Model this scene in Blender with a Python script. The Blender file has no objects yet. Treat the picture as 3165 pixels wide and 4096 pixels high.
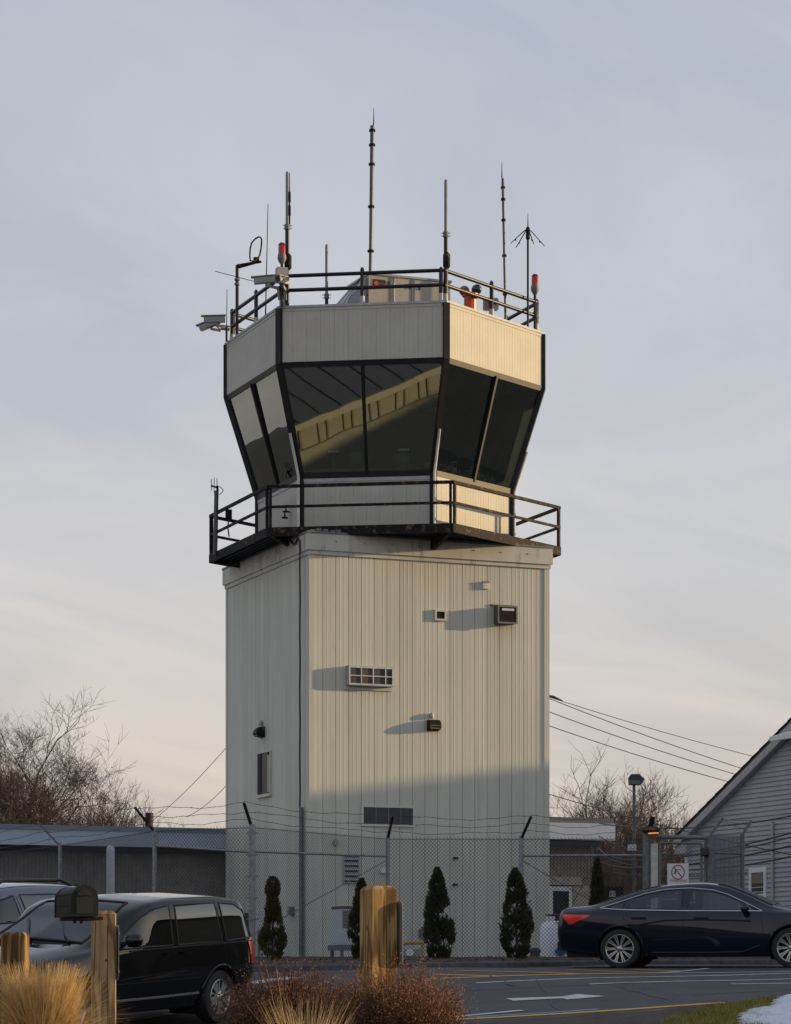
import bpy, bmesh, math, random
from mathutils import Vector, Matrix
from math import sin, cos, pi, radians, sqrt, atan2

# ------------------------------------------------------------------ camera, sky, sun, exposure
scene = bpy.context.scene
COL = scene.collection
K, CX, HY = 10700.0, 1582.5, 3900.0          # focal length, centre column and eye level of the photograph (3165 x 4096)

cam = bpy.data.objects.new("camera", bpy.data.cameras.new("camera"))
COL.objects.link(cam)
cam.data.sensor_fit = 'HORIZONTAL'
cam.data.sensor_width = 36.0
cam.data.lens = 36.0 * K / 3165.0
cam.data.shift_y = (HY - 2048.0) / 3165.0
cam.data.clip_start = 0.1
cam.data.clip_end = 6000.0
cam.location = (0, 0, 0)
cam.rotation_euler = (radians(90), 0, 0)
scene.camera = cam

SUN_AZ, SUN_EL = radians(100.7), radians(8.5)   # azimuth from the side that faces the camera, towards the right
SUN = Vector((sin(SUN_AZ) * cos(SUN_EL), -cos(SUN_AZ) * cos(SUN_EL), sin(SUN_EL)))

world = bpy.data.worlds.new("World")
scene.world = world
world.use_nodes = True
wn, wl = world.node_tree.nodes, world.node_tree.links
wn.clear()
w_out = wn.new('ShaderNodeOutputWorld')
w_bg = wn.new('ShaderNodeBackground')
w_bg.inputs['Strength'].default_value = 0.14
w_sky = wn.new('ShaderNodeTexSky')
w_sky.sky_type = 'NISHITA'
w_sky.sun_disc = False
w_sky.sun_elevation = SUN_EL
w_sky.sun_rotation = atan2(SUN.x, SUN.y)
w_sky.air_density = 1.0
w_sky.dust_density = 2.0
w_sky.ozone_density = 1.5
w_tc = wn.new('ShaderNodeTexCoord')
w_sep = wn.new('ShaderNodeSeparateXYZ')
wl.new(w_tc.outputs['Generated'], w_sep.inputs[0])
# thin high cloud: a veil, paler and warmer towards the horizon, with long soft streaks
w_ramp = wn.new('ShaderNodeValToRGB')
cr = w_ramp.color_ramp
cr.elements[0].position = 0.0; cr.elements[0].color = (5.6, 4.55, 3.75, 1)
cr.elements[1].position = 1.0; cr.elements[1].color = (3.1, 3.6, 4.5, 1)
for p, c in ((0.07, (5.2, 4.6, 4.15, 1)), (0.15, (4.85, 4.65, 4.7, 1)), (0.25, (4.35, 4.4, 4.75, 1)), (0.36, (3.75, 3.95, 4.55, 1))):
    e = cr.elements.new(p); e.color = c
wl.new(w_sep.outputs['Z'], w_ramp.inputs[0])
w_add = wn.new('ShaderNodeMath'); w_add.operation = 'ADD'; w_add.inputs[1].default_value = 0.22
wl.new(w_sep.outputs['Z'], w_add.inputs[0])
w_dx = wn.new('ShaderNodeMath'); w_dx.operation = 'DIVIDE'
w_dy = wn.new('ShaderNodeMath'); w_dy.operation = 'DIVIDE'
wl.new(w_sep.outputs['X'], w_dx.inputs[0]); wl.new(w_add.outputs[0], w_dx.inputs[1])
wl.new(w_sep.outputs['Y'], w_dy.inputs[0]); wl.new(w_add.outputs[0], w_dy.inputs[1])
w_cmb = wn.new('ShaderNodeCombineXYZ')
wl.new(w_dx.outputs[0], w_cmb.inputs['X']); wl.new(w_dy.outputs[0], w_cmb.inputs['Y'])
def w_lin(a, ka, b, kb):
    """ka * a + kb * b"""
    m1 = wn.new('ShaderNodeMath'); m1.operation = 'MULTIPLY'; m1.inputs[1].default_value = ka; wl.new(a, m1.inputs[0])
    m2 = wn.new('ShaderNodeMath'); m2.operation = 'MULTIPLY_ADD'; m2.inputs[1].default_value = kb; wl.new(b, m2.inputs[0]); wl.new(m1.outputs[0], m2.inputs[2])
    return m2.outputs[0]
w_map = wn.new('ShaderNodeCombineXYZ')          # streaks run aslant, slowly sinking to the right
wl.new(w_lin(w_dx.outputs[0], 2.0, w_dy.outputs[0], 0.25), w_map.inputs['X']); wl.new(w_lin(w_dx.outputs[0], -1.5, w_dy.outputs[0], 2.4), w_map.inputs['Y'])
w_noise = wn.new('ShaderNodeTexNoise')
w_noise.inputs['Scale'].default_value = 1.0
w_noise.inputs['Detail'].default_value = 6
w_noise.inputs['Roughness'].default_value = 0.58
w_noise.inputs['Distortion'].default_value = 0.9
wl.new(w_map.outputs[0], w_noise.inputs['Vector'])
w_cr2 = wn.new('ShaderNodeValToRGB')
w_cr2.color_ramp.elements[0].position = 0.33; w_cr2.color_ramp.elements[0].color = (0.85, 0.87, 0.91, 1)
w_cr2.color_ramp.elements[1].position = 0.68; w_cr2.color_ramp.elements[1].color = (1.08, 1.06, 1.035, 1)
wl.new(w_noise.outputs['Fac'], w_cr2.inputs[0])
w_mul = wn.new('ShaderNodeMix'); w_mul.data_type = 'RGBA'; w_mul.blend_type = 'MULTIPLY'; w_mul.inputs['Factor'].default_value = 1.0
wl.new(w_ramp.outputs[0], w_mul.inputs['A']); wl.new(w_cr2.outputs[0], w_mul.inputs['B'])
w_mix = wn.new('ShaderNodeMix'); w_mix.data_type = 'RGBA'; w_mix.inputs['Factor'].default_value = 0.78
wl.new(w_sky.outputs[0], w_mix.inputs['A']); wl.new(w_mul.outputs['Result'], w_mix.inputs['B'])
wl.new(w_mix.outputs['Result'], w_bg.inputs['Color'])
wl.new(w_bg.outputs[0], w_out.inputs['Surface'])

sun = bpy.data.objects.new("sun", bpy.data.lights.new("sun", 'SUN'))
COL.objects.link(sun)
sun.data.energy = 5.0
sun.data.angle = radians(0.5)
sun.data.color = (1.0, 0.71, 0.36)
sun.rotation_euler = (-SUN).to_track_quat('-Z', 'Y').to_euler()

vs = scene.view_settings
vs.view_transform = 'Standard'; vs.look = 'None'; vs.exposure = 0.12; vs.gamma = 1.0
vs.use_curve_mapping = False
scene.cycles.max_bounces = 8
scene.cycles.transparent_max_bounces = 12
scene.cycles.use_denoising = True

# ------------------------------------------------------------------ helpers
R = random.Random(7)

def W(x, y, Y):
    """a point of the photograph (3165 x 4096 pixels) at the distance Y"""
    return Vector(((x - CX) / K * Y, Y, (HY - y) / K * Y))

def lerp(a, b, t): return a + (b - a) * t

GP = [(-60, -1.60), (0, -1.55), (7, -1.25), (12.5, -0.68), (20, -0.74), (26, -0.95), (30, -0.86), (34, -0.61), (36, -0.42), (38, -0.26), (40, -0.11), (42, 0.02), (44, 0.105),
      (46.5, 0.143), (50, 0.20), (55, 0.28), (62, 0.34), (75, 0.38), (6000, 0.40)]
def gz(Y):
    if Y <= GP[0][0]: return GP[0][1]
    for (a, za), (b, zb) in zip(GP, GP[1:]):
        if Y <= b: return lerp(za, zb, (Y - a) / (b - a))
    return GP[-1][1]

def on_ground(x, y):
    """where the ray through a pixel meets the ground"""
    lo, hi = 20.0, 60.0
    s = (HY - y) / K
    for _ in range(50):
        m = (lo + hi) / 2
        if s * m < gz(m): hi = m
        else: lo = m
    # above the line of sight at hi
    return W(x, y, (lo + hi) / 2)

def tag(o, label=None, cat=None, group=None, kind=None):
    if label: o['label'] = label
    if cat: o['category'] = cat
    if group: o['group'] = group
    if kind: o['kind'] = kind
    return o

def thing(name, label, cat, loc=(0, 0, 0), rotz=0.0, group=None):
    o = bpy.data.objects.new(name, None)
    COL.objects.link(o)
    o.location = loc; o.rotation_euler = (0, 0, rotz); o.empty_display_size = 0.2
    return tag(o, label, cat, group)

def wmat(o):
    m = Matrix.Translation(o.location) @ o.rotation_euler.to_matrix().to_4x4()
    if o.parent: m = wmat(o.parent) @ m
    return m

def link(name, me, mat, parent=None):
    o = bpy.data.objects.new(name, me)
    COL.objects.link(o)
    if parent: o.parent = parent
    if mat is not None and not me.materials:
        for m in (mat if isinstance(mat, (list, tuple)) else (mat,)): me.materials.append(m)
    return o

def inst(name, me, mat, parent, loc, rotz=0.0, scale=None, rot=None):
    """a part that shares its mesh; loc and rotz are given in the world"""
    o = link(name, me, mat, parent)
    m = Matrix.Translation(Vector(loc)) @ (rot.to_4x4() if rot else Matrix.Rotation(rotz, 4, 'Z'))
    if scale: m = m @ Matrix.Diagonal((*scale, 1.0))
    if parent: m = wmat(parent).inverted() @ m
    o.matrix_local = m
    return o

def copy_tree(o, parent=None):
    c = o.copy(); COL.objects.link(c); c.parent = parent
    for ch in list(o.children): copy_tree(ch, c)
    return c

class MB:
    """collects shapes, in world coordinates unless told otherwise"""
    def __init__(s): s.v = []; s.f = []; s.m = []; s.mi = 0
    def add(s, vs, fs):
        b = len(s.v); s.v += [tuple(p) for p in vs]; s.f += [tuple(b + i for i in f) for f in fs]; s.m += [s.mi] * len(fs); return s
    def box(s, a, b, M=None):
        (x0, y0, z0), (x1, y1, z1) = a, b
        x0, x1 = min(x0, x1), max(x0, x1); y0, y1 = min(y0, y1), max(y0, y1); z0, z1 = min(z0, z1), max(z0, z1)
        vs = [Vector(p) for p in ((x0, y0, z0), (x1, y0, z0), (x1, y1, z0), (x0, y1, z0), (x0, y0, z1), (x1, y0, z1), (x1, y1, z1), (x0, y1, z1))]
        if M is not None: vs = [M @ p for p in vs]
        return s.add(vs, [(0, 3, 2, 1), (4, 5, 6, 7), (0, 1, 5, 4), (1, 2, 6, 5), (2, 3, 7, 6), (3, 0, 4, 7)])
    def bar(s, p, q, w, h, up=(0, 0, 1)):
        """a rectangular bar from p to q; w across, h along up"""
        p, q = Vector(p), Vector(q); d = (q - p).normalized(); up = Vector(up)
        sd = d.cross(up)
        if sd.length < 1e-5: sd = d.cross(Vector((1, 0, 0)))
        sd.normalize(); up = sd.cross(d).normalized()
        vs = []
        for c in (p, q):
            for a, b in ((-1, -1), (1, -1), (1, 1), (-1, 1)): vs.append(c + sd * a * w / 2 + up * b * h / 2)
        return s.add(vs, [(0, 1, 2, 3), (7, 6, 5, 4), (0, 4, 5, 1), (1, 5, 6, 2), (2, 6, 7, 3), (3, 7, 4, 0)])
    def tube(s, pts, r, n=8, closed=False, cap=True):
        pts = [Vector(p) for p in pts]; N = len(pts)
        rs = r if isinstance(r, (list, tuple)) else [r] * N
        rings = []; prev = None
        for i, p in enumerate(pts):
            if closed: d = pts[(i + 1) % N] - pts[i - 1]
            else: d = pts[min(i + 1, N - 1)] - pts[max(i - 1, 0)]
            if d.length < 1e-9: d = Vector((0, 0, 1))
            d.normalize()
            a = prev if prev is not None else (Vector((0, 0, 1)) if abs(d.z) < 0.9 else Vector((1, 0, 0)))
            a = (a - d * a.dot(d))
            if a.length < 1e-6: a = d.orthogonal()
            a.normalize(); prev = a; b = d.cross(a)
            rings.append([p + (a * cos(2 * pi * k / n) + b * sin(2 * pi * k / n)) * rs[i] for k in range(n)])
        vs = [v for ring in rings for v in ring]; fs = []
        for i in range(N if closed else N - 1):
            j = (i + 1) % N
            for k in range(n):
                fs.append((i * n + k, i * n + (k + 1) % n, j * n + (k + 1) % n, j * n + k))
        if cap and not closed:
            fs.append(tuple(range(n - 1, -1, -1))); fs.append(tuple((N - 1) * n + k for k in range(n)))
        return s.add(vs, fs)
    def lathe(s, prof, n=16, M=None, cap=True):
        """prof: (radius, height) pairs turned round the z axis of M"""
        vs = []; fs = []
        for r_, z in prof:
            for k in range(n):
                p = Vector((r_ * cos(2 * pi * k / n), r_ * sin(2 * pi * k / n), z))
                vs.append(M @ p if M is not None else p)
        for i in range(len(prof) - 1):
            for k in range(n):
                fs.append((i * n + k, i * n + (k + 1) % n, (i + 1) * n + (k + 1) % n, (i + 1) * n + k))
        if cap and prof[0][0] > 1e-6: fs.append(tuple(range(n - 1, -1, -1)))
        if cap and prof[-1][0] > 1e-6: fs.append(tuple((len(prof) - 1) * n + k for k in range(n)))
        return s.add(vs, fs)
    def prism(s, poly, d):
        """a flat outline (world points) pushed along d"""
        n = len(poly); d = Vector(d)
        vs = [Vector(p) for p in poly] + [Vector(p) + d for p in poly]
        fs = [tuple(range(n - 1, -1, -1)), tuple(range(n, 2 * n))] + [(i, (i + 1) % n, n + (i + 1) % n, n + i) for i in range(n)]
        return s.add(vs, fs)
    def sphere(s, c, r, n=12, m=8, sc=(1, 1, 1)):
        c = Vector(c); M = Matrix.Translation(c) @ Matrix.Diagonal((*sc, 1))
        return s.lathe([(max(1e-4, r * sin(pi * i / m)) , -r * cos(pi * i / m)) for i in range(m + 1)], n, M)
    def mesh(s, name, smooth=False, inv=None):
        me = bpy.data.meshes.new(name)
        vs = s.v if inv is None else [tuple(inv @ Vector(p)) for p in s.v]
        me.from_pydata(vs, [], s.f)
        if any(s.m): me.polygons.foreach_set('material_index', s.m)
        me.update()
        bm = bmesh.new(); bm.from_mesh(me); bmesh.ops.recalc_face_normals(bm, faces=bm.faces); bm.to_mesh(me); bm.free()
        if smooth:
            me.polygons.foreach_set('use_smooth', [True] * len(me.polygons))
            if smooth != 'all':
                try: me.set_sharp_from_angle(angle=radians(38))
                except Exception: pass
        return me
    def build(s, name, mat, parent=None, smooth=False):
        """one object; with a parent the points are moved into its space, alone its origin goes to its base"""
        if parent is not None:
            return link(name, s.mesh(name, smooth, wmat(parent).inverted()), mat, parent)
        xs = [p[0] for p in s.v]; ys = [p[1] for p in s.v]; zs = [p[2] for p in s.v]
        o0 = Vector(((min(xs) + max(xs)) / 2, (min(ys) + max(ys)) / 2, min(zs)))
        o = link(name, s.mesh(name, smooth, Matrix.Translation(-o0)), mat)
        o.location = o0
        return o

def text_mesh(body, size, depth=0.003):
    cu = bpy.data.curves.new('lettering', 'FONT')
    cu.body = body; cu.size = size; cu.align_x = 'CENTER'; cu.align_y = 'CENTER'; cu.extrude = depth
    cu.resolution_u = 3
    o = bpy.data.objects.new('lettering', cu); COL.objects.link(o)
    dg = bpy.context.evaluated_depsgraph_get()
    me = bpy.data.meshes.new_from_object(o.evaluated_get(dg))
    bpy.data.objects.remove(o); bpy.data.curves.remove(cu)
    return me

# ------------------------------------------------------------------ materials
MATS = {}
def mat(name, col, rough=0.6, metal=0.0, var=0.0, scale=4.0, col2=None, bump=0.0, bscale=60.0, stretch=(1, 1, 1), coat=0.0, spec=0.5,
        ramp=(0.35, 0.65), detail=5.0, emit=None, emit_s=1.0, obj=False, thr=None):
    """principled surface; col2 is mixed in by a noise, bump gives fine relief"""
    if name in MATS: return MATS[name]
    m = bpy.data.materials.new(name); m.use_nodes = True
    nt = m.node_tree; n, l = nt.nodes, nt.links
    bs = n['Principled BSDF']
    bs.inputs['Base Color'].default_value = (*col, 1)
    bs.inputs['Roughness'].default_value = rough
    bs.inputs['Metallic'].default_value = metal
    bs.inputs['Specular IOR Level'].default_value = spec
    if coat: bs.inputs['Coat Weight'].default_value = coat; bs.inputs['Coat Roughness'].default_value = 0.03
    if emit: bs.inputs['Emission Color'].default_value = (*emit, 1); bs.inputs['Emission Strength'].default_value = emit_s
    tc = n.new('ShaderNodeTexCoord')
    mp = n.new('ShaderNodeMapping'); mp.inputs['Scale'].default_value = stretch
    if obj: l.new(tc.outputs['Object'], mp.inputs[0])
    else:
        ge = n.new('ShaderNodeNewGeometry'); l.new(ge.outputs['Position'], mp.inputs[0])
    if var or col2:
        nz = n.new('ShaderNodeTexNoise'); nz.inputs['Scale'].default_value = scale; nz.inputs['Detail'].default_value = detail
        nz.inputs['Roughness'].default_value = 0.6
        l.new(mp.outputs[0], nz.inputs['Vector'])
        rp = n.new('ShaderNodeValToRGB')
        rp.color_ramp.elements[0].position, rp.color_ramp.elements[1].position = ramp
        c2 = col2 if col2 else tuple(max(0, c * (1 - var)) for c in col)
        c1 = col if col2 else tuple(min(1, c * (1 + var)) for c in col)
        rp.color_ramp.elements[0].color = (*c1, 1); rp.color_ramp.elements[1].color = (*c2, 1)
        l.new(nz.outputs['Fac'], rp.inputs[0])
        l.new(rp.outputs[0], bs.inputs['Base Color'])
        m['ramp'] = rp.name
    if bump:
        nb = n.new('ShaderNodeTexNoise'); nb.inputs['Scale'].default_value = bscale; nb.inputs['Detail'].default_value = 3
        l.new(mp.outputs[0], nb.inputs['Vector'])
        bp = n.new('ShaderNodeBump'); bp.inputs['Strength'].default_value = bump; bp.inputs['Distance'].default_value = 0.01
        l.new(nb.outputs['Fac'], bp.inputs['Height']); l.new(bp.outputs[0], bs.inputs['Normal'])
    MATS[name] = m
    return m

def overlay(m, col, scale, ramp, stretch=(1, 1, 1), amount=1.0):
    """a second layer of stains over a material's colour"""
    nt = m.node_tree; n, l = nt.nodes, nt.links
    bs = n['Principled BSDF']
    ge = n.new('ShaderNodeNewGeometry'); mp = n.new('ShaderNodeMapping'); mp.inputs['Scale'].default_value = stretch
    l.new(ge.outputs['Position'], mp.inputs[0])
    nz = n.new('ShaderNodeTexNoise'); nz.inputs['Scale'].default_value = scale; nz.inputs['Detail'].default_value = 6; nz.inputs['Roughness'].default_value = 0.65
    l.new(mp.outputs[0], nz.inputs['Vector'])
    rp = n.new('ShaderNodeValToRGB'); rp.color_ramp.elements[0].position, rp.color_ramp.elements[1].position = ramp
    rp.color_ramp.elements[0].color = (0, 0, 0, 1); rp.color_ramp.elements[1].color = (amount, amount, amount, 1)
    l.new(nz.outputs['Fac'], rp.inputs[0])
    mx = n.new('ShaderNodeMix'); mx.data_type = 'RGBA'
    l.new(rp.outputs[0], mx.inputs['Factor'])
    old = bs.inputs['Base Color']
    if old.is_linked: l.new(old.links[0].from_socket, mx.inputs['A'])
    else: mx.inputs['A'].default_value = old.default_value
    mx.inputs['B'].default_value = (*col, 1)
    l.new(mx.outputs['Result'], bs.inputs['Base Color'])
    return m

def glass(name, tint, refl=0.1, rough=0.0, ior=1.5, coat=(0.88, 0.95, 1.0)):
    if name in MATS: return MATS[name]
    m = bpy.data.materials.new(name); m.use_nodes = True
    n, l = m.node_tree.nodes, m.node_tree.links
    n.clear()
    out = n.new('ShaderNodeOutputMaterial'); mx = n.new('ShaderNodeMixShader')
    tr = n.new('ShaderNodeBsdfTransparent'); tr.inputs[0].default_value = (*tint, 1)
    gl = n.new('ShaderNodeBsdfGlossy'); gl.inputs['Roughness'].default_value = rough
    gl.inputs['Color'].default_value = (*coat, 1)
    fr = n.new('ShaderNodeFresnel'); fr.inputs['IOR'].default_value = ior
    ad = n.new('ShaderNodeMath'); ad.operation = 'ADD'; ad.inputs[1].default_value = refl; ad.use_clamp = True
    # slight waviness of the panes
    ge = n.new('ShaderNodeNewGeometry'); nz = n.new('ShaderNodeTexNoise'); nz.inputs['Scale'].default_value = 0.8; nz.inputs['Detail'].default_value = 1
    l.new(ge.outputs['Position'], nz.inputs['Vector'])
    bp = n.new('ShaderNodeBump'); bp.inputs['Strength'].default_value = 0.03; bp.inputs['Distance'].default_value = 0.05
    l.new(nz.outputs['Fac'], bp.inputs['Height']); l.new(bp.outputs[0], gl.inputs['Normal'])
    l.new(fr.outputs[0], ad.inputs[0]); l.new(ad.outputs[0], mx.inputs[0])
    l.new(tr.outputs[0], mx.inputs[1]); l.new(gl.outputs[0], mx.inputs[2]); l.new(mx.outputs[0], out.inputs[0])
    MATS[name] = m
    return m

PANEL = mat('ribbed_metal_beige', (0.555, 0.55, 0.48), 0.6, spec=0.3, var=0.06, scale=1.2, stretch=(1, 1, 0.25), bump=0.05, bscale=14)
overlay(PANEL, (0.30, 0.285, 0.245), 3.4, (0.56, 0.80), (1.8, 1.8, 0.10), 0.5)
def sheet_variation(m, lo, hi):
    """every sheet of cladding a slightly different shade"""
    n, l = m.node_tree.nodes, m.node_tree.links; bs = n['Principled BSDF']; src = bs.inputs['Base Color'].links[0].from_socket
    oi = n.new('ShaderNodeObjectInfo'); mr = n.new('ShaderNodeMapRange'); mr.inputs['To Min'].default_value = lo; mr.inputs['To Max'].default_value = hi; l.new(oi.outputs['Random'], mr.inputs['Value'])
    mx = n.new('ShaderNodeMix'); mx.data_type = 'RGBA'; mx.blend_type = 'MULTIPLY'; mx.inputs['Factor'].default_value = 1.0; l.new(src, mx.inputs['A']); l.new(mr.outputs[0], mx.inputs['B']); l.new(mx.outputs['Result'], bs.inputs['Base Color'])
sheet_variation(PANEL, 0.93, 1.03)
FASCIA = mat('painted_fascia', (0.52, 0.505, 0.45), 0.6, spec=0.3, var=0.05, scale=2, bump=0.04, bscale=9)
overlay(FASCIA, (0.07, 0.06, 0.05), 3.2, (0.54, 0.72), (1.4, 1.4, 0.25), 0.75)
CABP = mat('cab_panel_paint', (0.53, 0.51, 0.455), 0.8, spec=0.15, var=0.05, scale=1.5, bump=0.03, bscale=11)
overlay(CABP, (0.30, 0.28, 0.24), 4.0, (0.62, 0.85), (1.5, 1.5, 0.4), 0.4)
BRONZE = mat('bronze_frame', (0.009, 0.009, 0.012), 0.5, col2=(0.026, 0.019, 0.016), scale=5, ramp=(0.5, 0.75), spec=0.3)
STEEL = mat('black_painted_steel', (0.010, 0.011, 0.015), 0.7, col2=(0.018, 0.017, 0.018), scale=6, bump=0.15, bscale=40, spec=0.12)
overlay(STEEL, (0.20, 0.105, 0.045), 7.0, (0.55, 0.66), (1, 1, 1), 0.8)
PIPE = mat('black_painted_pipe', (0.010, 0.011, 0.015), 0.4, col2=(0.035, 0.024, 0.02), scale=9, ramp=(0.55, 0.78), spec=0.35)
GALV = mat('galvanized_steel', (0.22, 0.23, 0.24), 0.55, metal=0.4, var=0.25, scale=14, bump=0.05)
GALVD = mat('dull_galvanized', (0.15, 0.16, 0.165), 0.6, metal=0.3, var=0.25, scale=18)
ALU = mat('aluminium', (0.6, 0.6, 0.6), 0.35, metal=0.8, var=0.1)
COPING = mat('coping_metal', (0.42, 0.43, 0.44), 0.6, metal=0.0, spec=0.3, var=0.12, scale=5)
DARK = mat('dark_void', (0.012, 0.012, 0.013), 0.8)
GREYPAINT = mat('grey_paint', (0.33, 0.335, 0.34), 0.5, var=0.1)
WHITEP = mat('white_paint', (0.72, 0.73, 0.74), 0.45, var=0.06, scale=6)
CABLE = mat('black_cable', (0.02, 0.02, 0.022), 0.5)
RED = mat('red_lens', (0.32, 0.008, 0.012), 0.2, coat=0.3, emit=(0.6, 0.01, 0.01), emit_s=0.08)
ORANGE = mat('orange_paint', (0.62, 0.085, 0.02), 0.42, var=0.08, scale=8)
GREENL = mat('green_lens', (0.004, 0.03, 0.024), 0.08, coat=0.8)
REDDOME = mat('red_dome', (0.36, 0.035, 0.015), 0.12, coat=0.6)
CREAMM = mat('unit_paint_tan', (0.40, 0.375, 0.315), 0.45, var=0.05, scale=3)
CABGLASS = glass('cab_glass', (0.60, 0.66, 0.67), 0.17, coat=(0.78, 0.90, 0.97))

# ------------------------------------------------------------------ ground, road, kerb, beds
def struct(name, mb, m, smooth=False, parent=None):
    o = mb.build(name, m, parent, smooth)
    if parent is None: o['kind'] = 'structure'
    return o

GROUND = mat('winter_ground', (0.10, 0.085, 0.055), 0.95, col2=(0.06, 0.055, 0.04), scale=0.7, bump=0.6, bscale=20)
ASPH = mat('asphalt', (0.050, 0.051, 0.054), 0.78, col2=(0.034, 0.035, 0.038), scale=2.2, detail=9, bump=0.5, bscale=90, stretch=(1, 0.35, 1))
overlay(ASPH, (0.075, 0.073, 0.07), 0.9, (0.5, 0.75), (0.35, 1.2, 1), 0.6)
KERB = mat('kerb_asphalt', (0.055, 0.056, 0.06), 0.9, var=0.3, scale=6, bump=0.6, bscale=50)
MULCH = mat('bark_mulch', (0.030, 0.018, 0.012), 0.95, col2=(0.055, 0.032, 0.02), scale=14, bump=1.0, bscale=40)
SOIL = mat('dark_soil', (0.035, 0.028, 0.022), 0.95, col2=(0.075, 0.055, 0.04), scale=6, bump=1.0, bscale=30)
YEL = mat('yellow_road_paint', (0.62, 0.33, 0.02), 0.7, col2=(0.20, 0.12, 0.03), scale=9, ramp=(0.56, 0.78), detail=8)
WHT = mat('white_road_paint', (0.55, 0.56, 0.56), 0.7, col2=(0.22, 0.22, 0.22), scale=9, ramp=(0.52, 0.74), detail=8)
BLUEP = mat('blue_road_paint', (0.16, 0.26, 0.40), 0.7, col2=(0.1, 0.12, 0.15), scale=9, ramp=(0.5, 0.72))

ys = sorted(set([p[0] for p in GP] + [80, 120, 200, 400, 900, 2000]))
xs = [-3000, -800, -200, -60, -20, 0, 20, 60, 200, 800, 3000]
g = MB()
for i, Y in enumerate(ys):
    for X in xs: g.v.append((X, Y, gz(Y) - 0.02))
n = len(xs)
for i in range(len(ys) - 1):
    for j in range(n - 1):
        g.f.append((i * n + j, i * n + j + 1, (i + 1) * n + j + 1, (i + 1) * n + j)); g.m.append(0)
b0 = len(g.v)
g.add([(-3000, -3000, -1.62), (3000, -3000, -1.62), (3000, -60, -1.62), (-3000, -60, -1.62)], [(0, 1, 2, 3)])
struct('ground', g, GROUND)

kerb_line = [(-40.0, 41.4), (-12.0, 42.0), (-2.3, 42.7), (0.28, 43.8), (1.9, 45.4), (3.7, 48.0), (7.0, 49.8), (14.0, 51.5), (45.0, 53.0)]
def kerb_y(X):
    for (a, ya), (b, yb) in zip(kerb_line, kerb_line[1:]):
        if X <= b: return lerp(ya, yb, (X - a) / (b - a))
    return kerb_line[-1][1]

def sheet(x0, x1, dx, ylo, yhi, ny, zf):
    g = MB(); nx = int((x1 - x0) / dx) + 1
    for i in range(nx):
        X = x0 + i * dx; a, b = ylo(X), yhi(X)
        for j in range(ny + 1):
            Y = lerp(a, b, j / ny); g.v.append((X, Y, zf(X, Y)))
    for i in range(nx - 1):
        for j in range(ny):
            g.f.append((i * (ny + 1) + j, (i + 1) * (ny + 1) + j, (i + 1) * (ny + 1) + j + 1, i * (ny + 1) + j + 1)); g.m.append(0)
    return g

road = struct('road', sheet(-40, 45, 0.5, lambda X: 27.0, kerb_y, 60, lambda X, Y: gz(Y) + 0.004 + 0.012 * sin(X * 0.9 + Y * 0.6)), ASPH, True)
def rz(X, Y): return gz(Y) + 0.012 * sin(X * 0.9 + Y * 0.6)

def marking(name, pts, width, m):
    """a painted line through pixels of the photograph, lying on the road"""
    P = [on_ground(x, y) for x, y in pts]
    g = MB()
    for a, b in zip(P, P[1:]):
        d = Vector((b.x - a.x, b.y - a.y, 0)); L = d.length; d.normalize(); s = Vector((-d.y, d.x, 0)) * width / 2
        k = max(2, int(L / 0.4))
        vs = []
        for i in range(k + 1):
            c = a.lerp(b, i / k)
            for q in (c - s, c + s): vs.append((q.x, q.y, rz(q.x, q.y) + 0.010))
        g.add(vs, [(2 * i, 2 * i + 1, 2 * i + 3, 2 * i + 2) for i in range(k)])
    return g.build(name, m, road)

for pts in ([(1834, 3887), (2319, 3901)], [(2269, 3880), (2624, 3892)], [(1740, 3901), (2005, 3910)], [(1700, 3918), (2319, 3901), (2624, 3893)],
            [(2530, 3877), (2718, 3884)], [(1704, 4092), (2350, 4047), (2907, 4015)], [(2330, 4064), (2817, 4030)]):
    marking('yellow_line', pts, 0.14, YEL)
for pts in ([(2624, 3893), (2835, 3875)], [(1906, 3934), (2500, 3913), (3200, 3893)], [(2359, 3942), (3200, 3914)], [(2925, 3939), (3200, 3932)],
            [(1749, 4080), (2090, 4041)], [(514, 4082), (755, 4046)], [(1920, 3868.5), (2290, 3869)], [(2640, 3892), (3200, 3887)]):
    marking('white_line', pts, 0.10, WHT)
marking('stop_bar', [(1000, 3936), (1175, 3908)], 0.32, WHT)
marking('blue_line', [(1860, 4074), (2395, 4036)], 0.10, BLUEP)
g = MB()
P = [on_ground(x, y) for x, y in ((2023, 3993.5), (2054, 4003), (2251, 3994), (2270, 3999), (2424, 3988), (2310, 3979.5), (2245, 3988))]
g.add([(p.x, p.y, rz(p.x, p.y) + 0.012) for p in P], [tuple(range(len(P)))])
g.build('arrow_marking', WHT, road)

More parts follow.
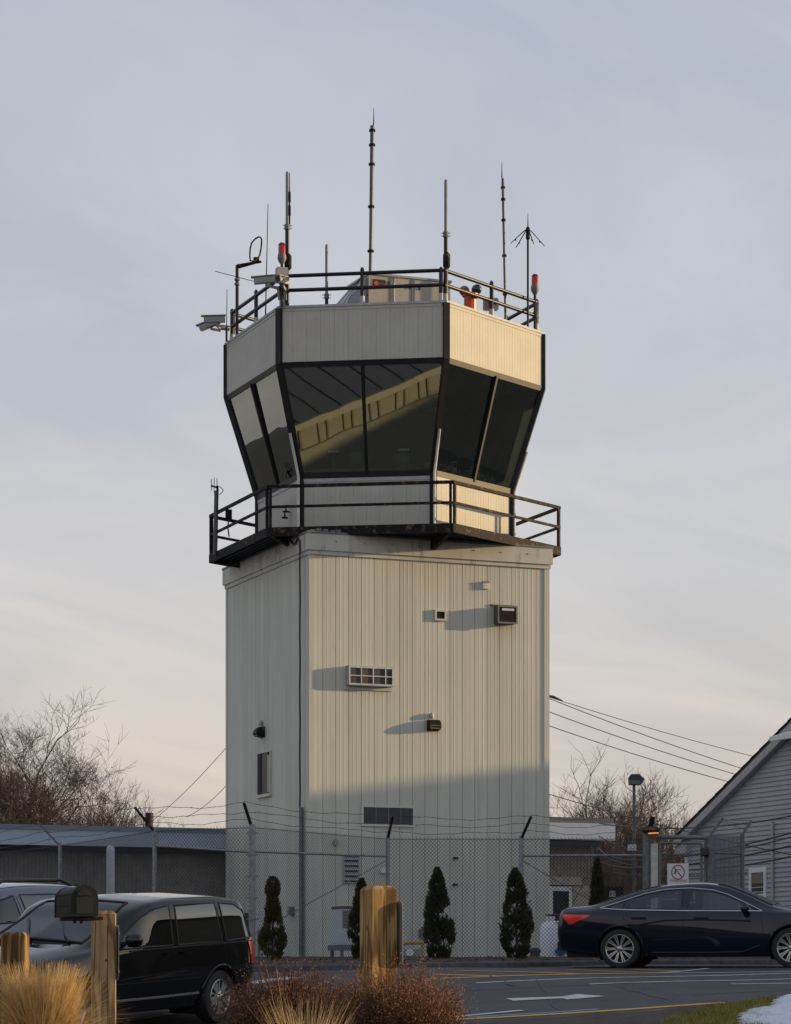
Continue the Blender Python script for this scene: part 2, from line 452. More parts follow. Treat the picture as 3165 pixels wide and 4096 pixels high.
SEALER = mat('crack_sealer', (0.018, 0.018, 0.019), 0.6, var=0.2)
rk = random.Random(12)
for (xa, ya, xb, yb) in ((1780, 3965, 2560, 3935), (2480, 3955, 2700, 4010), (2150, 3925, 2230, 4040), (2780, 3985, 3190, 3962), (1950, 3900, 2050, 3945)):
    marking('sealed_crack', [(lerp(xa, xb, t / 9) + rk.uniform(-12, 12), lerp(ya, yb, t / 9) + rk.uniform(-1.5, 1.5)) for t in range(10)], 0.035, SEALER)
g = MB()
for (a, b) in zip(kerb_line, kerb_line[1:]):
    k = max(1, int((b[0] - a[0]) / 0.8))
    for i in range(k):
        p = Vector((lerp(a[0], b[0], i / k), lerp(a[1], b[1], i / k), 0)); q = Vector((lerp(a[0], b[0], (i + 1) / k), lerp(a[1], b[1], (i + 1) / k), 0))
        d = (q - p).normalized(); s = Vector((-d.y, d.x, 0))
        vs = []
        for c in (p, q):
            for off, h in ((-0.02, -0.05), (0.03, 0.075), (0.08, 0.10), (0.20, 0.105), (0.26, -0.05)):
                w = c + s * off; vs.append((w.x, w.y, gz(c.y) + h))
        g.add(vs, [(j, j + 1, j + 6, j + 5) for j in range(4)])
struct('kerb', g, KERB, True)

rr = random.Random(3)
def lump(X, Y, a=1.0):
    return a * (0.5 * sin(X * 2.1 + Y * 1.3) + 0.3 * sin(X * 5.3 - Y * 3.1) + 0.2 * sin(X * 11.7 + Y * 9.1))
struct('mulch_bed', sheet(-20, 7.6, 0.12, lambda X: kerb_y(X) + 0.16, lambda X: max(kerb_y(X) + 0.5, 55.5), 40,
       lambda X, Y: gz(Y) + 0.085 + 0.022 * lump(X * 1.3, Y * 1.6) + rr.uniform(-0.012, 0.012)), MULCH, True)
g = MB()                                            # dead leaves and twigs lying on the mulch
for i in range(2600):
    X = rr.uniform(-5, 6.5); Y = kerb_y(X) + 0.3 + rr.random() ** 1.5 * 6
    if Y > 54: continue
    z = gz(Y) + 0.10 + 0.022 * lump(X * 1.3, Y * 1.6); a = rr.uniform(0, pi); l_ = rr.uniform(0.02, 0.07); w_ = rr.uniform(0.004, 0.02)
    d = Vector((cos(a), sin(a), rr.uniform(-0.3, 0.5))).normalized() * l_; s = Vector((-sin(a), cos(a), rr.uniform(-0.4, 0.4))) * w_
    c = Vector((X, Y, z)); g.add([c - d, c + s, c + d, c - s], [(0, 1, 2, 3)])
tag(g.build('leaf_litter', mat('dead_leaves', (0.12, 0.07, 0.04), 0.9, col2=(0.05, 0.03, 0.02), scale=9)), 'dead brown leaves and twigs on the mulch bed', 'leaves', kind='stuff')

verge_edge = [on_ground(x, y) for x, y in ((1700, 4112), (1919, 4094), (2368, 4062), (2682, 4040), (2900, 4018), (3165, 3990), (3500, 3958))]
verge_edge = [(p.x, p.y) for p in verge_edge] + [(30.0, 46.0)]
def verge_y(X):
    for (a, ya), (b, yb) in zip(verge_edge, verge_edge[1:]):
        if X <= b: return lerp(ya, yb, (X - a) / (b - a))
    return verge_edge[-1][1]
def verge_z(X, Y):
    e = verge_y(X) - Y
    return gz(Y) + 0.012 + 0.05 * min(1, e / 0.4) + 0.018 * lump(X * 1.7, Y * 1.5) * min(1, e / 0.3)
struct('verge', sheet(verge_edge[0][0], 12, 0.08, lambda X: verge_y(X) - 7.0, lambda X: verge_y(X) + 0.03 * sin(X * 7), 70, verge_z), SOIL, True)

def inside(x, y, poly):
    c = False; j = len(poly) - 1
    for i in range(len(poly)):
        if (poly[i][1] > y) != (poly[j][1] > y) and x < (poly[j][0] - poly[i][0]) * (y - poly[i][1]) / (poly[j][1] - poly[i][1]) + poly[i][0]: c = not c
        j = i
    return c
GRASSM = mat('verge_grass', (0.17, 0.18, 0.03), 0.8, col2=(0.32, 0.25, 0.07), scale=7, ramp=(0.4, 0.62))
gp = [(p.x, p.y) for p in (on_ground(x, y) for x, y in ((2640, 4130), (2700, 4088), (2790, 4062), (2863, 4044), (2990, 4026), (3080, 4012), (3130, 4016), (3100, 4045), (3050, 4085), (3060, 4130)))]
g = MB()
bx0, bx1 = min(p[0] for p in gp), max(p[0] for p in gp); by0, by1 = min(p[1] for p in gp), max(p[1] for p in gp)
for i in range(26000):
    X, Y = rr.uniform(bx0, bx1), rr.uniform(by0, by1)
    if not inside(X + 0.05 * sin(Y * 30), Y, gp): continue
    h = rr.uniform(0.025, 0.075); a = rr.uniform(0, 2 * pi); w_ = rr.uniform(0.003, 0.006); ln = rr.uniform(0.01, 0.05)
    c = Vector((X, Y, verge_z(X, Y))); s = Vector((cos(a), sin(a), 0)) * w_; t = c + Vector((cos(a + 1.3) * ln, sin(a + 1.3) * ln, h))
    g.add([c - s, c + s, t], [(0, 1, 2)])
tag(g.build('grass', GRASSM), 'short yellow green grass beside the snow patch', 'grass', kind='stuff')

SNOW = mat('old_snow', (0.60, 0.63, 0.68), 0.7, col2=(0.30, 0.30, 0.31), scale=7, ramp=(0.50, 0.78), bump=0.5, bscale=18)
sp = [(p.x, p.y) for p in (on_ground(x, y) for x, y in ((2945, 4125), (2952, 4086), (2990, 4068), (3030, 4058), (3078, 4048), (3086, 4030), (3118, 4014), (3180, 3999), (3330, 3985), (3330, 4125)))]
bx0, bx1 = min(p[0] for p in sp), max(p[0] for p in sp); by0, by1 = min(p[1] for p in sp), max(p[1] for p in sp)
g = MB(); NX, NY = 70, 110; idx = {}
def edge_d(x, y):
    best = 9
    for (a, b) in zip(sp, sp[1:] + sp[:1]):
        ax, ay, bx_, by_ = *a, *b; dx, dy = bx_ - ax, by_ - ay
        t = max(0, min(1, ((x - ax) * dx + (y - ay) * dy) / (dx * dx + dy * dy + 1e-9)))
        best = min(best, sqrt((x - ax - t * dx) ** 2 + (y - ay - t * dy) ** 2))
    return best
for i in range(NX + 1):
    for j in range(NY + 1):
        X, Y = lerp(bx0, bx1, i / NX), lerp(by0, by1, j / NY)
        wob = 0.03 * sin(Y * 17 + X * 5) + 0.02 * sin(Y * 41 - X * 13)
        if inside(X + wob, Y, sp):
            e = edge_d(X + wob, Y); h = 0.05 * min(1, e / 0.12) ** 0.5
            idx[i, j] = len(g.v); g.v.append((X, Y, verge_z(X, Y) + h + 0.015 * lump(X * 3, Y * 3) * min(1, e * 5)))
for (i, j) in list(idx):
    q = [(i, j), (i + 1, j), (i + 1, j + 1), (i, j + 1)]
    if all(k in idx for k in q): g.f.append(tuple(idx[k] for k in q)); g.m.append(0)
tag(g.build('snow_patch', SNOW, None, True), 'patch of old grey white snow on the grass verge', 'snow', kind='stuff')

struct('bounce_apron', sheet(-14, 12, 1.0, lambda X: 55.6, lambda X: 84.0, 30, lambda X, Y: gz(Y) - 0.008), mat('apron_bounce', (0.40, 0.385, 0.36), 0.9, col2=(0.30, 0.29, 0.27), scale=1.2, bump=0.2, bscale=30))  # pale sheet added to bounce light onto the lower tower wall
# far wooded hills round the horizon
g = MB(); rh = random.Random(11); N = 240
prof = [18 + 6 * sin(i * 0.21) + 4 * sin(i * 0.57 + 1) + rh.uniform(-1.2, 1.2) for i in range(N)]
for i in range(N):
    a = 2 * pi * i / N
    for rad_, h in ((820, 0.0), (900, prof[i] * 0.8), (1000, prof[i]), (1300, 0)):
        g.v.append((rad_ * cos(a), rad_ * sin(a) + 60, h))
for i in range(N):
    j = (i + 1) % N
    for k in range(3): g.f.append((i * 4 + k, j * 4 + k, j * 4 + k + 1, i * 4 + k + 1)); g.m.append(0)
struct('hills', g, mat('wooded_hills', (0.045, 0.04, 0.038), 1.0, col2=(0.07, 0.06, 0.05), scale=0.05), True)

# ------------------------------------------------------------------ the control tower
TH = radians(22.0)
U, V2 = Vector((cos(TH), sin(TH), 0)), Vector((-sin(TH), cos(TH), 0))
TC = Vector((-0.30, 65.97, 0.0)); HS = 3.05; TB = 0.34
def T(x, y, z): return TC + U * x + V2 * y + Vector((0, 0, z))
TM = Matrix.Translation(TC) @ Matrix.Rotation(TH, 4, 'Z')
def hexp(k, r, z):
    a = radians(-90 + 60 * k); return T(r * cos(a), r * sin(a), z)

tower = thing('control_tower', 'beige airport control tower with a hexagonal glass cab and ribbed metal walls', 'control tower', T(0, 0, TB), TH)

g = MB(); g.box((-HS + 0.03, -HS + 0.03, TB - 0.3), (HS - 0.03, HS - 0.03, 10.16), TM)
shaft = g.build('shaft', PANEL, tower)
def panel_mesh(name, w, h, out, flutes=2, depth=0.0024):
    """one ribbed sheet: joints at both edges, small ribs (out < 0) or grooves (out > 0) between"""
    jd, jw = (0.035, 0.0065) if out < 0 else (0.008, 0.005)
    cs = [(0, jd), (jw, 0.0)]
    for i in range(flutes):
        x = w * (i + 1) / (flutes + 1)
        cs += [(x - 0.013, 0.0), (x - 0.004, out * depth), (x + 0.006, out * depth), (x + 0.012, 0.0)] if out < 0 else [(x - 0.007, 0.0), (x - 0.002, out * depth), (x + 0.002, out * depth), (x + 0.007, 0.0)]
    cs += [(w - jw, 0.0), (w, jd)]
    g = MB(); vs = [(x, y, 0) for x, y in cs] + [(x, y, h) for x, y in cs]; k = len(cs)
    g.add(vs, [(i, i + 1, k + i + 1, k + i) for i in range(k - 1)])
    me = bpy.data.meshes.new(name); me.from_pydata(g.v, [], g.f); me.update(); me.materials.append(PANEL if out < 0 else CABP)
    return me
NP = 19; pw = 2 * HS / NP
pm = panel_mesh('wall_panel', pw, 9.80 - TB + 0.2, -1)
for i in range(NP):
    inst('wall_panel', pm, None, shaft, T(-HS + i * pw, -HS, TB - 0.2), TH)
    inst('wall_panel', pm, None, shaft, T(-HS, HS - i * pw, TB - 0.2), TH - pi / 2)
# corner trims of the shaft
for sx, sy in ((-1, -1), (1, -1), (-1, 1), (1, 1)):
    g = MB(); g.box((sx * (HS - 0.11), sy * (HS + 0.022), TB - 0.2), (sx * (HS + 0.024), sy * (HS - 0.11), 9.80), TM)
    g.build('corner_trim', PANEL, shaft)
def ring(name, r0, r1, z0, z1, m):
    """four boards round the square shaft"""
    for k in range(4):
        a = TM @ Matrix.Rotation(k * pi / 2, 4, 'Z')
        e = r1 if k % 2 == 0 else r0
        g = MB(); g.box((-e, -r1, z0), (e, -r0, z1), a); g.build(name, m, shaft)
ring('trim_band', HS - 0.02, HS + 0.045, 9.755, 9.850, FASCIA)
ring('fascia_board', HS - 0.02, HS + 0.085, 9.853, 10.235, FASCIA)
ring('coping', HS - 0.06, HS + 0.10, 10.238, 10.285, GALVD)
g = MB(); g.box((-HS + 0.05, -HS + 0.05, 10.165), (HS - 0.05, HS - 0.05, 10.225), TM); g.build('shaft_roof', GALVD, shaft)
# fixing screws on the fascia
g0 = MB(); g0.lathe([(0.012, 0), (0.012, 0.012), (0.006, 0.016)], 8); sm = g0.mesh('screw')
for i in range(8):
    x = -HS + 0.62 + i * 0.70
    inst('screw', sm, STEEL, shaft, T(x, -HS - 0.085, 10.07), rot=Matrix.Rotation(TH, 3, 'Z') @ Matrix.Rotation(pi / 2, 3, 'X'))
    inst('screw', sm, STEEL, shaft, T(-HS - 0.085, x, 10.07), rot=Matrix.Rotation(TH - pi / 2, 3, 'Z') @ Matrix.Rotation(pi / 2, 3, 'X'))

# wall openings: a recessed window, vents
def wall_frame(name, face, x0, x1, z0, z1, parent, m=PANEL, depth=0.05, fw=0.05):
    """a frame of four bars standing proud on a wall of the shaft; face 0 is the sunlit one, 1 the shaded one"""
    M = TM if face == 0 else TM @ Matrix.Rotation(-pi / 2, 4, 'Z')
    y = -HS - depth
    g = MB()
    g.box((x0 - fw, y, z0 - fw), (x0, -HS + 0.02, z1 + fw), M); g.box((x1, y, z0 - fw), (x1 + fw, -HS + 0.02, z1 + fw), M)
    g.box((x0, y, z0 - fw), (x1, -HS + 0.02, z0), M); g.box((x0, y, z1), (x1, -HS + 0.02, z1 + fw), M)
    return g.build(name, m, parent), M
# sunlit face: x along U from the near corner; s(xF) along the wall
def s_of(xF):
    """local x on the sunlit wall seen at column xF"""
    q = (xF - CX) / K; c = T(0, -HS, 0)
    return (q * c.y - c.x) / (U.x - q * U.y)
def zF(x, yF):
    p = T(x, -HS, 0); return (HY - yF) / K * p.y
def l_of(xF):
    q = (xF - CX) / K; c = T(-HS, 0, 0)
    return (q * c.y - c.x) / (V2.x - q * V2.y)
def zL(y, yF):
    p = T(-HS, y, 0); return (HY - yF) / K * p.y

# wide louvred vent low on the sunlit wall
x0, x1 = s_of(1452), s_of(1650); z1, z0 = zF(x0, 3229), zF(x0, 3296)
vent = MB(); vent.box((x0, -HS - 0.012, z0), (x1, -HS + 0.02, z1), TM); vent = vent.build('wide_vent', DARK, tower)
fr, M = wall_frame('vent_frame', 0, x0, x1, z0, z1, vent)
k = 17; sl = MB(); sl.add([(x0, -HS - 0.046, 0), (x1, -HS - 0.046, 0), (x1, -HS - 0.012, 0.016), (x0, -HS - 0.012, 0.016), (x0, -HS - 0.046, 0.005), (x1, -HS - 0.046, 0.005), (x1, -HS - 0.012, 0.021), (x0, -HS - 0.012, 0.021)],
    [(0, 1, 2, 3), (7, 6, 5, 4), (0, 4, 5, 1), (3, 2, 6, 7)])
slm = sl.mesh('vent_slat')
VS = mat('vent_grey', (0.16, 0.16, 0.165), 0.5)
for i in range(k):
    inst('slat', slm, VS, vent, T(0, 0, z0 + 0.008 + i * (z1 - z0 - 0.02) / k), TH)
for i in (1, 2, 3):
    g = MB(); xx = lerp(x0, x1, i / 4); g.box((xx - 0.008, -HS - 0.052, z0), (xx + 0.008, -HS - 0.012, z1), TM); g.build('mullion', VS, vent)
# white louvre of a few wide blades behind the fence
x0, x1 = s_of(1376), s_of(1430); z1, z0 = zF(x0, 3426), zF(x0, 3528)
lou = MB(); lou.box((x0, -HS - 0.012, z0), (x1, -HS + 0.02, z1), TM); lou = lou.build('louvre', DARK, tower)
wall_frame('louvre_frame', 0, x0, x1, z0, z1, lou, GREYPAINT, 0.06, 0.03)
for i in range(5):
    zz = z0 + 0.03 + i * (z1 - z0) / 5
    g = MB(); g.add([T(x0, -HS - 0.075, zz), T(x1, -HS - 0.075, zz), T(x1, -HS - 0.014, zz + 0.075), T(x0, -HS - 0.014, zz + 0.075), T(x0, -HS - 0.08, zz + 0.012), T(x1, -HS - 0.08, zz + 0.012), T(x1, -HS - 0.014, zz + 0.09), T(x0, -HS - 0.014, zz + 0.09)],
        [(0, 1, 2, 3), (7, 6, 5, 4), (0, 4, 5, 1), (3, 2, 6, 7), (0, 3, 7, 4), (1, 5, 6, 2)])
    g.build('slat', GREYPAINT, lou)
# small white square louvre and the round flue in a square frame
x0, x1 = s_of(1929), s_of(1952); z1, z0 = zF(x0, 2330), zF(x0, 2357)
g = MB(); g.box((x0, -HS - 0.05, z0), (x1, -HS + 0.02, z1), TM); sv = g.build('square_vent', WHITEP, tower)
for i in range(4):
    zz = lerp(z0, z1, (i + 0.5) / 4); g = MB(); g.bar(T(x0, -HS - 0.06, zz), T(x1, -HS - 0.06, zz), 0.03, 0.012); g.build('slat', WHITEP, sv)
g = MB(); g.box((x0 - 0.01, -HS - 0.07, z1), (x1 + 0.02, -HS + 0.02, z1 + 0.02), TM); g.build('hood', mat('brown_trim', (0.10, 0.06, 0.05), 0.6), sv)
x0, x1 = s_of(1744), s_of(1776); z1, z0 = zF(x0, 2447), zF(x0, 2475)
g = MB(); g.box((x0, -HS - 0.014, z0), (x1, -HS + 0.02, z1), TM); fl = g.build('flue_opening', DARK, tower)
wall_frame('flue_frame', 0, x0, x1, z0, z1, fl, PANEL, 0.06, 0.045)
g = MB(); g.lathe([(0.075, 0), (0.085, 0.0), (0.085, 0.03), (0.075, 0.03)], 18, Matrix.Translation(T((x0 + x1) / 2, -HS - 0.014, (z0 + z1) / 2)) @ Matrix.Rotation(TH, 4, 'Z') @ Matrix.Rotation(pi / 2, 4, 'X')); g.build('flue_pipe', STEEL, fl)
# narrow window of the shaded wall, set back in the wall
y1, y0 = l_of(1037), l_of(1086); z1, z0 = zL(y0, 3006), zL(y0, 3172)
Ml = TM @ Matrix.Rotation(-pi / 2, 4, 'Z')       # local x of Ml runs along -y of the tower
a0, a1 = -y1, -y0
g = MB(); g.box((a0, -HS - 0.013, z0), (a1, -HS + 0.02, z1), Ml); win = g.build('window', DARK, tower)
WF = mat('window_frame_grey', (0.26, 0.26, 0.255), 0.45)
fr, _ = wall_frame('frame', 1, a0, a1, z0, z1, win, PANEL, 0.052, 0.025)
g = MB()
for i in (0, 1):
    c0 = lerp(a0, a1, i / 2) + 0.02; c1 = lerp(a0, a1, (i + 1) / 2) - 0.02
wj = a1 - a0
g.box((a1 - 0.20 * wj, -HS - 0.045, z0 + 0.03), (a1, -HS - 0.014, z1 - 0.08), Ml)
g.build('sash', WF, win)
g = MB(); g.box((a0, -HS - 0.045, z0), (a0 + 0.28 * wj, -HS - 0.014, z1), Ml); g.build('jamb', mat('jamb_grey', (0.045, 0.048, 0.055), 0.8, spec=0.1), win)
g = MB(); g.box((a0 + 0.28 * wj, -HS - 0.03, z0), (a1 - 0.20 * wj, -HS - 0.015, z1), Ml); g.build('pane', mat('dark_pane', (0.006, 0.007, 0.010), 0.3, spec=0.15), win)
g = MB(); g.box((a0 - 0.05, -HS - 0.075, z0 - 0.075), (a1 + 0.05, -HS - 0.01, z0 - 0.028), Ml); g.build('sill', PANEL, win)

# downpipe cable along the near corner
g = MB(); pts = []
P0 = [(-HS - 0.10, -HS + 1.05, 10.22), (-HS - 0.11, -HS + 0.80, 10.08), (-HS - 0.12, -HS + 0.62, 10.12), (-HS - 0.12, -HS + 0.50, 10.20), (-HS - 0.12, -HS + 0.38, 10.12)]
pts = [T(*p) for p in P0] + [T(-HS - 0.115, -HS + 0.36 + 0.012 * sin(i * 1.7), 9.9 - i * 0.4) for i in range(16)]
g.tube(pts, 0.022, 6); g.build('downpipe_cable', CABLE, tower, True)
g = MB(); g.tube([T(-HS - 0.08, -HS + 0.36, TB), T(-HS - 0.08, -HS + 0.36, 3.9)], 0.055, 8); g.build('conduit', GALVD, tower, True)

# ---- the cab
R0, R1, RT = 3.17, 3.96, 3.96
ZD, ZS, ZH, ZT = 10.44, 11.80, 14.34, 15.66
cab = MB()
# inner drum up to the sills and the roof slab are solids; the glazed storey is hollow
def hexprism(g, r, z0, z1, r2=None):
    r2 = r if r2 is None else r2
    a = [hexp(k, r, z0) for k in range(6)]; b = [hexp(k, r2, z1) for k in range(6)]
    g.add(a + b, [tuple(range(5, -1, -1)), tuple(range(6, 12))] + [(i, (i + 1) % 6, 6 + (i + 1) % 6, 6 + i) for i in range(6)])
hexprism(cab, R0 - 0.06, 10.2, 11.0)
cab = cab.build('cab', mat('cab_floor', (0.10, 0.10, 0.10), 0.8), tower)
g = MB(); hexprism(g, RT - 0.16, 14.62, 15.60); roof = g.build('cab_roof', mat('ceiling_grey', (0.16, 0.16, 0.165), 0.9), tower)
def face_frame(k):
    """origin, direction along, outward normal of the k-th side"""
    a, b = hexp(k, 1, 0), hexp((k + 1) % 6, 1, 0)
    d = (b - a).normalized(); return d, Vector((d.y, -d.x, 0))
def strip(g, k, ra, rb, za, zb, thick, inset=0.0):
    """a flat wall piece along side k from radius ra at za to rb at zb, with thickness inwards"""
    d, nrm = face_frame(k)
    p = [hexp(k, ra, za) + d * inset, hexp((k + 1) % 6, ra, za) - d * inset, hexp((k + 1) % 6, rb, zb) - d * inset, hexp(k, rb, zb) + d * inset]
    g.prism(p, -nrm * thick)
cw = RT / 12
cpm = panel_mesh('cab_panel', cw, ZT - ZH - 0.10, 1, 2, 0.003)
bw = R0 / 10
bpm = panel_mesh('base_panel', bw, ZS - ZD + 0.1 - 0.10, 1, 2, 0.003)
for k in range(6):
    d, nrm = face_frame(k)
    g = MB(); strip(g, k, RT - 0.03, RT - 0.03, ZH, ZT, 0.10); band = g.build('upper_band', CABP, tower)
    g = MB(); strip(g, k, R0 - 0.03, R0 - 0.03, ZD - 0.15, ZS, 0.10); base = g.build('lower_band', CABP, tower)
    rot = atan2(d.y, d.x)
    if k in (0, 5, 4, 1):
        for i in range(12): inst('wall_panel', cpm, None, band, hexp(k, RT, ZH + 0.05) + d * cw * i, rot)
        for i in range(10): inst('wall_panel', bpm, None, base, hexp(k, R0, ZD - 0.05) + d * bw * i, rot)
    # top and bottom edge trims of the bands
    g = MB(); strip(g, k, RT + 0.012, RT + 0.012, ZT - 0.07, ZT, 0.05, 0.10); g.build('edge_trim', CABP, band)
    g = MB(); strip(g, k, RT + 0.035, RT + 0.035, ZT, ZT + 0.055, 0.35); g.build('coping', COPING, band)
    # head, sill and centre mullion of the slanting glazing
    def rz_(z): return lerp(R0, R1, (z - ZS) / (ZH - ZS))
    g = MB(); strip(g, k, rz_(ZH - 0.075) + 0.015, R1 + 0.025, ZH - 0.075, ZH + 0.05, 0.12); hd = g.build('window_head', BRONZE, tower)
    g = MB(); strip(g, k, R0 + 0.03, rz_(ZS + 0.10) + 0.02, ZS - 0.03, ZS + 0.10, 0.14); g.build('window_sill', BRONZE, tower)
    g = MB(); strip(g, k, R0 + 0.018, R0 + 0.018, ZS - 0.12, ZS - 0.03, 0.08); g.build('sill_flashing', COPING, tower)
    m0 = (hexp(k, R0, ZS + 0.05) + hexp((k + 1) % 6, R0, ZS + 0.05)) / 2; m1 = (hexp(k, R1, ZH - 0.04) + hexp((k + 1) % 6, R1, ZH - 0.04)) / 2
    g = MB(); g.bar(m0, m1, 0.065, 0.10, up=nrm); g.build('mullion', BRONZE, tower)
    # two panes
    e = 0.02
    for h in (0, 1):
        q0, q1 = (0.0, 0.5) if h == 0 else (0.5, 1.0)
        lo0, lo1 = hexp(k, R0 - e, ZS), hexp((k + 1) % 6, R0 - e, ZS); hi0, hi1 = hexp(k, R1 - e, ZH), hexp((k + 1) % 6, R1 - e, ZH)
        g = MB(); g.add([lo0.lerp(lo1, q0), lo0.lerp(lo1, q1), hi0.lerp(hi1, q1), hi0.lerp(hi1, q0)], [(0, 1, 2, 3)])
        g.build('pane', CABGLASS, tower)
    # drawn sun shades inside the far sides
    if k in (1, 2, 3):
        g = MB(); strip(g, k, rz_(ZS + 0.30) - 0.28, R1 - 0.28, ZS + 0.30, ZH + 0.2, 0.02, -0.02)
        g.build('sun_shade', mat('shade_film', (0.05, 0.047, 0.04), 0.7, var=0.2, scale=2), tower)
# corner posts: upper vertical, slanting along the glass, lower vertical
for k in range(6):
    g = MB(); a = [hexp(k, r, z) for r, z in ((R0 + 0.03, ZD - 0.12), (R0 + 0.03, ZS), (R1 + 0.035, ZH), (R1 + 0.035, ZT + 0.0))]
    for p, q in zip(a, a[1:]):
        rad = (hexp(k, 1, 0) - hexp(k, 0, 0))
        g.bar(p - rad * 0.05, q - rad * 0.05, 0.15, 0.12, up=rad)
    g.build('corner_post', BRONZE, tower)
    rad = (hexp(k, 1, 0) - hexp(k, 0, 0)); tng = Vector((-rad.y, rad.x, 0))
    if k in (0, 1, 5):
        g = MB(); g.tube([hexp(k, R0 + 0.075, ZD), hexp(k, R0 + 0.075, ZS + 0.02), hexp(k, R0 + 0.075 + 0.31, ZS + 1.0)], 0.035, 8)
        g.build('corner_conduit', ALU, tower, True)
# inside: header board under the ceiling, desk round the windows with things on it
INT = mat('interior_tan', (0.22, 0.19, 0.13), 0.8, var=0.1)
DESK = mat('desk_wood', (0.34, 0.25, 0.09), 0.5, var=0.15, scale=6)
for k in range(6):
    g = MB(); strip(g, k, R0 - 0.10, R0 - 0.10, ZS - 0.05, ZS - 0.01, 0.75, 0.08); g.build('desk', DESK, tower)
    g = MB(); strip(g, k, R0 - 0.34, R0 - 0.30, ZS - 0.01, ZS + (0.38 if k == 0 else 0.24), 0.22, 0.15); g.build('console', mat('console_sunlit', (0.34, 0.28, 0.10), 0.6, col2=(0.05, 0.05, 0.045), scale=9, ramp=(0.45, 0.55)) if k == 0 else mat('console_brown', (0.16, 0.12, 0.06), 0.6, var=0.2), tower)  # console on the sunny side coloured yellow as if sunlit, the others brown
    g = MB(); strip(g, k, R1 - 0.16, R1 - 0.16, ZH - 0.02, 14.66, 0.05); g.build('header_board', INT, tower)
# ceiling battens
for i in range(9):
    x = -2.8 + i * 0.7; L = sqrt(max(0.2, 3.2 ** 2 - x * x))
    g = MB(); g.bar(T(x, -L, 14.60), T(x, L, 14.60), 0.05, 0.04); g.build('ceiling_batten', mat('batten', (0.07, 0.07, 0.075), 0.9), roof)
EQ = mat('equipment_black', (0.02, 0.02, 0.022), 0.4); SCR = mat('screen_blue', (0.03, 0.05, 0.12), 0.15, emit=(0.10, 0.17, 0.5), emit_s=0.5)
def monitor(k, t, s=1.0, lab=''):
    d, nrm = face_frame(k); p = hexp(k, R0 - 0.40, ZS + 0.24).lerp(hexp((k + 1) % 6, R0 - 0.40, ZS + 0.24), t)
    o = thing('monitor', lab, 'monitor', p - Vector((0, 0, 0.0)), atan2(d.y, d.x), 'monitors on the cab desk')
    M = Matrix.Translation(p) @ Matrix.Rotation(atan2(d.y, d.x), 4, 'Z')
    g = MB(); g.box((-0.06, -0.05, -0.01), (0.06, 0.05, 0.012), M); g.box((-0.015, -0.015, 0.01), (0.015, 0.015, 0.14), M); g.build('stand', EQ, o)
    g = MB(); g.box((-0.24 * s, -0.03, 0.12), (0.24 * s, 0.0, 0.12 + 0.27 * s), M); g.build('casing', EQ, o)
    g = MB(); g.box((-0.22 * s, 0.0, 0.14), (0.22 * s, 0.004, 0.10 + 0.27 * s), M); g.build('screen', SCR, o)
monitor(5, 0.42, 1.0, 'monitor on the desk just beside the centre bar of the front cab window')
monitor(5, 0.78, 0.8, 'smaller monitor on the desk near the right end of the front cab window')
monitor(0, 0.30, 0.8, 'monitor behind the lower edge of the sunlit cab window')
def desk_lamp(k, t, lab, h=0.5):
    d, nrm = face_frame(k); p = hexp(k, R0 - 0.36, ZS + 0.24).lerp(hexp((k + 1) % 6, R0 - 0.36, ZS + 0.24), t)
    o = thing('desk_lamp', lab, 'lamp', p, 0, 'small lamps on the cab desk')
    g = MB(); g.lathe([(0.05, -0.01), (0.05, 0.015), (0.012, 0.02), (0.010, h)], 8, Matrix.Translation(p)); g.build('stem', GALV, o)
    g = MB(); g.bar(p + Vector((0, 0, h)) - d * 0.13, p + Vector((0, 0, h)) + d * 0.13, 0.05, 0.035); g.build('head', WHITEP, o)
desk_lamp(5, 0.20, 'small white desk lamp behind the left front cab pane', 0.42)
desk_lamp(5, 0.80, 'small white desk lamp behind the right front cab pane', 0.42)
for k, t, w_, h_, lab in ((0, 0.35, 0.16, 0.26, 'pale radio box on the desk behind the sunlit cab pane nearer the corner'), (0, 0.68, 0.20, 0.30, 'pale radio box on the desk behind the far sunlit cab pane')):
    d, nrm = face_frame(k); p = hexp(k, R0 - 0.36, ZS + 0.24).lerp(hexp((k + 1) % 6, R0 - 0.36, ZS + 0.24), t)
    M = Matrix.Translation(p) @ Matrix.Rotation(atan2(d.y, d.x), 4, 'Z')
    o = thing('radio_box', lab, 'radio', p, 0)
    g = MB(); g.box((-w_ / 2, -0.08, 0), (w_ / 2, 0.08, h_), M); g.build('casing', mat('radio_cream', (0.5, 0.47, 0.36), 0.5), o)
    g = MB(); g.box((-w_ * 0.35, -0.086, h_ * 0.45), (w_ * 0.35, -0.08, h_ * 0.9), M); g.build('grille', EQ, o)

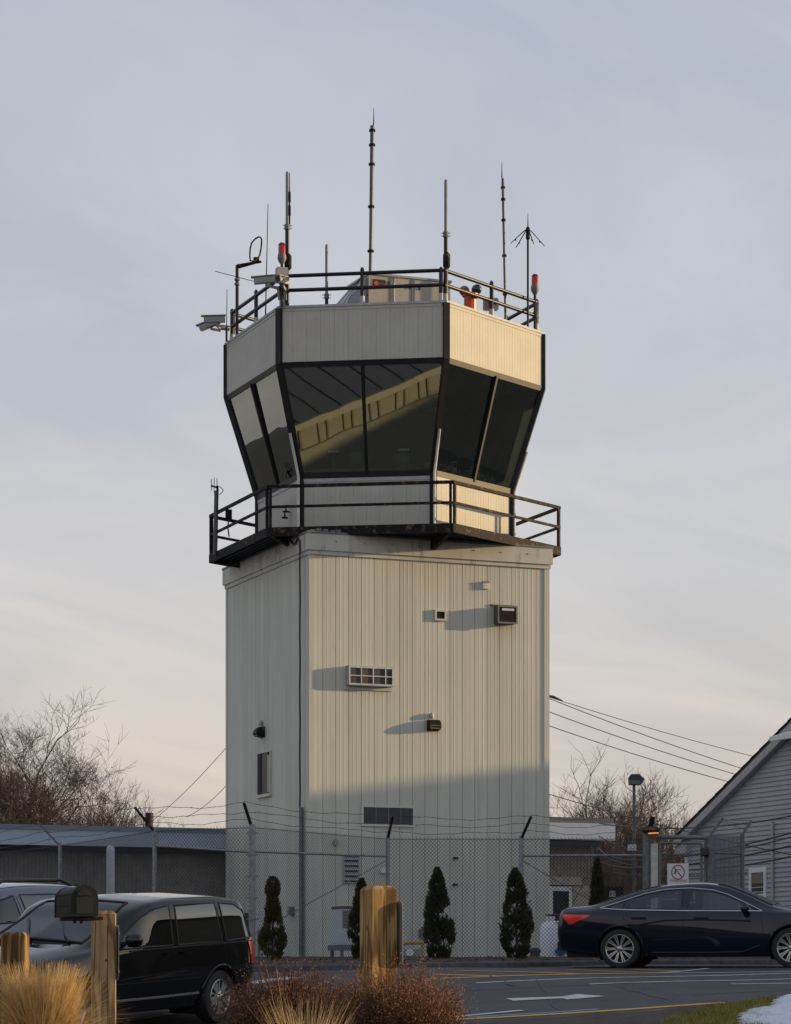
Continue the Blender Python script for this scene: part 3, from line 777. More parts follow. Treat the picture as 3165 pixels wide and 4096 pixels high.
# ---- catwalk round the cab
RC = 4.39
walk = MB(); 
for k in range(6):
    strip(walk, k, RC - 0.06, RC - 0.06, ZD - 0.05, ZD - 0.01, 1.15, 0.0)
walk = walk.build('catwalk_deck', STEEL, tower)
GRATE = mat('grating', (0.025, 0.026, 0.03), 0.6)
for k in range(6):
    d, nrm = face_frame(k)
    g = MB(); strip(g, k, RC, RC, ZD - 0.19, ZD + 0.02, 0.05); g.build('edge_beam', STEEL, walk)
    for i in range(7):
        rr_ = RC - 0.16 - i * 0.17
        g = MB(); g.bar(hexp(k, rr_, ZD - 0.09), hexp((k + 1) % 6, rr_, ZD - 0.09), 0.03, 0.08); g.build('joist', GRATE, walk)
    # knee bracket under each corner
    rad = (hexp(k, 1, 0) - hexp(k, 0, 0)); tng = Vector((-rad.y, rad.x, 0))
    c = hexp(k, 0, 0)
    prof = [(2.4, ZD - 0.06), (4.30, ZD - 0.06), (4.30, ZD - 0.17), (3.2, ZD - 0.42), (2.4, ZD - 0.42)]
    if k in (0, 1, 3, 4, 2, 5):
        g = MB(); g.prism([c + rad * r_ + Vector((0, 0, z)) - tng * 0.05 for r_, z in prof], tng * 0.10); g.build('bracket', STEEL, walk)
    # railing: posts beside the corners, two rails
    a, b = hexp(k, RC - 0.03, 0), hexp((k + 1) % 6, RC - 0.03, 0)
    top, mid = ZD + 0.975, ZD + 0.50
    g = MB(); g.bar(a + Vector((0, 0, top)), b + Vector((0, 0, top)), 0.055, 0.075); g.build('top_rail', STEEL, walk)
    g = MB(); g.bar(a + Vector((0, 0, mid)), b + Vector((0, 0, mid)), 0.045, 0.06); g.build('mid_rail', STEEL, walk)
    for p in (a + d * 0.06, b - d * 0.06):
        g = MB(); g.bar(p + Vector((0, 0, ZD - 0.17)), p + Vector((0, 0, top - 0.03)), 0.06, 0.06, up=nrm); g.build('railing_post', STEEL, walk)
# whitish flashing chips and lumps along the top of the near parapet corner
g = MB()
for i in range(10):
    x = -HS + 0.02 + i * 0.16; g.box((x, -HS - 0.02, 10.286), (x + rr.uniform(0.05, 0.13), -HS + 0.12, 10.30 + rr.uniform(0.03, 0.10)), TM)
g.build('flashing', GALVD, shaft)

# ---- roof railing of pipes
RR = 3.82
rail = MB(); rail = thing('roof_railing', 'black pipe railing with white sleeves round the cab roof', 'railing', T(0, 0, ZT + 0.05), TH)
def pipe_post(p, top, lab=None):
    g = MB(); g.tube([p + Vector((0, 0, 0.05)), p + Vector((0, 0, top - 0.04)), p + Vector((0, 0, top))], [0.048, 0.048, 0.02], 10)
    o = g.build('post', PIPE, rail, True)
    g = MB(); g.tube([p + Vector((0, 0, -0.1)), p + Vector((0, 0, 0.22))], 0.058, 10); g.build('sleeve', COPING, o, True)
for k in range(6):
    d, nrm = face_frame(k)
    a, b = hexp(k, RR, ZT + 0.03), hexp((k + 1) % 6, RR, ZT + 0.03)
    for z in (0.42, 0.76):
        g = MB(); g.tube([a + d * 0.02 + Vector((0, 0, z)), b - d * 0.02 + Vector((0, 0, z))], 0.045, 10); g.build('rail', PIPE, rail, True)
    pipe_post(a + d * 0.06, 0.86); pipe_post(b - d * 0.07, 0.84)
    pipe_post((a + b) / 2 - d * 0.02, 0.90)

# ------------------------------------------------------------------ things on the cab roof
ZR = ZT + 0.04
D = 1.875                                              # pixels measured on a 1688 wide view
def Wd(x, y, Y): return W(x * D, y * D, Y)
ANT = mat('antenna_grey', (0.10, 0.105, 0.11), 0.5, var=0.2, scale=10)
ANTL = mat('antenna_light', (0.20, 0.215, 0.22), 0.5, var=0.1, scale=10)
def to_roof(p, z=None): return Vector((p.x, p.y, ZR - 0.02 if z is None else z))

def omni(lab, x, y_top, y_clamp, Y, r_top=0.040, r_mast=0.050, box=True, side=None):
    top, cl = Wd(x, y_top, Y), Wd(x, y_clamp, Y); base = to_roof(top)
    o = thing('whip_antenna', lab, 'antenna', base)
    g = MB(); g.tube([base, cl], r_mast, 10); g.build('mast', PIPE, o, True)
    g = MB(); g.tube([cl - Vector((0, 0, 0.05)), top - Vector((0, 0, 0.04)), top], [r_top, r_top, r_top * 0.6], 10); g.build('rod', ANTL, o, True)
    g = MB(); g.tube([cl - Vector((0, 0, 0.06)), cl + Vector((0, 0, 0.06))], r_mast * 1.35, 10)
    for dz in (-0.04, 0.03): g.bar(cl + Vector((-0.11, 0, dz)), cl + Vector((0.11, 0, dz)), 0.014, 0.014)
    g.build('clamp', GALVD, o)
    if box:
        c = Wd(x + 1.5, box, Y); g = MB(); g.lathe([(0.03, -0.22), (0.085, -0.15), (0.085, 0.13), (0.03, 0.2)], 10, Matrix.Translation(c)); g.build('coupler', STEEL, o, True)
    if side:
        p = [Wd(x + side, y_top + 2, Y), Wd(x + side, y_clamp - 25, Y), Wd(x + side, y_clamp, Y)]
        g = MB(); g.tube(p, [0.008, 0.018, 0.018], 6)
        for t in (0.45, 0.7): q = p[0].lerp(p[2], t); g.tube([q - Vector((0, 0, 0.12)), q + Vector((0, 0, 0.12))], 0.03, 6)
        g.build('side_whip', STEEL, o, True)
    return o
def mast_whip(lab, x0, y0, x1, y1, xw, yw, Y, rings=(), r=0.045):
    base, top, tip = to_roof(Wd(x0, y0, Y)), Wd(x1, y1, Y), Wd(xw, yw, Y)
    o = thing('whip_antenna', lab, 'antenna', base)
    g = MB(); g.tube([base, base.lerp(top, 0.45), top], [r * 0.78, r * 0.85, r], 10); g.build('mast', ANT, o, True)
    g = MB(); g.tube([top - Vector((0, 0, 0.05)), top + Vector(((tip.x - top.x), 0, 0.05)), tip], [0.016, 0.014, 0.005], 6); g.build('whip', STEEL, o, True)
    for t in rings:
        q = base.lerp(top, t); g = MB(); g.tube([q - Vector((0, 0, 0.025)), q + Vector((0, 0, 0.025))], r * 1.55, 10); g.build('collar', STEEL, o, True)
    return o
omni('thick grey rod antenna beside the red beacon at the shaded cab corner', 613, 366, 484, 62.9, side=5, box=558)
omni('thick grey rod antenna with a black coupler over the sunlit cab corner', 951.5, 383, 500, 62.5, box=555)
omni('short grey rod antenna standing behind the middle of the front roof railing', 697, 521, 632, 64.2, 0.036, 0.042, box=None)
mast_whip('tallest whip antenna, rising from the middle of the cab roof', 789, 640, 794.5, 268, 797.5, 229, 63.9, (0.12, 0.35, 0.58, 0.80, 0.90, 0.975), 0.050)
mast_whip('tall slim whip antenna behind the sunlit roof railing', 1079, 685, 1073, 381, 1071, 346, 64.7, (0.22, 0.48, 0.72, 0.86, 0.94), 0.036)
# thin whips
for lab, x0, y0, x1, y1, Y, r_ in (('thin whip antenna behind the shaded side of the roof', 566, 690, 572, 435, 65.0, 0.014), ('very short thin whip beside the outer security cameras', 483.5, 690, 484.5, 616, 66.2, 0.012)):
    b, t = to_roof(Wd(x0, y0, Y)), Wd(x1, y1, Y); o = thing('thin_antenna', lab, 'antenna', b)
    g = MB(); g.tube([b, b.lerp(t, 0.3), t], [r_ * 1.4, r_, r_ * 0.6], 6); g.build('whip', STEEL, o, True)
    g = MB(); g.tube([b, b + Vector((0, 0, 0.35))], r_ * 2.4, 8); g.build('base', PIPE, o, True)
# dipole lying across the loop mast
a, b = Wd(459, 578.5, 66.0), Wd(557, 604, 66.0); m_ = a.lerp(b, 0.45); base = to_roof(Wd(512, 700, 66.0))
# loop antenna
o = thing('loop_antenna', 'loop antenna on an angled mast with a thin cross wire at the outer roof corner', 'antenna', base)
mb = to_roof(Wd(506, 700, 66.0)); mt = Wd(506, 566, 66.0)
g = MB(); g.tube([mb, mt], 0.042, 8); g.build('mast', PIPE, o, True)
g = MB(); g.tube([mt - Vector((0, 0, 0.03)), Wd(545, 560, 66.0), Wd(558, 558, 66.0)], [0.06, 0.035, 0.03], 8); g.build('arm', STEEL, o, True)
lp = [(534, 556), (533, 545), (534, 530), (537, 518), (544, 510), (552, 505), (557, 507), (558.5, 514), (557, 530), (554, 545), (549, 553), (543, 557)]
g = MB(); g.tube([Wd(x, y, 66.0 + 0.15 * sin(i)) for i, (x, y) in enumerate(lp)], 0.020, 8, closed=True); g.build('loop', STEEL, o, True)
g = MB(); g.box((-0.07, -0.05, -0.02), (0.07, 0.05, 0.09), Matrix.Translation(Wd(547, 557, 66.0))); g.build('hub', STEEL, o)
g = MB(); g.tube([a, m_, b], 0.009, 5); g.build('cross_wire', STEEL, o, True)
for y in (596, 606):
    g = MB(); g.tube([Wd(506, y - 2, 66.0), Wd(506, y + 2, 66.0)], 0.07, 8); g.build('clamp', GALVD, o, True)
# ground plane antenna
hub = Wd(1126.5, 492, 64.9); b = to_roof(hub)
o = thing('ground_plane_antenna', 'spider shaped antenna with four drooping rods on a thin mast', 'antenna', b)
g = MB(); g.tube([b, hub], 0.026, 8); g.build('mast', PIPE, o, True)
g = MB(); g.lathe([(0.03, -0.22), (0.05, -0.2), (0.05, 0.06), (0.02, 0.10)], 8, Matrix.Translation(hub)); g.build('hub', STEEL, o, True)
g = MB(); g.tube([hub + Vector((0, 0, 0.08)), Wd(1126.5, 455, 64.9)], [0.014, 0.006], 6); g.build('whip', STEEL, o, True)
for (x, y, dy) in ((1089, 524, -0.2), (1163, 520, 0.2), (1104, 511, 0.7), (1136, 534, -0.6)):
    e = Wd(x, y, 64.9); e = Vector((e.x, e.y + dy, e.z)); g = MB(); g.tube([hub + Vector((0, 0, 0.05)), hub + (e - hub) * 0.25 + Vector((0, 0, 0.06)), e], [0.014, 0.013, 0.010], 6)
    q = hub.lerp(e, 0.72); g.tube([q - Vector((0.02, 0, 0)), q + Vector((0.02, 0, 0))], 0.02, 6); g.build('radial', STEEL, o, True)

# red obstruction lights
def beacon(lab, x, y_top, Y, box):
    t = Wd(x, y_top, Y); b = to_roof(t)
    o = thing('obstruction_light', lab, 'beacon', b, group='red obstruction lights on the roof')
    g = MB(); g.lathe([(0.085, -0.25), (0.085, -0.10), (0.075, -0.04), (0.045, 0.0), (0.01, 0.012)], 14, Matrix.Translation(t)); g.build('lens', RED, o, True)
    g = MB(); g.lathe([(0.03, -0.50), (0.06, -0.46), (0.098, -0.39), (0.105, -0.34), (0.092, -0.255), (0.08, -0.25)], 14, Matrix.Translation(t)); g.build('housing', mat('beacon_grey', (0.15, 0.16, 0.155), 0.6), o, True)
    g = MB(); g.lathe([(0.089, -0.035), (0.05, 0.012), (0.02, 0.02)], 14, Matrix.Translation(t)); g.build('cap', mat('dark_red_cap', (0.05, 0.02, 0.02), 0.4), o, True)
    g = MB(); g.tube([b, t - Vector((0, 0, 0.5))], 0.034, 8); g.tube([t - Vector((0, 0, 1.06)), t - Vector((0, 0, 0.92))], 0.06, 8); g.build('stem', PIPE, o, True)
    if box:
        c = t - Vector((0.0, 0, 0.70)); g = MB(); g.box((-0.13, -0.1, -0.12), (0.12, 0.1, 0.12), Matrix.Translation(c) @ Matrix.Rotation(0.35, 4, 'Z')); g.build('junction_box', GREYPAINT, o)
beacon('red topped obstruction light above a small grey box beside the thick rod antenna', 601.5, 519, 62.75, True)
beacon('red topped obstruction light at the far end of the sunlit roof railing', 1141.5, 586, 65.3, False)

# security cameras
CAMM = mat('camera_housing', (0.30, 0.30, 0.275), 0.5, var=0.06)
def camera(lab, c, yaw, pitch, bracket, base):
    o = thing('security_camera', lab, 'camera', c, 0, 'security cameras on the roof railing')
    M = Matrix.Translation(c) @ Matrix.Rotation(yaw, 4, 'Z') @ Matrix.Rotation(pitch, 4, 'Y')
    g = MB(); L, w_, h_ = 0.26, 0.075, 0.075
    sec = [(-w_, -h_), (w_, -h_), (w_, h_ * 0.5), (w_ * 0.65, h_), (-w_ * 0.65, h_), (-w_, h_ * 0.5)]
    vs = [M @ Vector((-L, a, b)) for a, b in sec] + [M @ Vector((L, a, b)) for a, b in sec]
    g.add(vs, [tuple(range(5, -1, -1)), tuple(range(6, 12))] + [(i, (i + 1) % 6, 6 + (i + 1) % 6, 6 + i) for i in range(6)]); g.build('housing', CAMM, o)
    g = MB(); g.box((-L - 0.02, -w_ - 0.012, h_ + 0.004), (L + 0.07, w_ + 0.012, h_ + 0.02), M); g.build('sun_hood', CAMM, o)
    g = MB(); g.box((L, -0.05, -0.05), (L + 0.006, 0.05, 0.05), M); g.build('lens_window', EQ, o)
    g = MB(); m = M @ Vector((-0.02, 0, -h_ - 0.02)); g.bar(m + Vector((0, 0, 0.03)), m - Vector((0, 0, 0.04)), 0.06, 0.06); g.bar(m - Vector((0, 0, 0.03)), bracket, 0.05, 0.06); g.bar(bracket + Vector((0, 0, 0.05)), base, 0.06, 0.06); g.build('bracket', CAMM, o)
pc = Wd(600, 640, 62.85)
camera('security camera pointing sideways below the red beacon', Wd(566, 597, 62.7), pi, radians(5), Wd(594, 615, 62.75), Wd(597, 640, 62.8))
camera('security camera facing the viewer below the red beacon', Wd(602, 598, 62.45), -pi * 0.62, radians(8), Wd(608, 618, 62.7), Wd(609, 640, 62.8))
camera('upper of the two security cameras at the outer roof corner', Wd(458, 681, 66.0), pi + 0.1, radians(3), Wd(470, 700, 66.1), Wd(490, 698, 66.3))
camera('lower of the two security cameras at the outer roof corner, tilted down', Wd(447, 692, 66.5), pi - 0.25, radians(18), Wd(470, 705, 66.4), Wd(490, 703, 66.4))

# air handling unit
hv = thing('rooftop_unit', 'tan rooftop air conditioning unit with a sloping hood behind the front railing', 'air conditioner', T(0, 0, ZR), TH)
def hx(xd, Y):   # local x on a plane y=-1.6 seen at column xd
    q = (xd * D - CX) / K; c = T(0, -1.9, 0); return (q * c.y - c.x) / (U.x - q * U.y)
hx0, hx1 = hx(787, 0), hx(961, 0); hzt = (HY - 585 * D) / K * T(hx0, -1.9, 0).y
g = MB(); g.box((hx0, -1.9, ZR + 0.08), (hx1, -0.5, hzt), TM); g.build('casing', CREAMM, hv)
g = MB(); g.box((hx0 - 0.03, -1.93, hzt), (hx1 + 0.03, -0.47, hzt + 0.05), TM); g.build('lid', mat('unit_lid', (0.36, 0.36, 0.35), 0.4), hv)
for xd in (833, 840, 878, 884):
    x = hx(xd, 0); g = MB(); g.box((x - 0.008, -1.912, ZR + 0.1), (x + 0.008, -1.898, hzt - 0.02), TM); g.build('panel_seam', mat('unit_seam', (0.12, 0.12, 0.11), 0.6), hv)
for xd in (829, 875, 895):
    x = hx(xd, 0); g = MB(); g.box((x - 0.02, -1.93, hzt - 0.25), (x + 0.02, -1.90, hzt - 0.12), TM); g.build('latch', EQ, hv)
g = MB(); x = hx(841, 0); g.box((x - 0.012, -1.915, hzt - 0.65), (x + 0.012, -1.90, hzt - 0.15), TM); g.build('hinge_strip', WHITEP, hv)
g = MB(); g.prism([T(hx0 - 0.01, -1.8, hzt - 0.05), T(hx0 - 0.01, -0.6, hzt - 0.05), T(hx0 - 0.78, -0.6, ZR + 0.05), T(hx0 - 0.78, -1.8, ZR + 0.05), T(hx0 - 0.01, -1.8, ZR + 0.05)][:1] + [T(hx0 - 0.78, -1.8, ZR + 0.05), T(hx0 - 0.01, -1.8, ZR + 0.05)], V2 * 1.2); g.build('hood', mat('hood_grey', (0.27, 0.29, 0.32), 0.4, metal=0.3), hv)
g = MB(); g.box((hx0 - 0.95, -0.7, ZR + 0.05), (hx0 - 0.03, 0.4, hzt - 0.55), TM); g.build('duct', mat('hood_grey', (0, 0, 0)), hv)
x0, x1 = hx(796, 0), hx(822, 0); zt = hzt - 0.10
g = MB(); g.box((x0, -1.912, zt - 0.20), (x1, -1.901, zt), TM); pl = g.build('name_plate', EQ, hv)
LOGOR = mat('logo_red', (0.62, 0.06, 0.03), 0.5)
g = MB(); g.lathe([(0.055, 0), (0.055, 0.006)], 16, Matrix.Translation(T(lerp(x0, x1, 0.25), -1.913, zt - 0.10)) @ Matrix.Rotation(TH, 4, 'Z') @ Matrix.Rotation(pi / 2, 4, 'X')); g.build('logo', LOGOR, pl)
tm = text_mesh('TRANE', 0.075, 0.002); tm.materials.append(LOGOR)
inst('lettering', tm, None, pl, T(lerp(x0, x1, 0.68), -1.916, zt - 0.10), rot=Matrix.Rotation(TH, 3, 'Z') @ Matrix.Rotation(pi / 2, 3, 'X'))
g = MB(); g.box((hx(791, 0), -1.91, ZR + 0.1), (hx(808, 0), -1.901, ZR + 0.22), TM); g.build('white_label', WHITEP, hv)
g = MB(); g.box((hx(854, 0), -1.91, ZR + 0.1), (hx(864, 0), -1.901, ZR + 0.2), TM); g.build('brown_label', mat('brown_label', (0.16, 0.05, 0.03), 0.6), hv)
# guy wires beside the unit
gw = thing('guy_wires', 'thin wires slanting down to the roof beside the rooftop unit', 'wire', Wd(700, 648, 63.8))
for x, y in ((696, 650), (712, 652), (722, 655)):
    g = MB(); g.tube([Wd(772, 590, 63.6), to_roof(Wd(x, y, 63.8))], 0.007, 4); g.build('wire', CABLE, gw, True)

# rotating airport beacon: orange body, red and green lamps
p = to_roof(Wd(1004, 660, 63.6)); M = Matrix.Translation(p) @ Matrix.Rotation(radians(35), 4, 'Z')
o = thing('airport_beacon', 'orange airport beacon with one red and one green lamp dome', 'beacon', p)
bt = Wd(1004, 628, 63.6).z - p.z
g = MB(); g.lathe([(0.15, -0.1), (0.155, bt - 0.06), (0.20, bt - 0.05), (0.20, bt), (0.17, bt + 0.02)], 12, M); g.build('body', ORANGE, o)
for sx, mm, nm in ((-1, REDDOME, 'red_lamp'), (1, GREENL, 'green_lamp')):
    c = Wd(1004 + sx * 13, 619 - sx * 1.5, 63.6)
    g = MB(); g.sphere(c, 0.125, 16, 10); g.build(nm, mm, o, True)
    g = MB(); g.tube([Wd(1004, 629, 63.6), c], 0.05, 8); g.build('lamp_neck', ORANGE, o, True)
# flat panel loudspeaker on a white stub
c = Wd(1048, 648, 64.05); b = to_roof(c)
o = thing('panel_loudspeaker', 'rounded square grey panel speaker on the sunlit roof edge', 'speaker', b)
Mp = Matrix.Translation(c) @ Matrix.Rotation(radians(10), 4, 'Z')
g = MB(); n_ = 6; rc = 0.05; hw = 0.185; hh = 0.15; poly = []
for cx_, cz_, a0_ in ((hw - rc, hh - rc, 0), (-hw + rc, hh - rc, 90), (-hw + rc, -hh + rc, 180), (hw - rc, -hh + rc, 270)):
    for i in range(n_): a_ = radians(a0_ + 90 * i / (n_ - 1)); poly.append(Mp @ Vector((cx_ + rc * cos(a_), 0, cz_ + rc * sin(a_))))
g.prism(poly, Mp.to_3x3() @ Vector((0, 0.09, 0))); g.build('panel', mat('speaker_grey', (0.34, 0.36, 0.39), 0.5), o)
g = MB(); g.box((-0.055, -0.006, -0.14), (0.055, 0.0, 0.14), Mp); g.build('centre_strip', mat('speaker_dark', (0.16, 0.165, 0.17), 0.6), o)
g = MB(); g.sphere(c + Vector((0, -0.01, 0)), 0.03, 10, 6); g.build('knob', ALU, o, True)
g = MB(); g.tube([b - Vector((0, 0, 0.08)), c - Vector((0, -0.1, 0.1))], 0.05, 8); g.build('stub', COPING, o, True)
# small aerial with three rods on the catwalk corner
pp = Wd(462, 1040, 66.0); b = Wd(459, 1180, 66.0)
o = thing('mast_antenna', 'grey pipe mast with a small three rod aerial clamped to the catwalk railing', 'antenna', Vector((pp.x, pp.y, ZD - 0.1)))
top = Wd(462, 1047, 66.0)
g = MB(); g.tube([Vector((b.x, top.y, ZD - 0.08)), top], 0.055, 10); g.build('mast', mat('grey_pipe', (0.075, 0.08, 0.09), 0.5), o, True)
g = MB(); g.tube([Wd(450, 1036, 66.0), Wd(466, 1041, 66.0)], 0.022, 6); g.tube([Wd(464, 1058, 66.0), Wd(464, 1036, 66.0)], 0.03, 6); g.build('boom', STEEL, o, True)
for x, y0, y1 in ((451, 1047, 1022), (457, 1052, 1019), (463, 1040, 1020)):
    g = MB(); g.tube([Wd(x, y0, 66.0), Wd(x, y1, 66.0)], 0.009, 5); g.build('element', STEEL, o, True)
g = MB(); g.tube([Wd(468 + 8 * sin(pi * i / 8), 1038 + 17 * i / 8, 66.0) for i in range(9)], 0.010, 5); g.build('coax_loop', CABLE, o, True)
bx_ = Wd(488, 1096, 66.6)
o = thing('socket_box', 'small dark weatherproof box on the catwalk railing', 'electrical box', bx_)
g = MB(); g.box((-0.08, -0.06, -0.12), (0.08, 0.06, 0.1), Matrix.Translation(bx_)); g.build('casing', STEEL, o)
g = MB(); g.tube([bx_ - Vector((0, 0, 0.1)), Wd(486, 1125, 66.6), Wd(489, 1145, 66.6)], 0.018, 6); g.build('conduit', CABLE, o, True)

# ------------------------------------------------------------------ things on the tower walls
MF = Matrix.Translation(TC) @ Matrix.Rotation(TH, 4, 'Z')
RUST = mat('rusty_grey', (0.11, 0.105, 0.10), 0.7, spec=0.2, col2=(0.10, 0.05, 0.03), scale=12, ramp=(0.5, 0.7))
# long framed air conditioner
x0, x1 = s_of(1388) + 0.0, s_of(1569); pr = 0.19
y0_ = -HS - pr; xa, xb = x0 - 0.02, x1 - 0.04
zt, zb = zF(x0, 2667), zF(x0, 2741)
o = thing('wall_air_conditioner', 'long wall air conditioner behind a silver frame of eight openings', 'air conditioner', T((xa + xb) / 2, -HS, zb), TH)
g = MB(); g.box((xa, y0_ + 0.02, zb), (xb, -HS + 0.01, zt), TM); g.build('casing', mat('ac_core', (0.035, 0.03, 0.028), 0.7, col2=(0.10, 0.075, 0.055), scale=5, stretch=(1.2, 1.2, 0.3)), o)
g = MB()
for z_ in (zb, (zb + zt) / 2 - 0.012, zt - 0.035): g.box((xa, y0_, z_), (xb, y0_ + 0.024, z_ + (0.035 if z_ != (zb + zt) / 2 - 0.012 else 0.022)), TM)
for t, w_ in ((0, 0.035), (0.27, 0.022), (0.545, 0.026), (0.83, 0.022), (1, 0.035)):
    x = lerp(xa + 0.017, xb - 0.017, t); g.box((x - w_ / 2, y0_ - 0.003, zb + 0.002), (x + w_ / 2, y0_ + 0.021, zt - 0.002), TM)
g.build('grid_frame', ALU, o)
g = MB(); g.box((xa - 0.012, y0_ + 0.01, zb - 0.012), (xa, -HS, zt + 0.012), TM); g.box((xb, y0_ + 0.01, zb - 0.012), (xb + 0.012, -HS, zt + 0.012), TM)
g.box((xa - 0.012, y0_ + 0.01, zt), (xb + 0.012, -HS, zt + 0.014), TM); g.box((xa - 0.012, y0_ + 0.01, zb - 0.014), (xb + 0.012, -HS, zb), TM); g.build('sleeve', GREYPAINT, o)
g = MB(); g.box((xa - 0.06, -HS - 0.035, zb - 0.10), (xb + 0.04, -HS, zb - 0.03), TM); g.build('flashing', PANEL, o)
# small air conditioner
x0, x1 = s_of(1979), s_of(2058); pr = 0.25; zt, zb = zF(x0, 2427), zF(x0, 2496)
xs_ = (pr * sin(TH) * K / 64) and pr * sin(TH) / cos(TH)
o = thing('wall_air_conditioner', 'small weathered brown and silver wall air conditioner casting a long shadow', 'air conditioner', T((x0 + x1) / 2, -HS, zb), TH)
xa, xb = x0 - 0.02, x1 + 0.0 - 0.10 + 0.06
g = MB(); g.box((xa, -HS - pr + 0.02, zb), (xb, -HS + 0.01, zt), TM); g.build('casing', RUST, o)
g = MB(); g.box((xa + 0.03, -HS - pr + 0.005, zb + 0.03), (xb - 0.03, -HS - pr + 0.02, zt - 0.03), TM); g.build('grille', mat('ac_brown', (0.016, 0.014, 0.013), 0.8, col2=(0.035, 0.026, 0.02), scale=8, spec=0.1), o)
g = MB()
for a_, b_ in (((xa - 0.01, -HS - pr - 0.005, zb - 0.01), (xb + 0.01, -HS - pr + 0.021, zb + 0.03)), ((xa - 0.01, -HS - pr - 0.005, zt - 0.03), (xb + 0.01, -HS - pr + 0.021, zt + 0.01)), ((xa - 0.01, -HS - pr - 0.004, zb + 0.03), (xa + 0.03, -HS - pr + 0.021, zt - 0.03)), ((xb - 0.03, -HS - pr - 0.004, zb + 0.03), (xb + 0.01, -HS - pr + 0.021, zt - 0.03))): g.box(a_, b_, TM)
g.build('front_frame', GALVD, o)
g = MB(); g.box((xa + 0.10, -HS - pr - 0.004, zt - 0.115), (xa + 0.42, -HS - pr + 0.004, zt - 0.06), TM); g.build('name_plate', ALU, o)
g = MB(); g.box((xa - 0.10, -HS - 0.03, zt + 0.012), (xb + 0.02, -HS, zt + 0.05), TM); g.build('rusty_flashing', mat('rust_brown', (0.10, 0.06, 0.045), 0.8, var=0.3, scale=20), o)

def wall_light(lab, M, zc, x):
    """half-dome wall pack with a small photocell above; M has the wall at y = 0 and outside at -y"""
    c = M @ Vector((x, 0, zc)); o = thing('wall_light', lab, 'wall light', c, 0, 'dark wall lights on the tower')
    g = MB(); prof = [(0.0, 0.13), (0.10, 0.13), (0.17, 0.08), (0.22, 0.0), (0.22, -0.04), (0.19, -0.09), (0.0, -0.13)]
    vs = [M @ Vector((x - 0.145, -a, zc + b)) for a, b in prof] + [M @ Vector((x + 0.145, -a, zc + b)) for a, b in prof]; k = len(prof)
    g.add(vs, [tuple(range(k - 1, -1, -1)), tuple(range(k, 2 * k))] + [(i, (i + 1) % k, k + (i + 1) % k, k + i) for i in range(k)])
    g.build('housing', STEEL, o)
    g = MB(); g.add([M @ Vector(p) for p in ((x - 0.135, -0.226, zc - 0.006), (x + 0.135, -0.226, zc - 0.006), (x + 0.135, -0.197, zc - 0.088), (x - 0.135, -0.197, zc - 0.088), (x + 0.135, -0.21, zc - 0.006), (x - 0.135, -0.21, zc - 0.006))], [(0, 1, 2, 3), (0, 5, 4, 1)])
    g.build('lens', mat('amber_lens', (0.30, 0.23, 0.09), 0.25, coat=0.4), o)
    g = MB(); g.lathe([(0.05, -0.05), (0.06, 0.0), (0.045, 0.06), (0.02, 0.08)], 10, M @ Matrix.Translation((x - 0.04, -0.05, zc + 0.22))); g.build('photocell', GREYPAINT, o, True)
MS = TM @ Matrix.Translation((0, -HS, 0)); ML = Ml @ Matrix.Translation((0, -HS, 0))
xw = s_of(1738) - 0.05; wall_light('dark wall light with an amber lens on the sunlit wall above the wide vent', MS, zF(xw, 2903), xw)
yl = -l_of(1053); wall_light('dark wall light above the narrow window on the shaded wall', ML, zL(-yl, 2930), yl)
# small fittings low on the sunlit wall
for lab, nm, x, y, w_, h_, mm in (('small grey tube fitting high on the wall behind the fence', 'wall_fitting', 1341, 3372, 0.05, 0.11, GREYPAINT), ('small white floodlight on the wall beside the fence post', 'wall_spotlight', 1533, 3484, 0.08, 0.10, WHITEP),
        ('grey electrical box on the wall beside the second evergreen', 'electrical_box', 1692, 3735, 0.10, 0.20, GALVD), ('small dark hook on the wall below the vent', 'wall_hook', 1820, 3434, 0.05, 0.04, STEEL), ('small dark hook low on the wall', 'wall_hook', 1818, 3540, 0.05, 0.04, STEEL)):
    s = s_of(x); z = zF(s, y); o = thing(nm, lab, 'wall fitting', T(s, -HS, z), TH)
    g = MB(); g.box((s - w_, -HS - 0.10, z - h_ * 0.5), (s + w_, -HS - 0.01, z + h_ * 0.5), TM); g.build('casing', mm, o)
    g = MB(); g.box((s - w_ * 0.4, -HS - 0.05, z + h_ * 0.5), (s + w_ * 0.4, -HS - 0.01, z + h_ * 0.8), TM); g.build('cap', mm, o)
for lab, y in (('grey meter box low on the shaded wall', 3645),):
    s = -l_of(1172); z = zL(-s, y); o = thing('meter_box', lab, 'electrical box', ML @ Vector((s, 0, z)), 0)
    g = MB(); g.box((s - 0.12, -0.10, z - 0.1), (s + 0.12, -0.01, z + 0.1), ML); g.build('casing', GALVD, o)
    g = MB(); g.lathe([(0.07, 0), (0.07, 0.04), (0.03, 0.05)], 12, ML @ Matrix.Translation((s, -0.10, z)) @ Matrix.Rotation(pi / 2, 4, 'X')); g.build('dial', GREYPAINT, o)
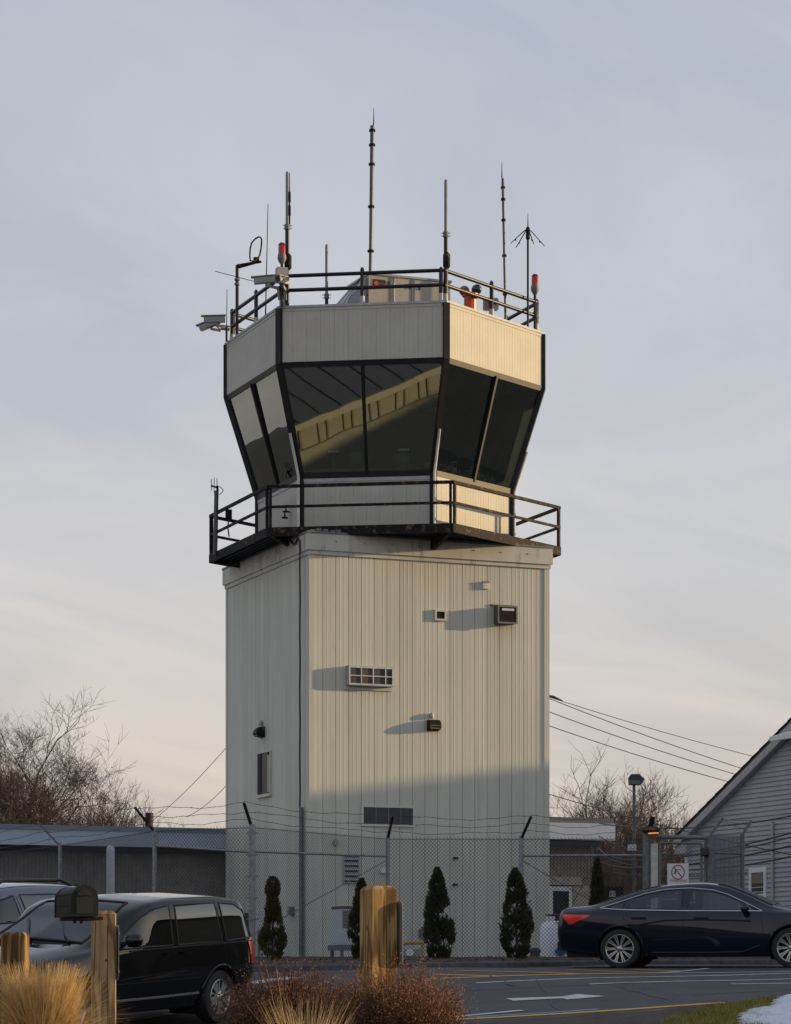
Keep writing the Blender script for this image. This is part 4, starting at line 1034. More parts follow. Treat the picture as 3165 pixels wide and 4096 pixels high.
# hooks and small lamps on the shaded side of the cab base
d, nrm = face_frame(4)
for i, (xd, yd) in enumerate(((588, 1090), (605, 1078))):
    p = Wd(xd, yd, 64.0); t = ((p - hexp(4, R0, 0)).dot(d)); q = hexp(4, R0, p.z) + d * max(0.5, min(2.9, t)); q.z = p.z
    o = thing('hose_hook', 'lower dark hose hook on the cab base' if i == 0 else 'upper dark hose hook on the cab base', 'hook', q)
    g = MB(); g.tube([q + nrm * 0.01, q + nrm * 0.14, q + nrm * 0.14 + Vector((0, 0, -0.12))], 0.02, 6); g.build('arm', STEEL, o, True)
    g = MB(); g.lathe([(0.08, -0.02), (0.08, 0.0), (0.02, 0.02)], 10, Matrix.Translation(q + nrm * 0.14 + Vector((0, 0, -0.14)))); g.build('foot', STEEL, o, True)

# ------------------------------------------------------------------ chain link fence with barbed wire
FPOST = [Vector((-11.6, 66.0, 0)), Vector((-7.2, 57.4, 0)), Vector((-4.65, 51.6, 0)), Vector((-2.70, 50.3, 0)), Vector((-0.16, 54.6, 0)), Vector((2.56, 54.6, 0)), Vector((5.10, 54.6, 0))]
FZ = 2.80
fence = thing('chain_link_fence', 'galvanized chain link fence topped with three strands of barbed wire', 'fence', (0.0, 54.6, gz(54.6)))
WIRE = mat('fence_wire', (0.045, 0.048, 0.055), 0.6, var=0.2)
def fabric(g, p, q, z0, z1, pitch=0.078, w=0.0040):
    """two crossing sets of straight slanting wires between p and q"""
    d = (q - p); L = d.length; d = d.normalized(); nrm = Vector((d.y, -d.x, 0)); H = z1 - z0
    for sg, off in ((1, 0.004), (-1, -0.004)):
        k = int((L + H) / pitch) + 1
        for i in range(k + 1):
            s0 = i * pitch - (H if sg > 0 else 0); a, b = s0, s0 + H * 1.0
            if sg < 0: a, b = i * pitch, i * pitch - H
            # a at z0, b at z1; clip to 0..L
            t0, t1 = 0.0, 1.0
            for lo in (0, L):
                pass
            def cl(t): return a + (b - a) * t
            if b > a:
                t0 = max(0, (0 - a) / (b - a)); t1 = min(1, (L - a) / (b - a))
            else:
                t0 = max(0, (L - a) / (b - a)); t1 = min(1, (0 - a) / (b - a))
            if t1 - t0 < 0.01: continue
            A = p + d * cl(t0) + nrm * off; B = p + d * cl(t1) + nrm * off
            A.z = lerp(z0, z1, t0); B.z = lerp(z0, z1, t1)
            sd = (B - A).normalized().cross(nrm).normalized() * w; nn = nrm * w
            g.add([A - sd, A + sd, A + nn, B - sd, B + sd, B + nn], [(0, 1, 4, 3), (1, 2, 5, 4), (2, 0, 3, 5)])
        # twisted tips along the top
    k = int(L / pitch)
    for i in range(k):
        c = p + d * (i + 0.5) * pitch; c.z = z1
        for sx in (-1, 1):
            e = c + d * 0.018 * sx + Vector((0, 0, 0.05)); sd = d * w
            g.add([c - sd, c + sd, e], [(0, 1, 2)])
ARMV = [(-0.30, -0.10), (-0.42, -0.12), (-0.36, -0.22), (-0.14, -0.18), (0.10, -0.22), (0.20, -0.22), (0.0, 0.0)]
tips = []
for i, p in enumerate(FPOST):
    zg = gz(p.y) - 0.1; zt = FZ; r_ = 0.062 if i == 3 else (0.075 if i == 6 else 0.040)
    if i == 6: continue
    g = MB(); g.tube([Vector((p.x, p.y, zg)), Vector((p.x, p.y, zt)), Vector((p.x, p.y, zt + 0.04))], [r_, r_, r_ * 0.8], 12); po = g.build('post', GALV, fence, True)
    ax, ay = ARMV[i]; tip = Vector((p.x + ax, p.y + ay, zt + 0.42)); tips.append(tip)
    g = MB(); g.bar(Vector((p.x, p.y, zt - 0.04)), tip, 0.05, 0.035); g.build('barb_arm', GALVD if i < 2 else STEEL, po)
    if i == 3:
        for t in (0.05, 0.2, 0.35, 0.5, 0.65, 0.8, 0.95):
            z = lerp(zg, zt, t); g = MB(); g.tube([Vector((p.x, p.y, z - 0.02)), Vector((p.x, p.y, z + 0.02))], r_ * 1.15, 12); g.bar(Vector((p.x - 0.12, p.y + 0.02, z)), Vector((p.x + 0.12, p.y - 0.0, z)), 0.03, 0.02); g.build('band', GALV, po, True)
tips.append(Vector((5.05, 54.4, FZ + 0.42)))
for i, (p, q) in enumerate(zip(FPOST, FPOST[1:])):
    z0a = min(gz(p.y), gz(q.y)) + 0.06
    g = MB(); fabric(g, Vector((p.x, p.y, 0)), Vector((q.x, q.y, 0)), z0a, FZ - 0.02); o = g.build('mesh_fabric', WIRE, fence); o['kind'] = 'stuff'
    za_, zb_ = {2: (2.49, 2.31), 3: (2.32, 2.42), 5: (2.43, 2.44)}.get(i, (0, 0))
    if i in (2, 3, 5):
        g = MB(); g.tube([Vector((p.x, p.y, za_)), Vector((q.x, q.y, zb_))], 0.024, 8); g.build('brace_rail', GALV, fence, True)
    g = MB(); g.tube([Vector((p.x, p.y, FZ - 0.03)), Vector((q.x, q.y, FZ - 0.03))], 0.006, 4); g.build('tension_wire', WIRE, fence, True)
# slanting truss rods
for (a, za), (b, zb) in (((FPOST[3], gz(50) + 0.55), (FPOST[4], FZ - 0.45)), ((FPOST[5], FZ - 0.45), (FPOST[6], gz(54) + 0.6))):
    g = MB(); g.tube([Vector((a.x, a.y, za)), Vector((b.x, b.y, zb))], 0.010, 6); g.build('truss_rod', GALVD, fence, True)
BARB = mat('barbed_wire', (0.045, 0.045, 0.05), 0.5, metal=0.4)
rb = random.Random(5)
for st in (0.30, 0.64, 1.0):
    g = MB(); line = []
    for i in range(len(tips)):
        b_ = Vector((FPOST[i].x, FPOST[i].y, FZ)); line.append(b_.lerp(tips[i], st))
    for p, q in zip(line, line[1:]):
        L = (q - p).length; k = max(4, int(L / 0.13)); pts = []
        ph = rb.uniform(0, 6)
        for j in range(k + 1):
            t = j / k; c = p.lerp(q, t); c.z += -0.05 * sin(pi * t) + 0.022 * sin(t * 9 + ph) + 0.008 * sin(t * 31 + ph); pts.append(c)
        g.tube(pts, 0.0045, 4)
        for c in pts[::1]:
            for _ in range(2):
                dv = Vector((rb.uniform(-1, 1), rb.uniform(-1, 1), rb.uniform(-1, 1))).normalized() * 0.026
                s_ = Vector((rb.uniform(-1, 1), 0, rb.uniform(-1, 1))).normalized() * 0.005
                g.add([c - dv, c + s_, c + dv, c - s_], [(0, 1, 2, 3)])
    g.build('barbed_strand', BARB, fence)

# ------------------------------------------------------------------ gate with its lamp, lock and signs
GY = 54.6
gx = lambda xF: (xF - CX) / K * GY
gzz = lambda yF: (HY - yF) / K * GY
gate = thing('pedestrian_gate', 'galvanized gate frame with barbed arms between the annex and the grey house', 'gate', (gx(2715), GY, gz(GY)))
def gpost(x, yt, r_, m=GALVD):
    g = MB(); g.tube([Vector((x, GY, gz(GY) - 0.05)), Vector((x, GY, gzz(yt)))], r_, 12); return g.build('gate_post', m, gate, True)
gpost(gx(2585), 3330, 0.075); gpost(gx(2842), 3345, 0.085)
g = MB(); g.box((gx(2592) + 0.06, GY - 0.04, gz(GY)), (gx(2632), GY + 0.06, gzz(3375))); g.build('white_board', mat('weathered_white', (0.50, 0.49, 0.46), 0.6, var=0.15, scale=5), gate)
g = MB(); g.tube([Vector((gx(2585), GY, gzz(3346))), Vector((gx(2842), GY, gzz(3352)))], 0.045, 10); g.build('top_bar', GALVD, gate, True)
lx0, lx1 = gx(2640), gx(2806)
g = MB()
for a, b in (((lx0, 3372), (lx1, 3374)), ((lx1, 3374), (lx1, 3800)), ((lx0, 3372), (lx0, 3800)), ((lx0, 3600), (lx1, 3600))):
    g.tube([Vector((a[0], GY - 0.02, gzz(a[1]))), Vector((b[0], GY - 0.02, gzz(b[1])))], 0.028, 8)
g.build('gate_leaf', GALVD, gate, True)
g = MB(); g.tube([Vector((gx(2822), GY, gzz(3352))), Vector((gx(2822), GY, gz(GY)))], 0.03, 8); g.build('stile', GALVD, gate, True)
g = MB(); g.lathe([(0.06, -0.09), (0.085, -0.06), (0.085, 0.06), (0.06, 0.09)], 10, Matrix.Translation((gx(2816), GY - 0.10, gzz(3409)))); g.build('lock_box', EQ, gate, True)
g = MB(); fabric(g, Vector((lx0, GY, 0)), Vector((lx1, GY, 0)), gz(GY) + 0.05, gzz(3375), 0.078, 0.0026); o = g.build('mesh_fabric', WIRE, gate); o['kind'] = 'stuff'
for x, yb, xt, yt, Yo in ((2842, 3340, 2893, 3272, 0), (2970, 3338, 3008, 3283, 0.6)):
    g = MB(); g.bar(W(x, yb, GY + Yo), W(xt, yt, GY + Yo), 0.05, 0.06); g.build('barb_arm', GALVD, gate)
g = MB(); g.bar(Vector((gx(2598), GY, gzz(3335))), Vector((gx(2612), GY - 0.05, gzz(3268))), 0.06, 0.08); g.build('barb_arm', STEEL, gate)
g = MB(); g.tube([W(2970, 3335, GY + 0.6), Vector((W(2970, 3335, GY + 0.6).x, GY + 0.6, gz(GY)))], 0.045, 10); g.build('gate_post', GALVD, gate, True)
g = MB(); g.tube([Vector((gx(2842), GY, gzz(3412))), W(2970, 3415, GY + 0.6)], 0.024, 8); g.build('brace_rail', GALVD, gate, True)
pA, pB = Vector((gx(2842), GY, 0)), Vector((W(2970, 3335, GY + 0.6).x, GY + 0.6, 0))
for k_ in range(2):
    g = MB(); fabric(g, pA + Vector((0, 0.05 * k_, 0)), pB + Vector((0.0, 0.4 * k_, 0)), gz(GY) + 0.05, gzz(3340), 0.05, 0.005); o = g.build('mesh_fabric', mat('fence_wire_light', (0.17, 0.175, 0.20), 0.5, metal=0.3), gate); o['kind'] = 'stuff'
for st in (0.35, 0.68, 1.0):
    g = MB(); g.tube([W(2842, 3340, GY).lerp(W(2893, 3272, GY), st), W(2906, 3300, GY + 0.3) + Vector((0, 0, 0.1 * st)), W(2970, 3338, GY + 0.6).lerp(W(3008, 3283, GY + 0.6), st)], 0.005, 4); g.build('barbed_strand', BARB, gate)
# lamp on the gate post, lit
lp_ = W(2605, 3318, GY - 0.1)
o = thing('gate_lamp', 'small dark lamp with a lit orange tube on the gate post', 'lamp', lp_)
g = MB(); g.lathe([(0.17, -0.06), (0.19, -0.02), (0.13, 0.04), (0.05, 0.07)], 14, Matrix.Translation(lp_)); g.build('hood', STEEL, o, True)
g = MB(); g.bar(lp_ + Vector((-0.15, 0.08, 0.0)), lp_ + Vector((0.0, 0.04, 0.02)), 0.06, 0.05); g.build('arm', STEEL, o)
g = MB(); g.tube([lp_ + Vector((-0.06, -0.05, -0.085)), lp_ + Vector((0.15, -0.05, -0.07))], 0.014, 8); g.build('tube', mat('lit_tube', (0.8, 0.3, 0.08), 0.4, emit=(1.0, 0.38, 0.10), emit_s=0.7), o, True)
# warning sign
SW = mat('sign_white', (0.62, 0.65, 0.68), 0.5, var=0.04); SR = mat('sign_red', (0.36, 0.018, 0.035), 0.5); SG = mat('sign_dark_green', (0.03, 0.07, 0.06), 0.6)
x0, x1, z1, z0 = gx(2669), gx(2754), gzz(3455), gzz(3575); ys_ = GY - 0.065
o = thing('warning_sign', 'white warning sign with a red crossed circle on the gate', 'sign', ((x0 + x1) / 2, ys_, z0))
g = MB(); g.box((x0, ys_, z0), (x1, ys_ + 0.004, z1)); g.build('plate', SW, o)
c = Vector(((x0 + x1) / 2 + 0.0, ys_ - 0.003, gzz(3490))); ro, ri = 0.138, 0.118
g = MB(); N = 36
vs = [c + Vector((ro * cos(2 * pi * i / N), 0, ro * sin(2 * pi * i / N) * 1.1)) for i in range(N)] + [c + Vector((ri * cos(2 * pi * i / N), 0, ri * sin(2 * pi * i / N) * 1.1)) for i in range(N)]
g.add(vs, [(i, (i + 1) % N, N + (i + 1) % N, N + i) for i in range(N)]); g.build('red_ring', SR, o)
g = MB(); g.bar(c + Vector((-0.080, -0.002, 0.098)), c + Vector((0.080, -0.002, -0.098)), 0.003, 0.020, up=(0.7, 0, 0.7)); g.build('red_bar', SR, o)
g = MB(); g.add([c + Vector(p) for p in ((-0.085, 0.001, -0.035), (-0.050, 0.001, -0.040), (-0.028, 0.001, 0.045), (0.068, 0.001, 0.052), (0.068, 0.001, 0.062), (-0.07, 0.001, 0.055), (-0.06, 0.001, 0.04))], [(0, 1, 2, 6), (2, 3, 4, 5, 6)]); g.build('pictogram', SG, o)
tm = text_mesh('WARNING', 0.075, 0.001); tm.materials.append(SR)
inst('lettering', tm, None, o, (c.x + 0.01, ys_ - 0.003, gzz(3524)), rot=Matrix.Rotation(pi / 2, 3, 'X'))

# ------------------------------------------------------------------ street lamp with its small sign
LY = 64.0
pb = W(2537, 3140, LY); o = thing('street_lamp', 'dark box headed lamp on a thin grey pole in front of bare trees', 'street lamp', (pb.x, LY, gz(LY)))
g = MB(); g.tube([Vector((pb.x, LY, gz(LY) - 0.05)), pb], 0.038, 10); g.build('pole', mat('lamp_pole', (0.10, 0.12, 0.13), 0.5, var=0.2), o, True)
Mh = Matrix.Translation(W(2541, 3140, LY))
sil = [(-0.14, 0.0), (0.13, 0.0), (0.22, 0.13), (0.08, 0.25), (-0.10, 0.25), (-0.16, 0.17)]
g = MB(); g.prism([Mh @ Vector((a, -0.16, b)) for a, b in sil], (0, 0.32, 0)); g.build('head', mat('lamp_head', (0.03, 0.038, 0.042), 0.5), o)
g = MB(); g.add([Mh @ Vector(p) for p in ((-0.125, -0.165, 0.015), (0.10, -0.165, 0.015), (0.12, -0.165, 0.10), (-0.13, -0.165, 0.10))], [(0, 1, 2, 3)]); g.build('lens', mat('lamp_lens', (0.10, 0.11, 0.11), 0.2), o)
s0 = W(2529, 3390, LY - 0.08); o = thing('notice_sign', 'small white notice with an arrow fixed to the lamp pole', 'sign', s0)
g = MB(); g.box((s0.x - 0.105, s0.y, s0.z - 0.075), (s0.x + 0.105, s0.y + 0.004, s0.z + 0.075)); g.build('plate', SW, o)
g = MB(); g.box((s0.x - 0.05, s0.y - 0.002, s0.z - 0.028), (s0.x + 0.085, s0.y, s0.z - 0.018)); g.box((s0.x - 0.04, s0.y - 0.002, s0.z - 0.052), (s0.x + 0.07, s0.y, s0.z - 0.044)); g.add([(s0.x - 0.012, s0.y - 0.002, s0.z + 0.03), (s0.x + 0.018, s0.y - 0.002, s0.z + 0.03), (s0.x + 0.003, s0.y - 0.002, s0.z + 0.055)], [(0, 1, 2)]); g.build('print', SG, o)
# dark number board
b0 = W(2462, 3600, 57.0); o = thing('number_board', 'dark board with the pale number 91 behind the navy sedan', 'sign', (b0.x, 57.0, gz(57)))
g = MB(); g.box((W(2418, 0, 57).x, 56.98, gz(57) + 0.5), (W(2494, 0, 57).x, 57.06, W(0, 3546, 57).z)); g.build('board', STEEL, o)
g = MB(); g.box((W(2437, 0, 57).x, 56.968, W(0, 3588, 57).z), (W(2462, 0, 57).x, 56.978, W(0, 3564, 57).z)); g.build('number_plate', mat('plate_cream', (0.5, 0.47, 0.38), 0.6), o)
tm = text_mesh('91', 0.15, 0.001); tm.materials.append(EQ)
inst('lettering', tm, None, o, (W(2449, 0, 57).x, 56.962, W(0, 3577, 57).z), rot=Matrix.Rotation(pi / 2, 3, 'X'))
for xx in (2424, 2488):
    g = MB(); g.box((W(xx, 0, 57).x - 0.03, 57.061, gz(57) - 0.05), (W(xx, 0, 57).x + 0.03, 57.12, W(0, 3560, 57).z)); g.build('post', STEEL, o)

# ------------------------------------------------------------------ low buildings joined to the tower
BLK = mat('ribbed_block', (0.30, 0.28, 0.26), 0.9, col2=(0.22, 0.205, 0.19), scale=3, bump=0.5, bscale=40)
BLUEF = mat('blue_grey_fascia', (0.36, 0.44, 0.55), 0.45, var=0.06, scale=1.5, stretch=(0.4, 0.4, 1))
def plane_pt(t, off, z): p = T(-HS, HS + off, z) + U * t; p.z = z; return p
def course_mesh(name, L, h, pitch=0.10):
    """one course of split ribbed block: upright ribs and a joint on top"""
    k = int(L / pitch); cs = []
    for i in range(k):
        x = i * pitch; cs += [(x, 0.0), (x + pitch * 0.45, 0.0), (x + pitch * 0.5, 0.022), (x + pitch * 0.95, 0.022)]
    g = MB(); m = len(cs)
    g.add([(x, y, 0) for x, y in cs] + [(x, y, h - 0.012) for x, y in cs], [(i, i + 1, m + i + 1, m + i) for i in range(m - 1)])
    g.add([(0, 0.03, h - 0.014), (k * pitch, 0.03, h - 0.014), (k * pitch, 0.03, h), (0, 0.03, h)], [(0, 1, 2, 3)])
    return g.mesh(name)
lowb = thing('low_building', 'long low building with a blue grey metal roof edge left of the tower', 'building', plane_pt(-6, 3, gz(66)), TH)
def bbox(name, t0, t1, o0, o1, z0, z1, m, parent):
    g = MB(); a, b = plane_pt(t0, o0, z0), plane_pt(t1, o0, z0); c, e = plane_pt(t1, o1, z0), plane_pt(t0, o1, z0)
    g.prism([a, b, c, e], (0, 0, z1 - z0)); return g.build(name, m, parent)
wl_ = bbox('wall', -14.0, 2.6, 0.95, 8, 0.1, 3.1, BLK, lowb)
cm = course_mesh('block_course', 16.5, 0.24)
for i in range(12): inst('block_course', cm, BLK, wl_, plane_pt(-14.0, 0.91, 0.2 + i * 0.24), TH)
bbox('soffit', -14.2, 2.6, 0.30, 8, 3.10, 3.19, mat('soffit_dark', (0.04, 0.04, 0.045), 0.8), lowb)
bbox('roof', -14.3, 2.6, 0.05, 8.2, 3.20, 3.60, BLUEF, lowb)
bbox('roof_edge', -14.3, 2.6, 0.02, 0.10, 3.58, 3.70, mat('edge_blue_dark', (0.17, 0.21, 0.27), 0.5), lowb)
for tt in (-13, -10.2, -7.4, -4.6, -1.8): bbox('fascia_joint', tt, tt + 0.012, 0.044, 0.06, 3.21, 3.57, mat('edge_blue_dark', (0, 0, 0)), lowb)
bbox('window_band', -2.4, -0.35, 0.87, 0.93, 0.9, 1.45, mat('dark_glass', (0.012, 0.014, 0.018), 0.08, spec=0.6), lowb)
bbox('window_lintel', -2.5, -0.3, 0.85, 0.94, 1.46, 1.70, mat('lintel_grey', (0.14, 0.14, 0.14), 0.8), lowb)
# annex right of the tower
anx = thing('brick_annex', 'grey ribbed block annex with a white door and overhanging metal roof right of the tower', 'building', plane_pt(9, 3, gz(70)), TH)
def tx(xF, off=0.0):
    q = (xF - CX) / K; c = plane_pt(0, off, 0); return (q * c.y - c.x) / (U.x - q * U.y)
te = tx(2400)
BLK2 = mat('annex_block', (0.33, 0.30, 0.26), 0.9, col2=(0.25, 0.225, 0.195), scale=3, bump=0.5, bscale=40)
wa = bbox('wall', 6.0, te, 0.35, 7, 0.1, 3.5, BLK2, anx)
cm2 = course_mesh('annex_course', te - 6.0, 0.24)
for i in range(10, 14): inst('block_course', cm2, BLK2, wa, plane_pt(6.0, 0.31, 0.2 + i * 0.24), TH)
t0_ = tx(2375); cm3 = course_mesh('annex_course_short', te - t0_, 0.24)
for i in range(0, 10): inst('block_course', cm3, BLK2, wa, plane_pt(t0_, 0.31, 0.2 + i * 0.24), TH)
zroof = lambda yF: (HY - yF) / K * plane_pt(9, 0, 0).y
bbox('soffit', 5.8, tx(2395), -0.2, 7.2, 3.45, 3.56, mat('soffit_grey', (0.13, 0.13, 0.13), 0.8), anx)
rb_ = bbox('roof', 5.7, tx(2462, -0.5), -0.50, 7.4, 3.58, 4.02, mat('white_fascia', (0.74, 0.76, 0.79), 0.6, var=0.03), anx)
bbox('roof_edge', 5.7, tx(2462, -0.5) - 0.02, -0.45, 7.3, 4.02, 4.17, mat('edge_grey', (0.22, 0.22, 0.22), 0.6), anx)
bbox('door_header', 6.0, tx(2345), 0.22, 0.34, 2.40, 2.62, mat('header_concrete', (0.40, 0.37, 0.33), 0.9, var=0.08), anx)
# doors below the header
xa_, xb_ = tx(2190), tx(2305)
dr = bbox('door', xa_ - 0.3, xb_, 0.24, 0.30, 0.35, 2.36, mat('door_white', (0.66, 0.68, 0.70), 0.5), anx)
for a_, b_ in ((2198, 2212), (2228, 2292)):
    bbox('pane', tx(a_), tx(b_), 0.235, 0.26, 0.45, 2.24, mat('dark_glass', (0, 0, 0)), dr)
bbox('side_pier', tx(2310), tx(2375), 0.28, 0.345, 0.2, 2.39, mat('header_concrete', (0, 0, 0)), anx)
# chimney-like brown pole behind the low building
p = W(597, 3255, 74.0); o = thing('brown_stub_pole', 'short dark brown pole top standing behind the low building', 'pole', (p.x, 74.0, gz(74)))
g = MB(); g.tube([Vector((p.x, 74, gz(74))), p], 0.11, 10); g.build('shaft', mat('creosote', (0.035, 0.018, 0.016), 0.8, var=0.3), o, True)
g = MB(); g.tube([p - Vector((0, 0, 0.01)), p + Vector((0, 0, 0.02))], 0.115, 10); g.build('cap', STEEL, o, True)
# white pipe with rounded top inside the fence
p = W(442, 3385, 59.0); o = thing('white_pipe_post', 'thick pale pipe with a rounded top behind the fence', 'bollard', (p.x, 59.0, gz(59)))
g = MB(); g.tube([Vector((p.x, 59, gz(59) - 0.1)), p - Vector((0, 0, 0.08))], 0.092, 14); g.build('pipe', mat('pale_pipe', (0.58, 0.60, 0.64), 0.5, var=0.08), o, True)
g = MB(); g.lathe([(0.092, -0.085), (0.086, -0.04), (0.06, 0.0), (0.01, 0.02)], 14, Matrix.Translation(p)); g.build('cap', mat('pale_pipe', (0, 0, 0)), o, True)

# ------------------------------------------------------------------ grey house
HP = Vector((6.96, 64.0, 0)); HD = -V2; HN = -U            # along the gable wall, outwards
house = thing('grey_house', 'grey clapboard house with a sloping gable roof at the right edge', 'house', HP + HD * 5 + U * 4 + Vector((0, 0, gz(60))), TH)
def HPt(s, n, z): return HP + HD * s + HN * n + Vector((0, 0, z))
GW, ZE, SL = 11.0, 3.26, 0.43
def roof_z(s): return ZE + SL * min(s, GW - s)
SIDE = mat('clapboard_grey', (0.35, 0.365, 0.41), 0.6, var=0.06, scale=2)
TRIM = mat('trim_grey', (0.36, 0.37, 0.40), 0.55, var=0.05)
g = MB(); P = [HPt(0, -0.03, 0.1), HPt(GW, -0.03, 0.1), HPt(GW, -0.03, ZE), HPt(GW / 2, -0.03, roof_z(GW / 2)), HPt(0, -0.03, ZE)]
g.prism(P, U * 9); hw_ = g.build('wall', SIDE, house)
ex = 0.108; nb = int((roof_z(GW / 2) - 0.25) / ex)
for i in range(nb):
    z = 0.25 + i * ex; zt = z + ex
    s0 = 0.10 if zt < ZE else (zt - ZE) / SL + 0.05; s1 = GW - s0
    if s1 - s0 < 0.3: break
    g = MB(); vs = []
    for s in (s0, s1): vs += [HPt(s, 0.034, z), HPt(s, 0.034, z + 0.010), HPt(s, 0.002, zt + 0.01), HPt(s, -0.02, z)]
    g.add(vs, [(0, 1, 5, 4), (1, 2, 6, 5), (0, 4, 7, 3), (3, 2, 1, 0), (4, 5, 6, 7)]); g.build('clapboard', SIDE, hw_)
g = MB(); g.bar(HPt(0.05, 0.012, 0.2), HPt(0.05, 0.012, ZE + 0.02), 0.06, 0.12, up=HD); g.build('corner_board', WHITEP, hw_)
# roof: two slabs, rake boards, shingle courses
ov, oe = 0.18, 0.30
SH = mat('shingles_dark', (0.055, 0.052, 0.05), 0.95, var=0.3, scale=12, bump=0.8, bscale=30)
rf = MB()
A = [HPt(-oe, ov, ZE - SL * oe + 0.10), HPt(GW / 2, ov, roof_z(GW / 2) + 0.10), HPt(GW / 2, -9.3, roof_z(GW / 2) + 0.10), HPt(-oe, -9.3, ZE - SL * oe + 0.10)]
B = [HPt(GW + oe, ov, ZE - SL * oe + 0.10), HPt(GW / 2, ov, roof_z(GW / 2) + 0.10), HPt(GW / 2, -9.3, roof_z(GW / 2) + 0.10), HPt(GW + oe, -9.3, ZE - SL * oe + 0.10)]
rf.prism(A, (0, 0, 0.06)); rf.prism(B, (0, 0, 0.06)); rf = rf.build('roof', SH, house)
for side in (0, 1):
    for i in range(14):
        a, b = i / 14, (i + 1.12) / 14
        def pt(t, n, dz): s = lerp(-oe, GW / 2, min(t, 1.0)); s2 = s if side == 0 else GW - s; return HPt(s2, n, ZE + SL * s + 0.16 + dz)
        g = MB(); g.add([pt(a, ov + 0.03, 0.022), pt(b, ov + 0.03, 0.004), pt(b, -9.3, 0.004), pt(a, -9.3, 0.022), pt(a, ov + 0.03, 0.0), pt(a, -9.3, 0.0), pt(b, ov + 0.03, 0.0)], [(0, 1, 2, 3), (0, 3, 5, 4), (0, 4, 6, 1)]); g.build('shingle', SH, rf)
for s_a, s_b in ((-oe, GW / 2), (GW + oe, GW / 2)):
    g = MB(); a, b = HPt(s_a, ov, ZE - SL * oe - 0.015), HPt(s_b, ov, roof_z(GW / 2) - 0.015); g.bar(a, b, 0.04, 0.17); g.build('rake_board', TRIM, rf)
    g = MB(); a, b = HPt(s_a, ov - 0.10, ZE - SL * oe - 0.06), HPt(s_b, ov - 0.10, roof_z(GW / 2) - 0.06); g.bar(a, b, 0.16, 0.03); g.build('soffit', TRIM, rf)
g = MB(); g.box((0, 0, 0), (0.01, 0.01, 0.01)); 
g = MB(); g.bar(HPt(-oe + 0.02, ov, ZE - SL * oe - 0.06), HPt(-oe + 0.02, -9.2, ZE - SL * oe - 0.06), 0.10, 0.12); g.build('gutter', WHITEP, rf)
# little return at the eave
g = MB(); g.prism([HPt(-oe, ov - 0.02, ZE - 0.36), HPt(0.25, ov - 0.02, ZE - 0.36), HPt(0.25, ov - 0.02, ZE - 0.10), HPt(-oe, ov - 0.02, ZE - 0.20)], U * 0.3); g.build('eave_return', mat('eave_pale', (0.36, 0.40, 0.42), 0.5), rf)
# window and downspout on the gable, and the end of a porch roof above
hs = lambda xF: ((xF - CX) / K * HP.y - HP.x) / (HD.x - (xF - CX) / K * HD.y)
s0, s1 = hs(3012), hs(3062); zc = lambda s, yF: (HY - yF) / K * (HP + HD * s).y
z1_, z0_ = zc(s0, 3492), zc(s0, 3670)
g = MB(); g.prism([HPt(s0, 0.03, z0_), HPt(s1, 0.03, z0_), HPt(s1, 0.03, z1_), HPt(s0, 0.03, z1_)], U * 0.04); hwin = g.build('window', mat('house_glass', (0.02, 0.016, 0.014), 0.1, col2=(0.05, 0.035, 0.03), scale=2), house)
g = MB()
for a_, b_, c_, d_ in ((s0 - 0.10, s0, z0_ - 0.1, z1_ + 0.12), (s1, s1 + 0.10, z0_ - 0.1, z1_ + 0.12)): g.prism([HPt(a_, 0.05, c_), HPt(b_, 0.05, c_), HPt(b_, 0.05, d_), HPt(a_, 0.05, d_)], U * 0.06)
g.prism([HPt(s0, 0.05, z1_), HPt(s1, 0.05, z1_), HPt(s1, 0.05, z1_ + 0.11), HPt(s0, 0.05, z1_ + 0.11)], U * 0.06)
g.build('frame', WHITEP, hwin)
g = MB(); zm = (z0_ + z1_) / 2 - 0.03; g.prism([HPt(s0, 0.045, zm), HPt(s1, 0.045, zm), HPt(s1, 0.045, zm + 0.05), HPt(s0, 0.045, zm + 0.05)], U * 0.03); g.build('meeting_rail', WHITEP, hwin)
g = MB(); g.prism([HPt(s0 + 0.03, 0.034, zm + 0.3), HPt(s1 - 0.03, 0.034, zm + 0.3), HPt(s1 - 0.03, 0.034, z1_), HPt(s0 + 0.03, 0.034, z1_)], U * 0.003); g.build('blind', mat('blind', (0.20, 0.18, 0.16), 0.8), hwin)
sd = hs(3101); g = MB(); g.tube([HPt(sd, 0.07, zc(sd, 3288)), HPt(sd, 0.07, 0.3)], 0.032, 8); g.build('downspout', mat('pale_grey', (0.40, 0.41, 0.42), 0.5), house, True)
sa = hs(3092) + 0.85; za = zc(sa, 2950)
g = MB()
for i in range(5): g.prism([HPt(sa - 0.05 + 0.02 * i, 0.55 - i * 0.11, za - 0.10 + i * 0.035), HPt(sa + 3.5, 0.55 - i * 0.11, za - 0.10 + i * 0.035), HPt(sa + 3.5, 0.55 - i * 0.11, za + 0.0 + i * 0.035), HPt(sa - 0.05 + 0.02 * i, 0.55 - i * 0.11, za + 0.0 + i * 0.035)], U * 0.105)
g.build('porch_roof', WHITEP, house)
